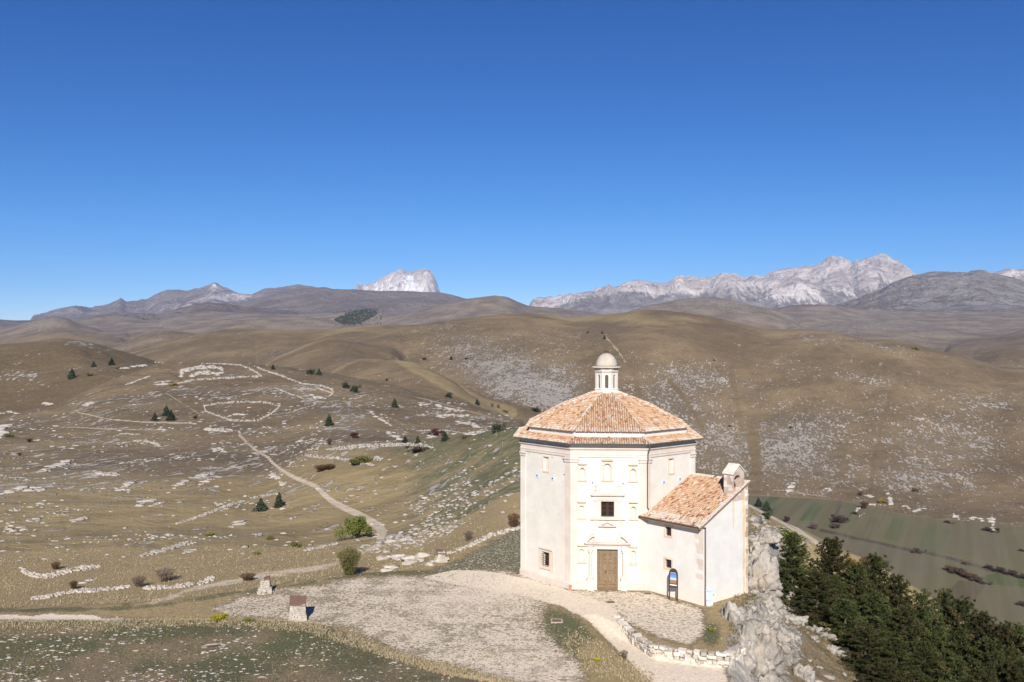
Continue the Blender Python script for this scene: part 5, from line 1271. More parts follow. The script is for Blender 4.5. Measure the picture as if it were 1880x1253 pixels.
RL = [  # name, label, category, points, band height px, stone size px, flatness
 ('ring_wall', 'large oval ring of collapsed pale dry stone walling on the hill', 'stone wall', A6((1105, 325), (1102, 310), (1180, 298), (1300, 288), (1430, 292), (1510, 312), (1490, 330), (1460, 355), (1390, 390), (1250, 390), (1180, 365), (1110, 340), (1105, 325)), 3.2, 2.0, .8),
 ('rock_outcrop', 'single pale rock lying alone inside the oval stone ring', 'rock outcrop', A6((1268, 357), (1305, 357)), 3.6, 3.0, .6),
 ('ruined_enclosure', 'horseshoe heap of white rubble on the hill top', 'ruin', A6((980, 155), (985, 122), (1080, 105), (1190, 103), (1202, 128), (1172, 148)), 6.5, 2.6, .8),
 ('rubble_bank', 'thick rubble bank inside the horseshoe ruin', 'rubble', A6((1025, 148), (1090, 136), (1155, 132)), 6.5, 2.8, .8),
 ('dry_stone_wall', 'long thin wall arching over the crest of the ring hill', 'stone wall', A6((835, 77), (960, 76), (1180, 83), (1300, 92), (1370, 122), (1410, 150)), 2.2, 1.8, .9),
 ('dry_stone_wall', 'low wall running left below the horseshoe ruin', 'stone wall', A6((1410, 150), (1280, 158), (1110, 166), (1040, 172), (950, 192)), 3.0, 2.2, .8),
 ('dry_stone_wall', 'wall descending right from the hill crest to a hooked end', 'stone wall', A6((1370, 96), (1430, 120), (1500, 142), (1560, 165), (1625, 190), (1740, 203), (1790, 222), (1800, 240), (1770, 262)), 2.8, 2.0, .8),
 ('dry_stone_wall', 'short slanting wall inside the upper right enclosure', 'stone wall', A6((1485, 215), (1560, 245), (1640, 273)), 2.2, 1.8, .8),
 ('dry_stone_wall', 'short level wall stub at the top of the upper right enclosure', 'stone wall', A6((1600, 222), (1650, 218), (1705, 225)), 2.6, 2.0, .8),
 ('rock_outcrop', 'small curved rock ledge in the upper right enclosure', 'rock outcrop', A6((1678, 250), (1700, 265), (1740, 268)), 3.5, 2.6, .6),
 ('dry_stone_wall', 'broken wall on the slope left of the hill top ruin', 'stone wall', A6((670, 200), (740, 175), (812, 150)), 2.4, 2.0, .8),
 ('rock_outcrop', 'pale rock patch beside a yellow-green bush left of the horseshoe ruin', 'rock outcrop', A6((840, 195), (880, 188), (920, 192)), 8, 3.2, .5),
 ('rock_outcrop', 'stone ledge where the dark hill meets the ring hill', 'rock outcrop', A6((650, 110), (720, 100), (790, 92)), 3, 2.2, .7),
 ('rock_outcrop', 'big slanting grey slab at the left on the middle slope', 'rock outcrop', A6((235, 662), (300, 635), (372, 605)), 7, 4.5, .45),
 ('rock_outcrop', 'flat pinkish ledge with a straight top on the middle slope', 'rock outcrop', A6((470, 685), (510, 668), (560, 676), (650, 684)), 4.5, 3.4, .5),
 ('rock_outcrop', 'upright pale slab above the paired slabs of the middle slope', 'rock outcrop', A6((638, 772), (675, 750), (715, 725)), 7, 4.2, .5),
 ('rock_outcrop', 'broadest whitish slab in the middle of the left slope', 'rock outcrop', A6((752, 850), (785, 820), (830, 805)), 10, 5, .5),
 ('rock_outcrop', 'thin slab trailing right from the broadest slab', 'rock outcrop', A6((815, 850), (850, 836), (895, 828)), 4, 3.2, .45),
 ('rock_outcrop', 'lower left slab of the pair below the grassy hollow', 'rock outcrop', A6((935, 752), (970, 735), (1005, 715)), 6.5, 4, .5),
 ('rock_outcrop', 'upper long ledge of the pair below the grassy hollow', 'rock outcrop', A6((1018, 702), (1080, 690), (1150, 678)), 5, 3.5, .5),
 ('rock_outcrop', 'lower right ledge of the pair below the grassy hollow', 'rock outcrop', A6((1072, 738), (1120, 716), (1175, 697)), 4.5, 3.4, .5),
 ('dry_stone_wall', 'longest straight rubble wall slanting across the middle slope towards two pines', 'stone wall', A6((950, 948), (1010, 930), (1110, 895), (1220, 850), (1320, 824)), 4.6, 2.6, .8),
 ('dry_stone_wall', 'faint wall continuing to the two pines on the middle slope', 'stone wall', A6((1360, 812), (1430, 796), (1500, 782)), 2.6, 2.2, .8),
 ('dry_stone_wall', 'broad rubble wall on the lower left slope', 'stone wall', A6((755, 1122), (850, 1100), (950, 1068), (1035, 1052)), 6, 3.4, .7),
 ('rock_outcrop', 'slab just below the right end of the broad rubble wall', 'rock outcrop', A6((985, 1110), (1015, 1098), (1050, 1085)), 4.5, 3.5, .5),
 ('rock_outcrop', 'grey slab alone on the lower left slope', 'rock outcrop', A6((392, 940), (425, 925), (456, 910)), 7, 4.5, .5),
 ('rock_outcrop', 'smooth rounded boulder slab in the dry grass below the two pines', 'rock outcrop', A6((1240, 968), (1280, 945), (1332, 936)), 7, 5.5, .5),
 ('rock_outcrop', 'left slab of two near the left edge of the slope', 'rock outcrop', A6((15, 787), (70, 768), (130, 746)), 5.5, 4, .5),
 ('rock_outcrop', 'forked slab right of the one near the left edge', 'rock outcrop', A6((155, 770), (185, 748), (225, 762)), 6.5, 4, .5),
 ('rock_outcrop', 'level ledge at the left edge under the dark hill', 'rock outcrop', A6((0, 352), (50, 345), (105, 350)), 3.4, 2.6, .5),
 ('rock_outcrop', 'tall pale crag cut by the left edge of the view', 'rock outcrop', A6((-30, 480), (0, 455), (38, 430)), 19, 6, .7),
 ('rock_outcrop', 'isolated white boulder at the foot of the dark hill', 'rock outcrop', A6((245, 303), (270, 297), (292, 300)), 6, 3.6, .6),
 ('rock_outcrop', 'tilted slab beside a reddish bush at the end of the cart track', 'rock outcrop', A6((440, 320), (470, 305), (496, 295)), 5, 3.4, .5),
 ('rock_outcrop', 'ledge curving above the hollow left of the cart track', 'rock outcrop', A6((655, 461), (705, 464), (760, 463)), 2.6, 2.2, .5),
 ('rock_outcrop', 'scatter of white blocks below the oval stone ring', 'rock outcrop', A6((1110, 440), (1180, 440), (1250, 445)), 6, 2.2, .8),
 ('rock_outcrop', 'low rocks left of the grassy hollow', 'rock outcrop', A6((730, 500), (790, 500), (820, 505), (865, 530)), 5, 2.6, .6),
 ('rock_outcrop', 'white rocks standing above the bend of the dirt track', 'rock outcrop', A6((1462, 668), (1490, 700), (1540, 738)), 7, 3.4, .7),
 ('rock_outcrop', 'small ledge between the grassy hollow and the dirt track', 'rock outcrop', A6((1150, 550), (1185, 545), (1220, 560)), 6, 2.8, .6),
 ('dry_stone_wall', 'pale wall running right from the top of the dirt track', 'stone wall', A6((1645, 578), (1700, 584), (1800, 592), (1890, 602)), 4.5, 2.6, .8),
 ('dry_stone_wall', 'short wall beside the brown shrubs right of the dirt track', 'stone wall', A5((390, 897), (430, 905), (482, 910)), 6.5, 3, .8),
 ('dry_stone_wall', 'long heap of white stones along the brow above the dirt track', 'stone wall', A5((0, 828), (120, 818), (240, 800), (400, 792), (600, 786), (760, 784), (870, 796), (912, 815)), 6, 2.6, .8),
 ('rock_outcrop', 'slab under the brown shrubs right of the dirt track', 'rock outcrop', A5((210, 955), (300, 945), (400, 960)), 4, 3, .5),
 ('rock_outcrop', 'white rocks falling to the valley beside a maroon bush', 'rock outcrop', A5((520, 680), (590, 708), (642, 748)), 7, 3.2, .6),
 ('rock_outcrop', 'narrow rib of rock slanting down the far side of the ring hill', 'rock outcrop', A5((380, 500), (430, 545), (490, 580), (560, 625)), 2.6, 2, .7),
 ('rock_outcrop', 'round white rock alone on the golden flank', 'rock outcrop', A5((795, 438), (835, 430), (880, 442)), 6.5, 3.2, .5),
 ('rock_outcrop', 'string of rocks below the round white rock', 'rock outcrop', A5((945, 440), (1000, 460), (1060, 480), (1170, 498)), 4.5, 2.6, .5),
 ('rock_outcrop', 'level line of white rocks on the golden flank', 'rock outcrop', A5((965, 545), (1050, 533), (1140, 540), (1235, 535)), 5.5, 3, .5),
 ('rock_outcrop', 'pointed tongue of white rock on the golden flank', 'rock outcrop', A5((1110, 585), (1190, 590), (1250, 610), (1315, 632)), 5.5, 3, .5),
 ('rock_outcrop', 'largest heap of rock above the near slope, left of a pine', 'rock outcrop', A5((1190, 690), (1260, 682), (1310, 668), (1360, 668)), 9, 3.4, .6),
 ('rock_outcrop', 'small slab under the round maroon bush', 'rock outcrop', A5((870, 735), (900, 712), (932, 698)), 6, 3.4, .6),
 ('dry_stone_wall', 'thin wall on the far flank passing behind the maroon bush', 'stone wall', A5((775, 667), (880, 662), (1000, 662), (1180, 682)), 1.8, 1.6, .8),
 ('dry_stone_wall', 'curved heap of white stones at the lower left, ending in a bulge', 'stone wall', A6b((150, 15), (175, 45), (240, 62), (320, 75), (400, 66), (470, 42), (560, 22), (720, 3)), 8, 3.4, .8),
 ('dry_stone_wall', 'white rubble wall above the sandy track at the left', 'stone wall', A6b((230, 238), (370, 215), (440, 205), (560, 182), (700, 174), (810, 160), (940, 148)), 6.5, 3.4, .8),
 ('dry_stone_wall', 'rubble wall under the reddish shrubs at the left', 'stone wall', A6b((1040, 160), (1130, 158), (1250, 152), (1335, 140), (1390, 128)), 7, 3.6, .8),
 ('dry_stone_wall', 'end of the left rubble wall, with one larger boulder', 'stone wall', A6b((1425, 128), (1490, 108), (1545, 84)), 7, 4.6, .8),
 ('rock_outcrop', 'small pale ledge in the golden grass at the lower left', 'rock outcrop', A6b((590, 125), (640, 105), (680, 95)), 3.5, 3, .5),
 ('dry_stone_wall', 'straight edge of white stones bordering the green lawn left of the church', 'stone wall', [(818, 1018), (850, 1008), (880, 995), (905, 982), (955, 970)], 6, 4, .7),
 ('rock_outcrop', 'low rocks in the straw grass right of the leafy bush', 'rock outcrop', A5b((740, 752), (820, 745), (905, 725)), 5, 4.5, .6),
 ('rock_outcrop', 'cluster of rough rocks left of the ruined shrine', 'rock outcrop', A5b((945, 765), (1010, 750), (1080, 760), (1160, 755), (1250, 765)), 7, 5.5, .7),
 ('rock_outcrop', 'long pale boulder ledge beside the ruined shrine', 'rock outcrop', A5b((1185, 820), (1280, 790), (1400, 770)), 8, 6.5, .6),
 ('rock_outcrop', 'smooth rock slope directly under the ruined shrine', 'rock outcrop', A5b((1480, 830), (1540, 800), (1620, 775)), 9, 7, .6),
 ('rock_outcrop', 'upright rock pair above the long boulder ledge', 'rock outcrop', A5b((1325, 715), (1370, 705), (1405, 715)), 6, 5.5, .8),
 ('rock_outcrop', 'flat-topped block at the edge of the bare terrace', 'rock outcrop', A5b((815, 920), (880, 915), (985, 910)), 7, 6, .6),
 ('rock_outcrop', 'bright white boulder beside the end of the dirt track', 'rock outcrop', A5b((1090, 500), (1150, 495), (1208, 490)), 6, 5.5, .7),
 ('rock_outcrop', 'flat rock at the foot of the dirt track', 'rock outcrop', A5b((890, 505), (970, 505)), 5, 4.5, .5),
 ('dry_stone_wall', 'line of low stones left of the leafy bushes', 'stone wall', A6((1640, 1092), (1730, 1072), (1820, 1055)), 4, 3.2, .7),
 ('rock_outcrop', 'whitewashed-looking block standing at the foot of the stony ridge', 'rock outcrop', A8((320, 80), (335, 50), (350, 35)), 9, 5, 1.0),
 ('rock_outcrop', 'white rocks spilling over the upper edge of the fields', 'rock outcrop', A8((560, 70), (590, 72), (625, 82)), 7, 4, .9),
 ('dry_stone_wall', 'thin pale wall above the green strips of field', 'stone wall', A8((220, 72), (300, 80), (400, 95), (480, 105), (570, 117)), 1.6, 1.6, .9),
 ('rock_outcrop', 'vertical tongue of white rock below the stony ridge', 'rock outcrop', A8((975, 95), (985, 130), (1000, 180)), 9, 4.4, .9),
 ('rock_outcrop', 'ring of white rock set in a brown thicket at the field edge', 'rock outcrop', A8((795, 185), (770, 205), (765, 240), (790, 250), (820, 225)), 4, 3, .9),
 ('rock_outcrop', 'white boulder hanging over the long field', 'rock outcrop', A8((1410, 235), (1435, 255), (1460, 265)), 6, 4.2, .9),
 ('rock_outcrop', 'widest white rock poking into the long field in a brown thicket', 'rock outcrop', A8((1660, 265), (1675, 300), (1665, 345)), 11, 5, .9),
 ('rock_outcrop', 'low white rocks between the two boulders above the long field', 'rock outcrop', A8((1525, 262), (1570, 262), (1615, 275)), 6, 3.6, .9),
 ('rock_outcrop', 'scattered white rocks right of the vertical tongue', 'rock outcrop', A8((1080, 180), (1110, 190), (1130, 215), (1230, 200)), 4, 3, .9),
 ('rock_outcrop', 'short white ledges left of the vertical tongue', 'rock outcrop', A8((815, 100), (870, 118)), 5, 3.4, .9),
 ('rock_outcrop', 'narrow ledge joining the brown thicket to the vertical tongue', 'rock outcrop', A8((850, 168), (905, 172), (960, 175)), 3, 2.6, .9),
]
_all = []; _meta = []
for i, (nm, lab, cat, pts, wpx, spx, fl_) in enumerate(RL):
    b_ = band(pts, wpx, spx, 2.4 if cat == 'stone wall' else 1.1, seed=i); _meta.append((len(_all), len(_all) + len(b_))); _all.extend(b_.tolist())
_H = hits(_all)
for i, (nm, lab, cat, pts, wpx, spx, fl_) in enumerate(RL):
    a, b2 = _meta[i]; H = _H[a:b2].copy(); med = np.median(H[:, 1]); H = H[np.abs(H[:, 1] - med) < med * .35 + 6]
    s = spx * H[:, 1] / FPX * (.66 if cat == 'stone wall' else .92) * (1.25 if med < 130 else (.62 if med > 480 and H[:, 0].mean() > 150 else 1)) * np.random.default_rng(i).uniform(.6, 1.35, len(H)); H[:, 2] += s * fl_ * .25
    H0 = H.mean(0); base = Vector((float(H0[0]), float(H0[1]), float(H[:, 2].min())))
    me = rocks_mesh('rubble', H - np.array(base), s, M_ROCKF if med > 100 else M_RUBBLE, flat=fl_, elong=1.5 if cat == 'stone wall' else 2.6, sub=1 if spx < 3.3 else 2, rgh=.24, seed=i, ang=None if cat == 'stone wall' else np.random.default_rng(i).normal(.15, .35, len(H)), tilt=.2)
    th = thing(nm, lab, cat, base, 0, 'dry stone walls on the slopes' if nm == 'dry_stone_wall' else ('pale rock outcrops' if nm == 'rock_outcrop' else None))
    o = link('rubble', me, th); o['kind'] = 'stuff'

# loose stones over the slopes: nobody could count them
def loose(name, n, y0, y1, pxa, pxb, dens, smin, smax, mat, seed, flat=.5, elong=2.0, ang=None):
    rg = np.random.default_rng(seed); Y = 1 / rg.uniform(1 / y1, 1 / y0, n * 4); px = rg.uniform(pxa, pxb, n * 4)
    x = (px - CX) / FPX * Y
    k = rg.random(n * 4) < dens(px, Y, x); Y = Y[k][:n]; px = px[k][:n]; x = x[k][:n]
    z = terrain(px, Y); r_ = rg.random(len(Y)); s = (smin + (smax - smin) * r_ ** 3.5) * (Y / y0) ** .6
    pos = np.stack([x, Y, z + s * flat * .2], 1)
    me = rocks_mesh(name, pos, s, mat, flat=flat, elong=elong, seed=seed, ang=rg.normal(*(ang or (0, 1.0)), len(Y)))
    o = link(name, me); tag(o, None or 'x', 'x'); del o['label']; del o['category']; o['kind'] = 'stuff'
    return o
def clump(x, Y, s, lo, hi, off=0): return sstep(lo, hi, fbm(x / s + off, Y / (s * 1.4) + off, 4))
o = loose('loose_stones', 6000, 100, 460, -200, 1000, lambda px, Y, x: (.07 + .93 * clump(x, Y, 13, .10, .34)) * (1 - (Y < 190) * (px < 680) * .6), .05, .36, M_ROCKF, 1, ang=(.25, .35))
tag(o, 'loose pale stones scattered over the dry hillside', 'stones', None, 'stuff')
o = loose('loose_stones', 1700, 46.5, 64, -60, 900, lambda px, Y, x: (.25 + .75 * clump(x, Y, 2.5, -.1, .25)) * (Y < np.interp(px, [0, 560, 650, 740, 860, 960], [62, 62, 57.5, 54.5, 53, 50])) * (1.0 - .6 * (px > 420)),   .022, .13, M_RUBBLE, 2, flat=.35, ang=(.1, .5))
tag(o, 'small flat stones scattered in the green grass of the foreground', 'stones', None, 'stuff')
o = loose('loose_stones', 3200, 54, 92, 440, 1400, lambda px, Y, x: (.12 + .6 * clump(x, Y, 3, 0, .3)) * (np.hypot(x - c0.x, Y - c0.y) > 8.5) * (1 - ((x > 9) & (x < 17) & (Y > 62) & (Y < 76))), .02, .08, M_RUBBLE, 3, flat=.4)
tag(o, 'pebbles and small stones strewn over the bare terrace', 'stones', None, 'stuff')
o = loose('loose_stones', 1000, 62, 110, 1380, 1760, lambda px, Y, x: .08 + .9 * clump(x, Y, 4, .05, .3), .06, .5, M_ROCK, 4, flat=.7)
tag(o, 'loose stones on the steep slope right of the church', 'stones', None, 'stuff')

# crags: the rock the church stands on
def crag(label, c, r_, seed, sub=4, name='crag', mat=None, rotz=0.0, amp=.32):
    V0, F0 = (I5 if sub == 5 else I4)
    V = V0.copy(); s = seed * 3.7
    out = np.empty(len(V))
    for i, v in enumerate(V):
        p = Vector(v) * 1.2 + Vector((s, -s, s * .5)); q = Vector((v[0] * r_[0], v[1] * r_[1], v[2] * r_[2] * .55)); q = q + Vector((s, s, s)) + mn.noise_vector(q * 1.1) * .35
        a = mn.fractal(p, .9, 2.1, 4); cell = mn.voronoi(q * 1.15)[0]; c2 = mn.voronoi(q * 2.9)[0]
        out[i] = 1 + amp * a + ((min(cell[1] - cell[0], .42) - .25) * .75 + (min(c2[1] - c2[0], .35) - .2) * .30 + (mn.fractal(q * 3.5, .8, 2.1, 3)) * .07) / max(.8, r_[0] * .6)
    V = V * out[:, None]; V = V * np.array(r_)
    me = fast_mesh(name, V, F0, mat or M_ROCK, False)
    o = link(name, me, None, c, (0, 0, rotz)); tag(o, label, 'rock', 'limestone crags on the drop beside the church'); return o
CR = [((1352, 1170), 64.5, (2.2, 1.9, 2.3), 'pitted limestone crag bulging directly in front of the annex end wall'), ((1385, 1215), 62.0, (1.9, 1.7, 2.6), 'steep crag shoulder at the outer edge below the pitted crag'), ((1345, 1240), 58.5, (1.6, 1.5, 1.7), 'lowest crag at the bottom of the view beside the path end'),
      ((1392, 1075), 73, (1.5, 2.0, 2.6), 'tall crag rising right behind the annex corner'), ((1400, 1120), 70.5, (1.5, 1.6, 1.7), 'smooth boulder wedged under the tall crag'), ((1388, 1025), 80, (1.7, 1.9, 2.0), 'crag with a grassy cleft behind the annex'), ((1422, 1005), 86, (2.2, 1.7, 1.5), 'white rock shelf left of the first pine'),
      ((1465, 985), 94, (2.3, 1.6, 1.2), 'white rocks on the ridge above the first pine'), ((1500, 1000), 96, (2.0, 1.5, 1.3), 'rocks between the first and second pines on the ridge'), ((1405, 975), 92, (2.2, 1.3, .8), 'flat rock rim of the small green behind the church'), ((1446, 1000), 84, (1.2, 1.1, 1.0), 'rounded block behind the top of the first pine'), ((1535, 1022), 98, (1.6, 1.2, 1.0), 'last white rock of the ridge before the wood'),
      ((1432, 1180), 69, (1.1, .8, .8), 'white boulder alone on the brown slope'), ((1475, 1228), 66, (.9, .8, .8), 'rounded white boulder near the bottom right of the brown slope'), ((1505, 1138), 78, (1.7, 1.0, .7), 'low rock rib beside the lower pines'), ((1535, 1170), 75, (1.6, .9, .7), 'second rock rib running down beside the pines'), ((1460, 1090), 78, (1.3, .8, .6), 'small rock rib below the first pine'), ((1408, 1150), 68, (1.0, .9, .9), 'knobbly boulder right of the pitted crag'),
      ((1420, 1095), 74, (1.0, .8, .8), 'blocky rock on the slope under the tall crag')]
for i, ((px, py), Y, r_, lab) in enumerate(CR):
    x = (px - CX) / FPX * Y; z = zy(py, Y); g = float(gz(x, Y)[0])
    k_ = .8 if 69 < Y < 84 else .88; r_ = tuple(v * k_ for v in r_)
    z = min(z, g + r_[2] * .35)
    crag(lab, (x, Y, z), r_, i + 1, sub=4, rotz=.4 * i)

# retaining wall of squared rubble: every stone a part
wp = [Vector((*hit(px, py).xy, 0)) for px, py in ((1128, 1128), (1150, 1152), (1172, 1172), (1200, 1190), (1240, 1200), (1290, 1206), (1335, 1210), (1372, 1212))]
rw = thing('retaining_wall', 'low curved dry stone retaining wall between the path and the gravel terrace below the church', 'stone wall', (wp[3].x, wp[3].y, -.6))
seg = [0]
for a, b2 in zip(wp[:-1], wp[1:]): seg.append(seg[-1] + (b2 - a).length)
def wpt(u):
    for i in range(len(wp) - 1):
        if u <= seg[i + 1] or i == len(wp) - 2:
            d = (wp[i + 1] - wp[i]).normalized(); return wp[i] + d * (u - seg[i]), d
rg = random.Random(9); protos = []
for i in range(6):
    mb = MB(); mb.v = []; j = lambda: rg.uniform(-.14, .14)
    P_ = [(-.5 + j(), -.5, -.5 + j()), (.5 + j(), -.5, -.5 + j()), (.5 + j(), .5, -.5), (-.5 + j(), .5, -.5), (-.5 + j(), -.5 + j(), .5 + j()), (.5 + j(), -.5 + j(), .5 + j()), (.5, .5, .5 + j()), (-.5, .5, .5 + j())]
    mb.hexa(P_); mb.add([(-.36 + j(), -.66, -.34 + j()), (.36 + j(), -.66, -.34), (.34, -.66, .34 + j()), (-.34, -.66, .36)], [(0, 1, 2, 3)])
    f0 = mb.v; mb.f = [(3, 2, 1, 0), (4, 5, 6, 7), (1, 2, 6, 5), (2, 3, 7, 6), (3, 0, 4, 7), (8, 9, 10, 11), (0, 1, 9, 8), (1, 5, 10, 9), (5, 4, 11, 10), (4, 0, 8, 11)]; mb.m = [0] * 10
    protos.append(mesh_from('stone', mb, [M_RUBBLE, M_STONE2][i % 2]))
nst = 0; row_ = 0; z = -1.0
while row_ < 5 and nst < 290:
    hh = rg.uniform(.20, .27); u = -.1 + rg.uniform(0, .2)
    while u < seg[-1] and nst < 290:
        l_ = rg.uniform(.24, .55); p, d = wpt(u + l_ / 2)
        topz = float(np.interp(u, [0, 1.5, 4, 7, seg[-1]], [.05, .15, .24, .26, .2])) + rg.uniform(-.14, .10)
        if z + hh * .6 < topz:
            ob = link('stone', rg.choice(protos), rw, (p.x - rw.location.x, p.y - rw.location.y, z + hh / 2 - rw.location.z + rg.uniform(-.02, .02)), (rg.uniform(-.15, .15), rg.uniform(-.16, .16), math.atan2(d.y, d.x) + rg.uniform(-.22, .22)), (l_ * rg.uniform(.82, 1.02), rg.uniform(.34, .52), hh * rg.uniform(.8, 1.12))); nst += 1
        u += l_
    z += hh; row_ += 1

# little stone shrines
def shrine(label, px, py, w_, h_, roof_tilt, broken=0, rz=.2):
    p = hit(px, py); t_ = thing('stone_shrine', label, 'shrine', p, rz, 'little stone shrines on the terrace')
    rg = random.Random(int(px)); mb = MB()
    def st(cx, cy, cz, a, b2, c):
        j = lambda: rg.uniform(-.02, .02)
        mb.hexa([(cx + sx * a / 2 + j(), cy + sy * b2 / 2 + j(), cz + sz * c / 2 + j()) for sz in (-1, 1) for sx, sy in ((-1, -1), (1, -1), (1, 1), (-1, 1))])
    z = -.15
    while z < h_:
        hh = rg.uniform(.11, .17); wv = w_ * (1.08 if z < h_ * .35 else 1) * (1 - .12 * z / h_)
        if broken and z > h_ * .45: wv *= .72
        for sgn_ in (-1, 1):
            a = -wv / 2
            while a < wv / 2 - .02:
                l_ = min(rg.uniform(.14, .30), wv / 2 - a); st(a + l_ / 2, sgn_ * wv * .40, z + hh / 2, l_ * .95, .18, hh * .94); st(sgn_ * wv * .42, a + l_ / 2, z + hh / 2, .17, l_ * .95, hh * .94); a += l_
        z += hh
    if broken:
        for _ in range(26): st(rg.uniform(-.6, .6) * w_, rg.uniform(-.6, .4) * w_, rg.uniform(0, .35), rg.uniform(.15, .3), rg.uniform(.15, .3), rg.uniform(.12, .2))
    o = link('stonework', mesh_from('stonework', mb, M_RUBBLE), t_); o['kind'] = 'stuff'
    mb = MB(); mb.box((0, .02, h_ / 2 - .1), (w_ * .66, w_ * .62, h_)); link('core', mesh_from('core', mb, M_DARK), t_)
    if not broken or broken == 2:
        mb = MB(); a = w_ * .50
        mb.hexa([(-a, -a * .9, h_ - .02), (a, -a * .9, h_ - .12), (a, a, h_ + roof_tilt - .05), (-a, a, h_ + roof_tilt + .05), (-a, -a * .9, h_ + .03), (a, -a * .9, h_ - .07), (a, a, h_ + roof_tilt), (-a, a, h_ + roof_tilt + .1)])
        link('roof_sheet', mesh_from('roof_sheet', mb, M_RUST), t_)
    else:
        mb = MB(); mb.hexa([(w_ * .1, -.3, h_ * .62), (w_ * .42, -.3, h_ * .62), (w_ * .42, .3, h_ * .62), (w_ * .1, .3, h_ * .62), (-w_ * .1, -.28, h_ + .12), (w_ * .34, -.28, h_ + .24), (w_ * .34, .25, h_ + .30), (-w_ * .1, .25, h_ + .2)]); link('slab', mesh_from('slab', mb, M_RUST), t_)
    return t_
shrine('square stone shrine with a sloping rusty sheet roof at the terrace edge', 547, 1137, 1.15, 1.12, .34)
shrine('tumbled stone shrine with an upright dark slab at the far left of the terrace', 487, 1088, .95, .95, 0, 1)
shrine('ruined stone shrine with a dark niche above the lawn left of the church', 810, 1031, .9, .80, .12, 2)
# flat hatch in the foreground grass
p = hit(392, 1187); g = thing('ground_grate', 'rusty sunken hatch framed by rough flat stones in the foreground grass', 'grate', p, .35)
rg = random.Random(3)
for k in range(13):
    a = k / 13 * 6.283; mb = MB(); l_ = rg.uniform(.16, .30); cx_, cy_ = .58 * math.cos(a) * rg.uniform(.95, 1.15), .34 * math.sin(a) * rg.uniform(.95, 1.2)
    j = lambda: rg.uniform(-.04, .04)
    mb.hexa([(cx_ + sx * l_ / 2 + j(), cy_ + sy * .09 + j(), sz) for sz in (-.06, rg.uniform(.01, .05)) for sx, sy in ((-1, -1), (1, -1), (1, 1), (-1, 1))]); link('rim_stone', mesh_from('rim_stone', mb, M_RUBBLE), g)
mb = MB(); mb.box((0, 0, .0), (.86, .44, .05)); link('iron_sheet', mesh_from('iron_sheet', mb, M_GRATE), g)

# ------------------------------------------------------------------ plants
def leafmat(name, c1, c2, c3=None, vary=True):
    m, t, b = newmat(name, .75); B = NB(t)
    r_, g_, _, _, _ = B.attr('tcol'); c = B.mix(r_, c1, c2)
    if c3: c = B.mix(B.math('MULTIPLY', g_, .9), c, c3)
    oi_ = B.n('ShaderNodeObjectInfo'); hs = B.n('ShaderNodeHueSaturation'); hs.inputs['Saturation'].default_value = 1.0
    hs.inputs['Hue'].default_value = .5
    if any(k in name for k in ('pine', 'green')): B.L(B.math('MULTIPLY_ADD', oi_.outputs['Random'], .045, .450), hs.inputs['Hue'])
    B.L(B.math('MULTIPLY_ADD', oi_.outputs['Random'], .6, .62), hs.inputs['Value']); B.L(c, hs.inputs['Color'])
    t.links.new(hs.outputs[0] if vary and not any(k in name for k in ('grass', 'weeds', 'straw')) else c, b.inputs['Base Color']); return m
M_PINE = leafmat('pine_needles', (.012, .023, .009), (.058, .070, .018), (.090, .080, .026))
M_PINE2 = leafmat('distant_pine_needles', (.020, .032, .020), (.050, .066, .034))
M_LIME = leafmat('lime_green_leaves', (0.047, 0.072, 0.013), (0.136, 0.174, 0.034))
M_LEAF = leafmat('olive_green_leaves', (.062, .085, .020), (.185, .215, .062), (.25, .24, .08))
M_MAROON = leafmat('maroon_leaves', (.035, .014, .014), (.105, .034, .030))
M_RUSSET = leafmat('russet_leaves', (.060, .034, .020), (.16, .085, .045))
M_TWIG = leafmat('grey_brown_twigs', (.085, .062, .048), (.19, .145, .115))
M_THICK = leafmat('brown_thicket', (.045, .032, .026), (.115, .082, .062))
M_GOLD = leafmat('golden_leaves', (.14, .095, .02), (.30, .20, .035))
M_YEL = leafmat('yellow_flowers', (.10, .11, .02), (.52, .44, .02))
M_STRAW = leafmat('straw_grass', (.23, .18, .105), (.42, .345, .22), (.15, .145, .075))
M_BARK = plain('pine_bark', (.14, .11, .085), .9, var=.4)
def leaves(pos, size, rg, shape='quad', updir=.3, aspect=1.0):
    n = len(pos); a = rg.normal(size=(n, 3)); a /= np.linalg.norm(a, axis=1)[:, None]
    b2 = rg.normal(size=(n, 3)); b2[:, 2] += updir; b2 -= (a * b2).sum(1)[:, None] * a; b2 /= np.linalg.norm(b2, axis=1)[:, None] + 1e-9
    s = size[:, None] if np.ndim(size) else size
    if shape == 'quad': V = np.stack([pos - a * s * .5, pos + b2 * s * .5 * aspect, pos + a * s * .5, pos - b2 * s * .5 * aspect], 1); F = np.arange(n * 4).reshape(n, 4); return V.reshape(-1, 3), F, 4
    V = np.stack([pos - a * s * .22, pos + a * s * .22, pos + b2 * s * aspect], 1); return V.reshape(-1, 3), np.arange(n * 3).reshape(n, 3), 3
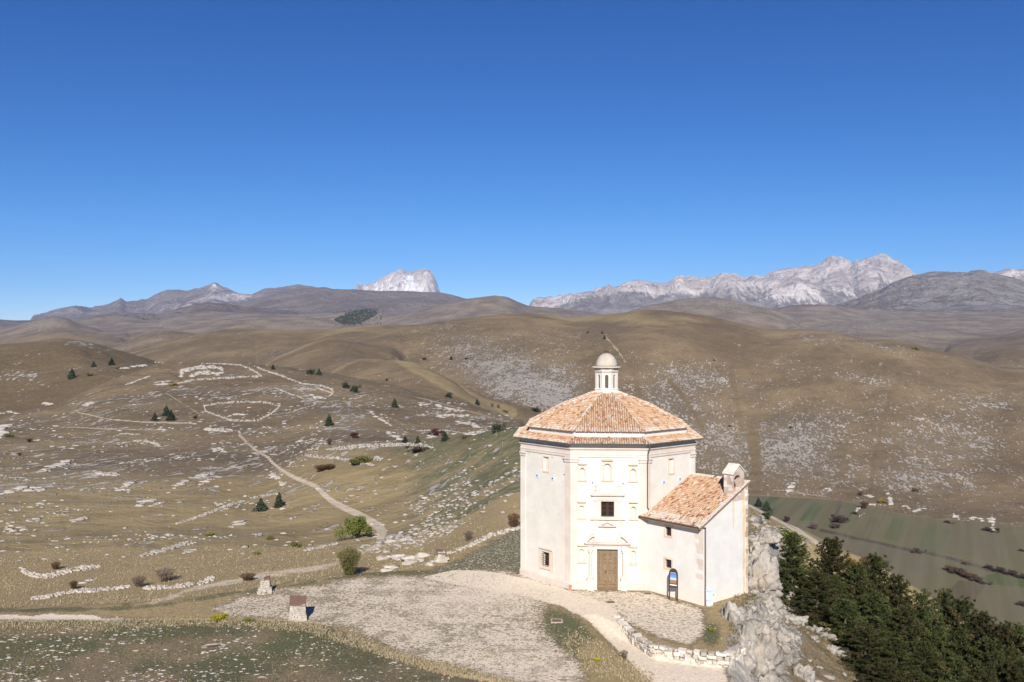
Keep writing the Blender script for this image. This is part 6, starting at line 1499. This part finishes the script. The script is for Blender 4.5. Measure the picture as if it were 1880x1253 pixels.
def big_pine(seed, H=8.0, Rm=2.6):
    rg = np.random.default_rng(seed); P_ = []; Dn = []; cl = []
    mb = MB(); mb.tube([(0, 0, -1.5), (.05, 0, H * .4), (-.04, .05, H * .75), (0, 0, H * .97)], [.20, .15, .08, .02], 7)
    h = H * .10; ph = 0
    br = MB()
    while h < H * .985:
        f = h / H; L0 = Rm * min(1.0, (1 - f) ** .66 * 1.15 + .03) * (.75 + .25 * min(1, f / .2)); nb_ = rg.integers(5, 8)
        for k in range(nb_):
            a = ph + k * 2 * math.pi / nb_ + rg.normal(0, .25); L_ = L0 * rg.uniform(.62, 1.12); rise = (.10 + .9 * f * f) * L_ * rg.uniform(.6, 1.2)
            if L_ > .8 and rg.random() < .4: br.tube([(0, 0, h), (math.cos(a) * L_ * .5, math.sin(a) * L_ * .5, h + rise * .3), (math.cos(a) * L_ * .92, math.sin(a) * L_ * .92, h + rise * .8)], [.035, .025, .01], 3, caps=False)
            m_ = max(3, int(L_ / .16)); t_ = np.linspace(.25, 1, m_)
            tone = rg.random(); ol = rg.random() < .10
            for t in t_:
                w_ = .36 * L_ * (1 - abs(t - .6)) * .75
                for _ in range(2):
                    lat = rg.normal(0, w_ * .5); r_ = t * L_
                    P_.append((math.cos(a) * r_ - math.sin(a) * lat, math.sin(a) * r_ + math.cos(a) * lat, h + rise * t * t + rg.normal(0, .07)))
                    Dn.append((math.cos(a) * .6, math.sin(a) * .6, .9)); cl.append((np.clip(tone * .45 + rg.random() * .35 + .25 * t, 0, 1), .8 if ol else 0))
        ph += .7; h += H * .052 * rg.uniform(.8, 1.25) * (1.1 - .35 * f)
    P_ = np.array(P_); Dn = np.array(Dn); cl = np.array(cl); n = len(P_); K = 11
    d = Dn[:, None, :] * .75 + rg.normal(0, .62, (n, K, 3)); d /= np.linalg.norm(d, axis=2)[..., None]
    sd_ = rg.normal(size=(n, K, 3)); sd_ -= (sd_ * d).sum(2)[..., None] * d; sd_ /= np.linalg.norm(sd_, axis=2)[..., None]
    L_ = rg.uniform(.14, .27, (n, K, 1)); b0 = P_[:, None, :]
    V = np.stack([b0 - sd_ * .022, b0 + sd_ * .022, b0 + d * L_ + sd_ * .020, b0 + d * L_ - sd_ * .020], 2).reshape(-1, 3); F = np.arange(n * K * 4).reshape(-1, 4)
    colr = np.zeros((len(V), 4)); rep = np.repeat(cl, K * 4, 0); colr[:, :2] = rep; colr[:, 3] = 1
    mb2 = br; trunk = mesh_from('trunk', mb, M_BARK, True); bm_ = mesh_from('branch', mb2, M_BARK)
    return trunk, bm_, fast_mesh('crown', V, F, M_PINE, False, colr)
PINES = [big_pine(s, 8.0, r_) for s, r_ in ((1, 2.5), (2, 2.9), (3, 2.2), (4, 2.7))]
PL = [(1455, 984, 83.5, 0, 'leftmost pine of the wood, standing apart in front of white rocks'), (1528, 993, 90, 1, 'second pine from the left, its top level with the field edge'), (1608, 1018, 93, 2, 'pine with two slim bare tips beside the yellow bush'), (1500, 1052, 81, 3, 'dark pine filling the gap between the first two tops'),
      (1572, 1040, 86, 1, 'bushy pine just left of the one with slim tips'), (1648, 1062, 91, 0, 'pine right of the slim-tipped one on the skyline of the wood'), (1692, 1090, 90, 3, 'pine under the russet bush on the upper edge of the wood'), (1735, 1084, 93, 2, 'pine whose tip stands against the ploughed field'), (1768, 1106, 91, 1, 'pine beside the bare golden patch'), (1806, 1132, 89, 0, 'low pine on the skyline below the golden patch'),
      (1842, 1144, 83, 2, 'pine with a grey bare trunk showing at the right edge'), (1872, 1152, 86, 3, 'last pine cut by the right edge of the view'), (1552, 1100, 77.5, 2, 'pine low on the left border of the wood'), (1610, 1092, 80, 0, 'pine in the second row under the slim-tipped one'), (1662, 1118, 79, 1, 'pine in the second row below the russet bush'), (1715, 1134, 80, 3, 'second-row pine below the ploughed field'),
      (1765, 1158, 79, 0, 'second-row pine below the golden patch'), (1815, 1180, 77, 1, 'second-row pine left of the grey-trunked one'), (1590, 1152, 73.5, 3, 'pine low in the left corner of the wood by the shadow'), (1645, 1170, 73.5, 2, 'third-row pine near the bottom of the view'), (1700, 1192, 73, 0, 'third-row pine in the middle of the lower wood'), (1755, 1212, 72, 1, 'third-row pine, lower centre right of the wood'),
      (1808, 1228, 71, 3, 'bottom-row pine left of the last one'), (1868, 1212, 74, 2, 'bottom-row pine at the right edge'), (1625, 1222, 69, 1, 'bottom-row pine cut by the lower edge, left'), (1685, 1240, 68.5, 0, 'bottom-row pine cut by the lower edge, right'), (1905, 1165, 80, 1, 'pine standing just past the right edge'), (1530, 1060, 84, 0, 'pine between the second top and the bushy one'), (1850, 1195, 79, 0, 'pine just below the grey-trunked one'), (1935, 1215, 74, 3, 'outermost pine past the right edge'), (1745, 1250, 68, 2, 'pine whose tip just enters at the bottom edge')]
first = set()
for i, (px, py, Y, k, lab) in enumerate(PL):
    x = (px - CX) / FPX * Y; zt = zy(py, Y); g = float(gz(x, Y)[0]); H = min(max(zt - g, 4.5), 12.5); s = H / 7.95
    r_ = thing('pine_tree', lab, 'pine tree', (x, Y, zt - H if H < 12.4 else g), i * 1.9, 'dark pines of the wood below the church')
    sc = (max(1.0, min(s * 1.12, 1.32)),) * 2 + (s,)
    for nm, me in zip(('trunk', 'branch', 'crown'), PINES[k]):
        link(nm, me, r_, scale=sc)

def small_tree(kind, seed, n, mat, lsz):
    """unit-height tree (height 1, width about 0.8)"""
    rg = np.random.default_rng(seed); P_ = []
    if kind == 'pine':
        while len(P_) < n:
            f = rg.random() ** 1.25; r_ = (1 - f) ** .75 * .42 * (1 + .18 * math.sin(f * 40)) * rg.random() ** .35; a = rg.random() * 6.283
            q = 1 + .25 * math.sin(a * 3 + f * 9 + seed); P_.append((math.cos(a) * r_ * q, math.sin(a) * r_ * q, .06 + f * .93 - .05 * r_))
        tr = [(0, 0, -.12), (0, 0, .7)]
    elif kind == 'bush':
        cs = [(rg.normal(0, .27), rg.normal(0, .27), rg.uniform(.18, .68), rg.uniform(.12, .30)) for _ in range(17)]
        while len(P_) < n:
            c = cs[rg.integers(len(cs))]; d = rg.normal(size=3); d /= np.linalg.norm(d); r_ = c[3] * rg.random() ** .3
            p = (c[0] + d[0] * r_, c[1] + d[1] * r_, c[2] + d[2] * r_ * .95)
            if p[2] > -.02: P_.append(p)
        tr = [(0, 0, -.1), (0, 0, .4)]
    else:      # airy upright shrub of many stems
        while len(P_) < n:
            a = rg.random() * 6.283; t = rg.random() ** .7; sp_ = rg.random() ** .5 * .45
            P_.append((math.cos(a) * sp_ * (.35 + .65 * t) + rg.normal(0, .03), math.sin(a) * sp_ * (.35 + .65 * t) + rg.normal(0, .03), .04 + t * (.96 - sp_ * .55)))
        tr = [(0, 0, -.1), (0, 0, .3)]
    P_ = np.array(P_); V, F, k = leaves(P_, rg.uniform(.7, 1.3, len(P_)) * lsz, rg, 'quad' if kind != 'airy' else 'tri', .4, 1.0 if kind != 'airy' else 1.4)
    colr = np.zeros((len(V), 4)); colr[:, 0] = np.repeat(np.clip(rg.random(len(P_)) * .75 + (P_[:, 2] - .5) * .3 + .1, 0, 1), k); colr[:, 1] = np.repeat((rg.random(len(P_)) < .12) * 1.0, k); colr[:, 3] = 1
    mb = MB(); mb.tube(tr, [.045, .012], 6)
    if kind != 'pine':
        for j in range(9):
            a = rg.random() * 6.283; r_ = rg.uniform(.1, .35); mb.tube([(0, 0, .0), (math.cos(a) * r_ * .5, math.sin(a) * r_ * .5, .35), (math.cos(a) * r_, math.sin(a) * r_, rg.uniform(.55, .85))], [.018, .012, .004], 4, caps=False)
    return mesh_from('trunk' if kind == 'pine' else 'stems', mb, M_BARK), fast_mesh('crown', V, F, mat, False, colr)
KIND = {'pine_a': small_tree('pine', 1, 1500, M_PINE2, .085), 'pine_b': small_tree('pine', 5, 1300, M_PINE2, .09), 'pine_c': small_tree('bush', 9, 1500, M_PINE2, .085),
        'lime': small_tree('bush', 2, 6500, M_LIME, .045), 'leafy': small_tree('airy', 3, 5200, M_LEAF, .040), 'maroon': small_tree('bush', 4, 1200, M_MAROON, .10), 'russet': small_tree('airy', 6, 1600, M_RUSSET, .07), 'twig': small_tree('airy', 7, 1300, M_TWIG, .06),
        'gold': small_tree('bush', 8, 1200, M_GOLD, .10), 'olive': small_tree('bush', 10, 1100, M_LEAF, .10), 'flower': small_tree('bush', 11, 1500, M_YEL, .07), 'straw': small_tree('airy', 12, 900, M_STRAW, .09), 'thicket': small_tree('bush', 13, 1500, M_THICK, .085)}
G1 = 'small trees dotted over the slopes'
def c6(x, y): return (x / 2.9375, 640 + y / 2.9375)
def c5(x, y): return (600 + x / 4.7, 650 + y / 4.7)
def c8(x, y): return (1360 + x / 3.615, 880 + y / 3.615)
TL = [  # kind, name, category, base px, height px, width factor, label
 ('pine_b', 'small_tree', 'tree', c6(505, 100), 11, 1.1, 'rounded dark tree in the middle of three on the brown hill'), ('pine_a', 'pine_tree', 'pine tree', c6(602, 90), 14, 1.0, 'upper right pine of three on the brown hill'), ('pine_a', 'pine_tree', 'pine tree', c6(388, 163), 19, 1.0, 'lowest and largest pine of three on the brown hill'),
 ('olive', 'bush', 'bush', c6(485, 147), 6, 2.2, 'low flat bush right of the largest pine on the brown hill'), ('olive', 'bush', 'bush', c6(636, 110), 5, 1.6, 'tiny bush below the upper right pine of the brown hill'), ('pine_b', 'pine_tree', 'pine tree', c6(835, 390), 15, 1.0, 'left pine of the clump of three left of the oval stone ring'),
 ('pine_a', 'pine_tree', 'pine tree', c6(897, 364), 20, .95, 'tall back pine of the clump of three left of the oval stone ring'), ('pine_a', 'pine_tree', 'pine tree', c6(922, 389), 20, .95, 'front right pine of the clump of three left of the oval stone ring'), ('pine_c', 'small_tree', 'tree', c6(1053, 379), 7, 1.1, 'tiny tree between the three pines and the oval stone ring'),
 ('pine_b', 'small_tree', 'tree', c6(1472, 114), 10, .9, 'olive green tree at the brow below the rounded knoll'), ('pine_c', 'small_tree', 'tree', c6(1673, 141), 12, 1.1, 'left tree of the pair on the brow'), ('pine_b', 'small_tree', 'tree', c6(1720, 144), 13, 1.0, 'right tree of the pair on the brow'),
 ('pine_a', 'pine_tree', 'pine tree', c6(1775, 418), 22, .85, 'dark pine right of the oval stone ring'), ('pine_b', 'pine_tree', 'pine tree', c6(1407, 877), 24, 1.2, 'broad pine, left of two on the middle slope'), ('pine_a', 'pine_tree', 'pine tree', c6(1505, 857), 28, .8, 'narrower pine, right of two on the middle slope'),
 ('olive', 'bush', 'bush', c6(1125, 1012), 9, 1.9, 'low green bush on the lower slope under the long wall'), ('olive', 'bush', 'bush', c6(1460, 1032), 10, 1.1, 'small green bush left of the lime-green bush'), ('olive', 'bush', 'bush', c6(1592, 1072), 12, 1.3, 'green bush below the dirt track and left of the leafy bush'), ('olive', 'bush', 'bush', c6(1386, 1112), 7, 1.8, 'faint low bush in the golden grass'),
 ('gold', 'bush', 'bush', c6(935, 202), 7, 1.5, 'yellow-green bush beside the pale rock patch on the hill top'), ('olive', 'bush', 'bush', c6(42, 480), 9, 1.6, 'yellow-green bush on the crag at the left edge'), ('russet', 'bush', 'bush', c6(158, 507), 8, 1.5, 'rust-brown bush near the left edge of the slope'), ('russet', 'bush', 'bush', c6(1778, 522), 14, .9, 'rust-red bush between two rock patches above the dirt track'),
 ('russet', 'bush', 'bush', c6(1738, 660), 12, 3.2, 'wide low rust-coloured thicket beside the top of the dirt track'), ('russet', 'bush', 'bush', c6(300, 1192), 15, 1.4, 'rust-brown shrub above the curved heap of white stones'), ('russet', 'bush', 'bush', c6(105, 578), 6, 1.5, 'small rust bush at the left above the two edge slabs'),
 ('pine_c', 'small_tree', 'tree', c5(160, 298), 14, 1.0, 'left tree of the pair on the ring hill flank'), ('pine_c', 'small_tree', 'tree', c5(242, 333), 16, 1.0, 'right tree of the pair on the ring hill flank'), ('pine_b', 'pine_tree', 'pine tree', c5(585, 463), 17, .95, 'single conical pine on the golden flank'), ('pine_b', 'small_tree', 'tree', c5(517, 232), 5, 1.2, 'tiny tree on the skyline of the flank'),
 ('pine_c', 'small_tree', 'tree', c5(1055, 378), 11, 1.2, 'round tree on the flank edge above the valley'), ('pine_b', 'small_tree', 'tree', c5(1298, 443), 12, 1.0, 'feathery tree on the flank edge nearer the church'), ('pine_c', 'pine_tree', 'pine tree', c5(1468, 677), 21, .95, 'pine at the top of the near slope beside the church roof'), ('pine_b', 'small_tree', 'tree', c5(675, 768), 13, 1.1, 'green tree left of two behind the brow of white stones'),
 ('pine_a', 'small_tree', 'tree', c5(785, 768), 14, .8, 'narrow green tree between the brow of white stones and the maroon bush'), ('pine_a', 'pine_tree', 'pine tree', c5(1020, 750), 18, 1.0, 'dark pine right of the round maroon bush'), ('maroon', 'bush', 'bush', c5(940, 705), 15, 1.2, 'round maroon bush on the golden flank'), ('maroon', 'bush', 'bush', c5(236, 728), 13, .9, 'dark maroon bush left of the falling white rocks'),
 ('olive', 'bush', 'bush', c5(1205, 722), 6, 2.8, 'low dull green bush by the largest heap of rock'), ('pine_a', 'pine_tree', 'pine tree', c5(1074, 52), 8, .9, 'slim dark tree at the edge of the stony ridge'), ('pine_c', 'small_tree', 'tree', c5(840, 53), 6, 1.1, 'lone dark tree in the mouth of the golden hollow'), ('pine_c', 'small_tree', 'tree', c5(1202, 50), 5, 1.1, 'small dark tree among the rocks of the stony ridge'),
 ('twig', 'bush', 'bush', c5(1427, 462), 9, .9, 'left of two grey thin bushes in the hidden valley'), ('twig', 'bush', 'bush', c5(1480, 468), 8, .9, 'right of two grey thin bushes in the hidden valley'), ('olive', 'bush', 'bush', c5(1538, 505), 6, 1.6, 'olive bush where the valley meets the near brow'), ('pine_c', 'bush', 'bush', c5(1800, 497), 9, 1.7, 'blue-green bush in the valley behind the church roof'),
 ('olive', 'bush', 'bush', c5(318, 938), 14, 2.6, 'wide olive and rust thicket between the two short walls'), ('russet', 'bush', 'bush', c5(25, 998), 11, 2.4, 'rust-red low thicket above the bend of the dirt track'), ('thicket', 'bush', 'bush', c5(792, 850), 14, 2.0, 'grey-brown thicket at the right end of the long white heap'),
 ('lime', 'bush', 'bush', (651, 990), 52, .82, 'big bright lime-green bush beside the bend of the dirt track'), ('leafy', 'bush', 'bush', (641, 1056), 55, .95, 'upright olive leafy bush at the far edge of the terrace'), ('russet', 'bush', 'bush', (943, 968), 28, 1.0, 'rust-brown bush against the left side of the church'), ('twig', 'bush', 'bush', (860, 993), 20, 1.1, 'thin greyish shrub above the lawn left of the church'),
 ('twig', 'bush', 'bush', (255, 1078), 22, 1.4, 'left grey-brown bare shrub behind the left rubble wall'), ('twig', 'bush', 'bush', (303, 1068), 28, 1.5, 'right and larger reddish bare shrub behind the left rubble wall'), ('russet', 'bush', 'bush', (455, 1066), 14, 2.4, 'orange-brown low shrub behind the tumbled shrine'), ('russet', 'bush', 'bush', (135, 1082), 17, 1.1, 'sparse rust shrub above the sandy track'),
 ('flower', 'flowering_bush', 'bush', (405, 1139), 17, 1.8, 'bright yellow flowering bush on the edge of the foreground bank'), ('olive', 'bush', 'bush', (455, 1142), 9, 1.9, 'small green bush right of the yellow flowering bush'), ('flower', 'flowering_bush', 'bush', (1097, 1215), 10, 1.4, 'small yellow flower clump on the bank left of the path'), ('twig', 'bush', 'bush', (1146, 1212), 20, .9, 'bare pinkish weed on the left edge of the path'),
 ('flower', 'bush', 'bush', (1306, 1160), 11, 1.0, 'yellow-green clump on the grass beside the pitted crag'), ('olive', 'bush', 'bush', (1166, 1168), 10, .9, 'green tuft growing from the retaining wall'), ('olive', 'bush', 'bush', (1447, 998), 32, 1.4, 'yellow-green bush behind the leftmost pine of the wood'), ('gold', 'bush', 'bush', (1568, 1046), 26, .9, 'golden autumn bush between pine tops'), ('russet', 'bush', 'bush', (1590, 1040), 20, 1.2, 'russet bush beside the golden one'),
 ('pine_a', 'pine_tree', 'pine tree', c8(118, 182), 17, 1.0, 'left pine of three behind the annex on the ridge'), ('pine_b', 'pine_tree', 'pine tree', c8(172, 210), 18, 1.2, 'middle pine of three behind the annex on the ridge'), ('pine_c', 'pine_tree', 'pine tree', c8(168, 264), 15, 1.5, 'lowest rounded pine of three behind the annex'), ('maroon', 'bush', 'bush', c8(303, 282), 12, .9, 'crimson bush beside the ridge track'),
 ('twig', 'bush', 'bush', c8(487, 332), 15, 1.5, 'grey bare bush beside the green field strips'), ('russet', 'bush', 'bush', c8(820, 195), 15, 1.2, 'orange-brown bush beside the ring of white rock'), ('gold', 'bush', 'bush', c8(941, 158), 10, 1.2, 'golden bush left of the vertical tongue of rock'), ('russet', 'bush', 'bush', c8(795, 110), 9, 1.3, 'rust bush above the ring of white rock'), ('thicket', 'bush', 'bush', c8(1168, 490), 11, 1.4, 'dark round bush on the lane between the fields'),
 ('thicket', 'bush', 'bush', c8(655, 290), 16, 1.4, 'brown thicket between two green field strips'), ('thicket', 'bush', 'bush', c8(632, 325), 10, 1.4, 'lower brown thicket between two green field strips'), ('thicket', 'bush', 'bush', (1680, 903), 8, 1.2, 'olive bush at the foot of the straight gully'), ('pine_b', 'small_tree', 'tree', (1110, 623), 7, 1.0, 'round bush at the top of the stony ridge right above the lantern'), ('pine_c', 'small_tree', 'tree', (1079, 612), 4, 1.0, 'left of two tiny trees near the crest of the stony ridge'),
 ('pine_c', 'small_tree', 'tree', (1106, 613), 5, .8, 'right of two tiny trees near the crest of the stony ridge'), ('olive', 'bush', 'bush', (1683, 643), 9, 1.1, 'lone olive bush on the long right shoulder of the ridge'), ('pine_c', 'small_tree', 'tree', (1311, 663), 3, 1.2, 'tiny dark bush on the open middle of the stony ridge'), ('pine_c', 'bush', 'bush', (1340, 784), 4, 1.4, 'small dark bush low on the stony ridge'), ('pine_c', 'bush', 'bush', (1452, 786), 4, 1.5, 'small dark bush in the pale scree of the ridge'),
 ('russet', 'bush', 'bush', (1480, 1236), 0.1, 1, ''),
]
TL = [t for t in TL if t[6]]
hs = hits([t[3] for t in TL])
for i, ((kd, nm, cat, (px, py), hp, wf, lab), h) in enumerate(zip(TL, hs)):
    H = hp * h[1] / FPX
    r_ = thing(nm, lab, cat, (float(h[0]), float(h[1]), float(h[2]) - .03 * H), i * 2.3, G1 if h[1] > 120 else None)
    a, b2 = KIND[kd]; sc = (H * wf, H * wf, H)
    if wf < 2.0 and hp > 3: link(a.name.split('.')[0], a, r_, scale=sc)
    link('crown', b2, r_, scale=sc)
# thickets in the valley: long brown hedges as separate bushes
HB = [((1745, 1049), 'russet', 20, 'left end bush of the rust-brown thicket by the ploughed field'), ((1762, 1054), 'thicket', 22, 'dark upper bush of the thicket by the ploughed field'), ((1778, 1062), 'russet', 22, 'middle rust bush of the thicket by the ploughed field'), ((1796, 1068), 'thicket', 18, 'right end bush of the thicket by the ploughed field'),
      ((1817, 1044), 'thicket', 13, 'left end bush of the dark hedge above the small green field'), ((1838, 1050), 'thicket', 17, 'middle bush of the dark hedge above the small green field'), ((1860, 1056), 'thicket', 18, 'right and largest bush of the dark hedge above the small green field'), ((1882, 1062), 'thicket', 16, 'hedge bush cut by the right edge above the small green field'), ((1770, 1036), 'thicket', 7, 'small bush at the end of the lane between the fields'),
      ((1815, 975), 'thicket', 14, 'brown bush left below the widest white rock at the field edge'), ((1830, 974), 'russet', 11, 'brown bush right of the widest white rock at the field edge'), ((1740, 960), 'thicket', 9, 'brown bush under the white boulder over the long field'), ((1570, 944), 'thicket', 9, 'brown bush inside the ring of white valley rocks'), ((1878, 1112), 'thicket', 15, 'dark bush at the right edge above the golden patch'), ((1876, 1012), 'thicket', 8, 'dark patch of brush on the long field at the right edge')]
for k, ((p_, kd, hp, lab), h) in enumerate(zip(HB, hits([q[0] for q in HB]))):
    H = hp * h[1] / FPX * .62; r_ = thing('hedge_bush', lab, 'bush', (float(h[0]), float(h[1]), float(h[2]) - .1), 0, 'brown thickets among the valley fields')
    link('crown', KIND[kd][1], r_, scale=(H * 1.7, H * 3.0, H * .8))
# far plantation of conifers: reads as one mass
rg = np.random.default_rng(3); P_ = []
while len(P_) < 900:
    px, py = rg.uniform(612, 705), rg.uniform(566, 600)
    if inpoly(np.array([px]), np.array([py]), [(612, 589), (628, 580), (650, 572), (672, 568), (690, 570), (695, 577), (668, 592), (648, 598), (630, 596)])[0] or rg.random() < .03: P_.append((px, py))
Hh = hits(P_, 1800); k = (Hh[:, 1] > 1900); Hh = Hh[k]
hgt = 2.6 * Hh[:, 1] / FPX; m = len(Hh); a = np.arange(5) * 2 * math.pi / 5
V = np.zeros((m, 6, 3)); V[:, :5, 0] = Hh[:, :1] + np.cos(a) * hgt[:, None] * .55; V[:, :5, 1] = Hh[:, 1:2] + np.sin(a) * hgt[:, None] * .55; V[:, :5, 2] = Hh[:, 2:3] - 1; V[:, 5] = Hh + np.stack([hgt * 0, hgt * 0, hgt], 1)
F = np.array([[0, 1, 5], [1, 2, 5], [2, 3, 5], [3, 4, 5], [4, 0, 5]])[None] + (np.arange(m) * 6)[:, None, None]
colr = np.zeros((m * 6, 4)); colr[:, 0] = np.repeat(rg.random(m), 6); colr[:, 3] = 1
o = link('conifer_plantation', fast_mesh('conifer_plantation', V.reshape(-1, 3), F.reshape(-1, 3), M_PINE2, False, colr)); tag(o, 'dark blue-green conifer plantation on the far slope under the snowy peak', 'wood', None, 'stuff')

# tufts of dry and green grass near the terrace: uncountable
def tufts(name, label, n, y0, y1, pxa, pxb, dens, h0, h1, mat, seed, green=.1, blades=7):
    rg = np.random.default_rng(seed); Y = 1 / rg.uniform(1 / y1, 1 / y0, n * 5); px = rg.uniform(pxa, pxb, n * 5); x = (px - CX) / FPX * Y
    z = terrain(px, Y); py = CY - (z - CAMZ) / Y * FPX
    k = rg.random(n * 5) < dens(px, py, Y, x); px, Y, x, z = px[k][:n], Y[k][:n], x[k][:n], z[k][:n]; m = len(Y)
    h = rg.uniform(h0, h1, m); a = rg.random((m, blades)) * 6.283; r_ = rg.random((m, blades)) * h[:, None] * .5
    b0 = np.stack([x[:, None] + np.cos(a) * r_ * .6, Y[:, None] + np.sin(a) * r_ * .6, np.repeat(z[:, None] - .02, blades, 1)], 2)
    tip = b0 + np.stack([np.cos(a) * h[:, None] * .45, np.sin(a) * h[:, None] * .45, h[:, None] * rg.uniform(.6, 1.1, (m, blades))], 2)
    sd_ = np.stack([-np.sin(a), np.cos(a), a * 0], 2) * (.008 + .07 * h[:, None, None])
    V = np.stack([b0 - sd_, b0 + sd_, tip], 2).reshape(-1, 3); F = np.arange(len(V)).reshape(-1, 3)
    colr = np.zeros((len(V), 4)); colr[:, 0] = np.repeat(rg.random(m * blades), 3); colr[:, 1] = np.repeat(np.repeat((rg.random(m) < green) * 1.0, blades), 3); colr[:, 3] = 1
    o = link(name, fast_mesh(name, V, F, mat, False, colr)); tag(o, label, 'grass', None, 'stuff'); return o
def nl(px, py, pts, w_): return sstep(w_, w_ * .3, dline(px, py, pts, 60))
tufts('dry_grass', 'straw-coloured grass along the foot of the foreground bank', 9000, 50, 66, -60, 1260, lambda px, py, Y, x: np.maximum(nl(px, py, [(0, 1148), (200, 1150), (330, 1140), (430, 1143), (560, 1152), (650, 1180), (760, 1215), (860, 1240), (960, 1262)], 13), .8 * nl(px, py, [(1060, 1180), (1110, 1215), (1180, 1258)], 34)), .06, .17, M_STRAW, 21, .12, 8)
tufts('dry_grass', 'long dry grass beyond the far edge of the terrace', 11000, 66, 112, -60, 900, lambda px, py, Y, x: (py < np.interp(px, [0, 300, 449, 620, 740, 830, 900], [1118, 1104, 1084, 1055, 1050, 1030, 995])) * (.35 + .65 * clump(x, Y, 5, -.2, .2)), .07, .22, M_STRAW, 22, .10, 5)
tufts('green_grass', 'short green grass of the foreground', 5200, 47, 64, -60, 980, lambda px, py, Y, x: (Y < np.interp(px, [0, 560, 650, 740, 860, 960], [62, 62, 57.5, 54.5, 53, 50])) * (.2 + .8 * clump(x, Y, 3, -.2, .3)), .05, .14, leafmat('short_grass', (.05, .055, .02), (.15, .14, .06), (.25, .2, .11)), 23, .3, 5)
tufts('slope_grass', 'brown grass and weeds on the steep slope right of the church', 11000, 58, 112, 1340, 1800, lambda px, py, Y, x: .3 + .7 * clump(x, Y, 4, -.2, .2), .10, .30, leafmat('brown_weeds', (.085, .062, .036), (.26, .20, .12), (.10, .11, .045)), 24, .35, 6)
tufts('weed_tufts', 'weeds fringing the ragged edge of the bare terrace', 3800, 52, 80, 380, 1110, lambda px, py, Y, x: nl(px, py, [(430, 1122), (480, 1088), (640, 1063), (740, 1056), (830, 1056)], 9) + nl(px, py, [(560, 1142), (640, 1152), (740, 1207), (860, 1228), (950, 1262)], 10) + nl(px, py, [(1000, 1135), (1035, 1185), (1070, 1215), (1085, 1262)], 14) + nl(px, py, [(1075, 1138), (1115, 1175), (1165, 1225), (1218, 1275)], 5), .05, .14, leafmat('edge_weeds', (.07, .07, .03), (.20, .175, .09), (.30, .24, .14)), 26, .3, 6)
tufts('weed_tufts', 'little weeds growing between the stones of the terrace', 4200, 55, 78, 440, 1060, lambda px, py, Y, x: inpoly(px, py, [(430, 1120), (480, 1090), (640, 1066), (740, 1060), (905, 1052), (1010, 1090), (1015, 1262), (900, 1240), (740, 1205), (640, 1150), (560, 1140)]) * (.15 + .85 * clump(x, Y, 2.2, -.15, .25)), .04, .10, leafmat('terrace_weeds', (.06, .065, .025), (.17, .155, .075), (.24, .19, .11)), 25, .3, 5)
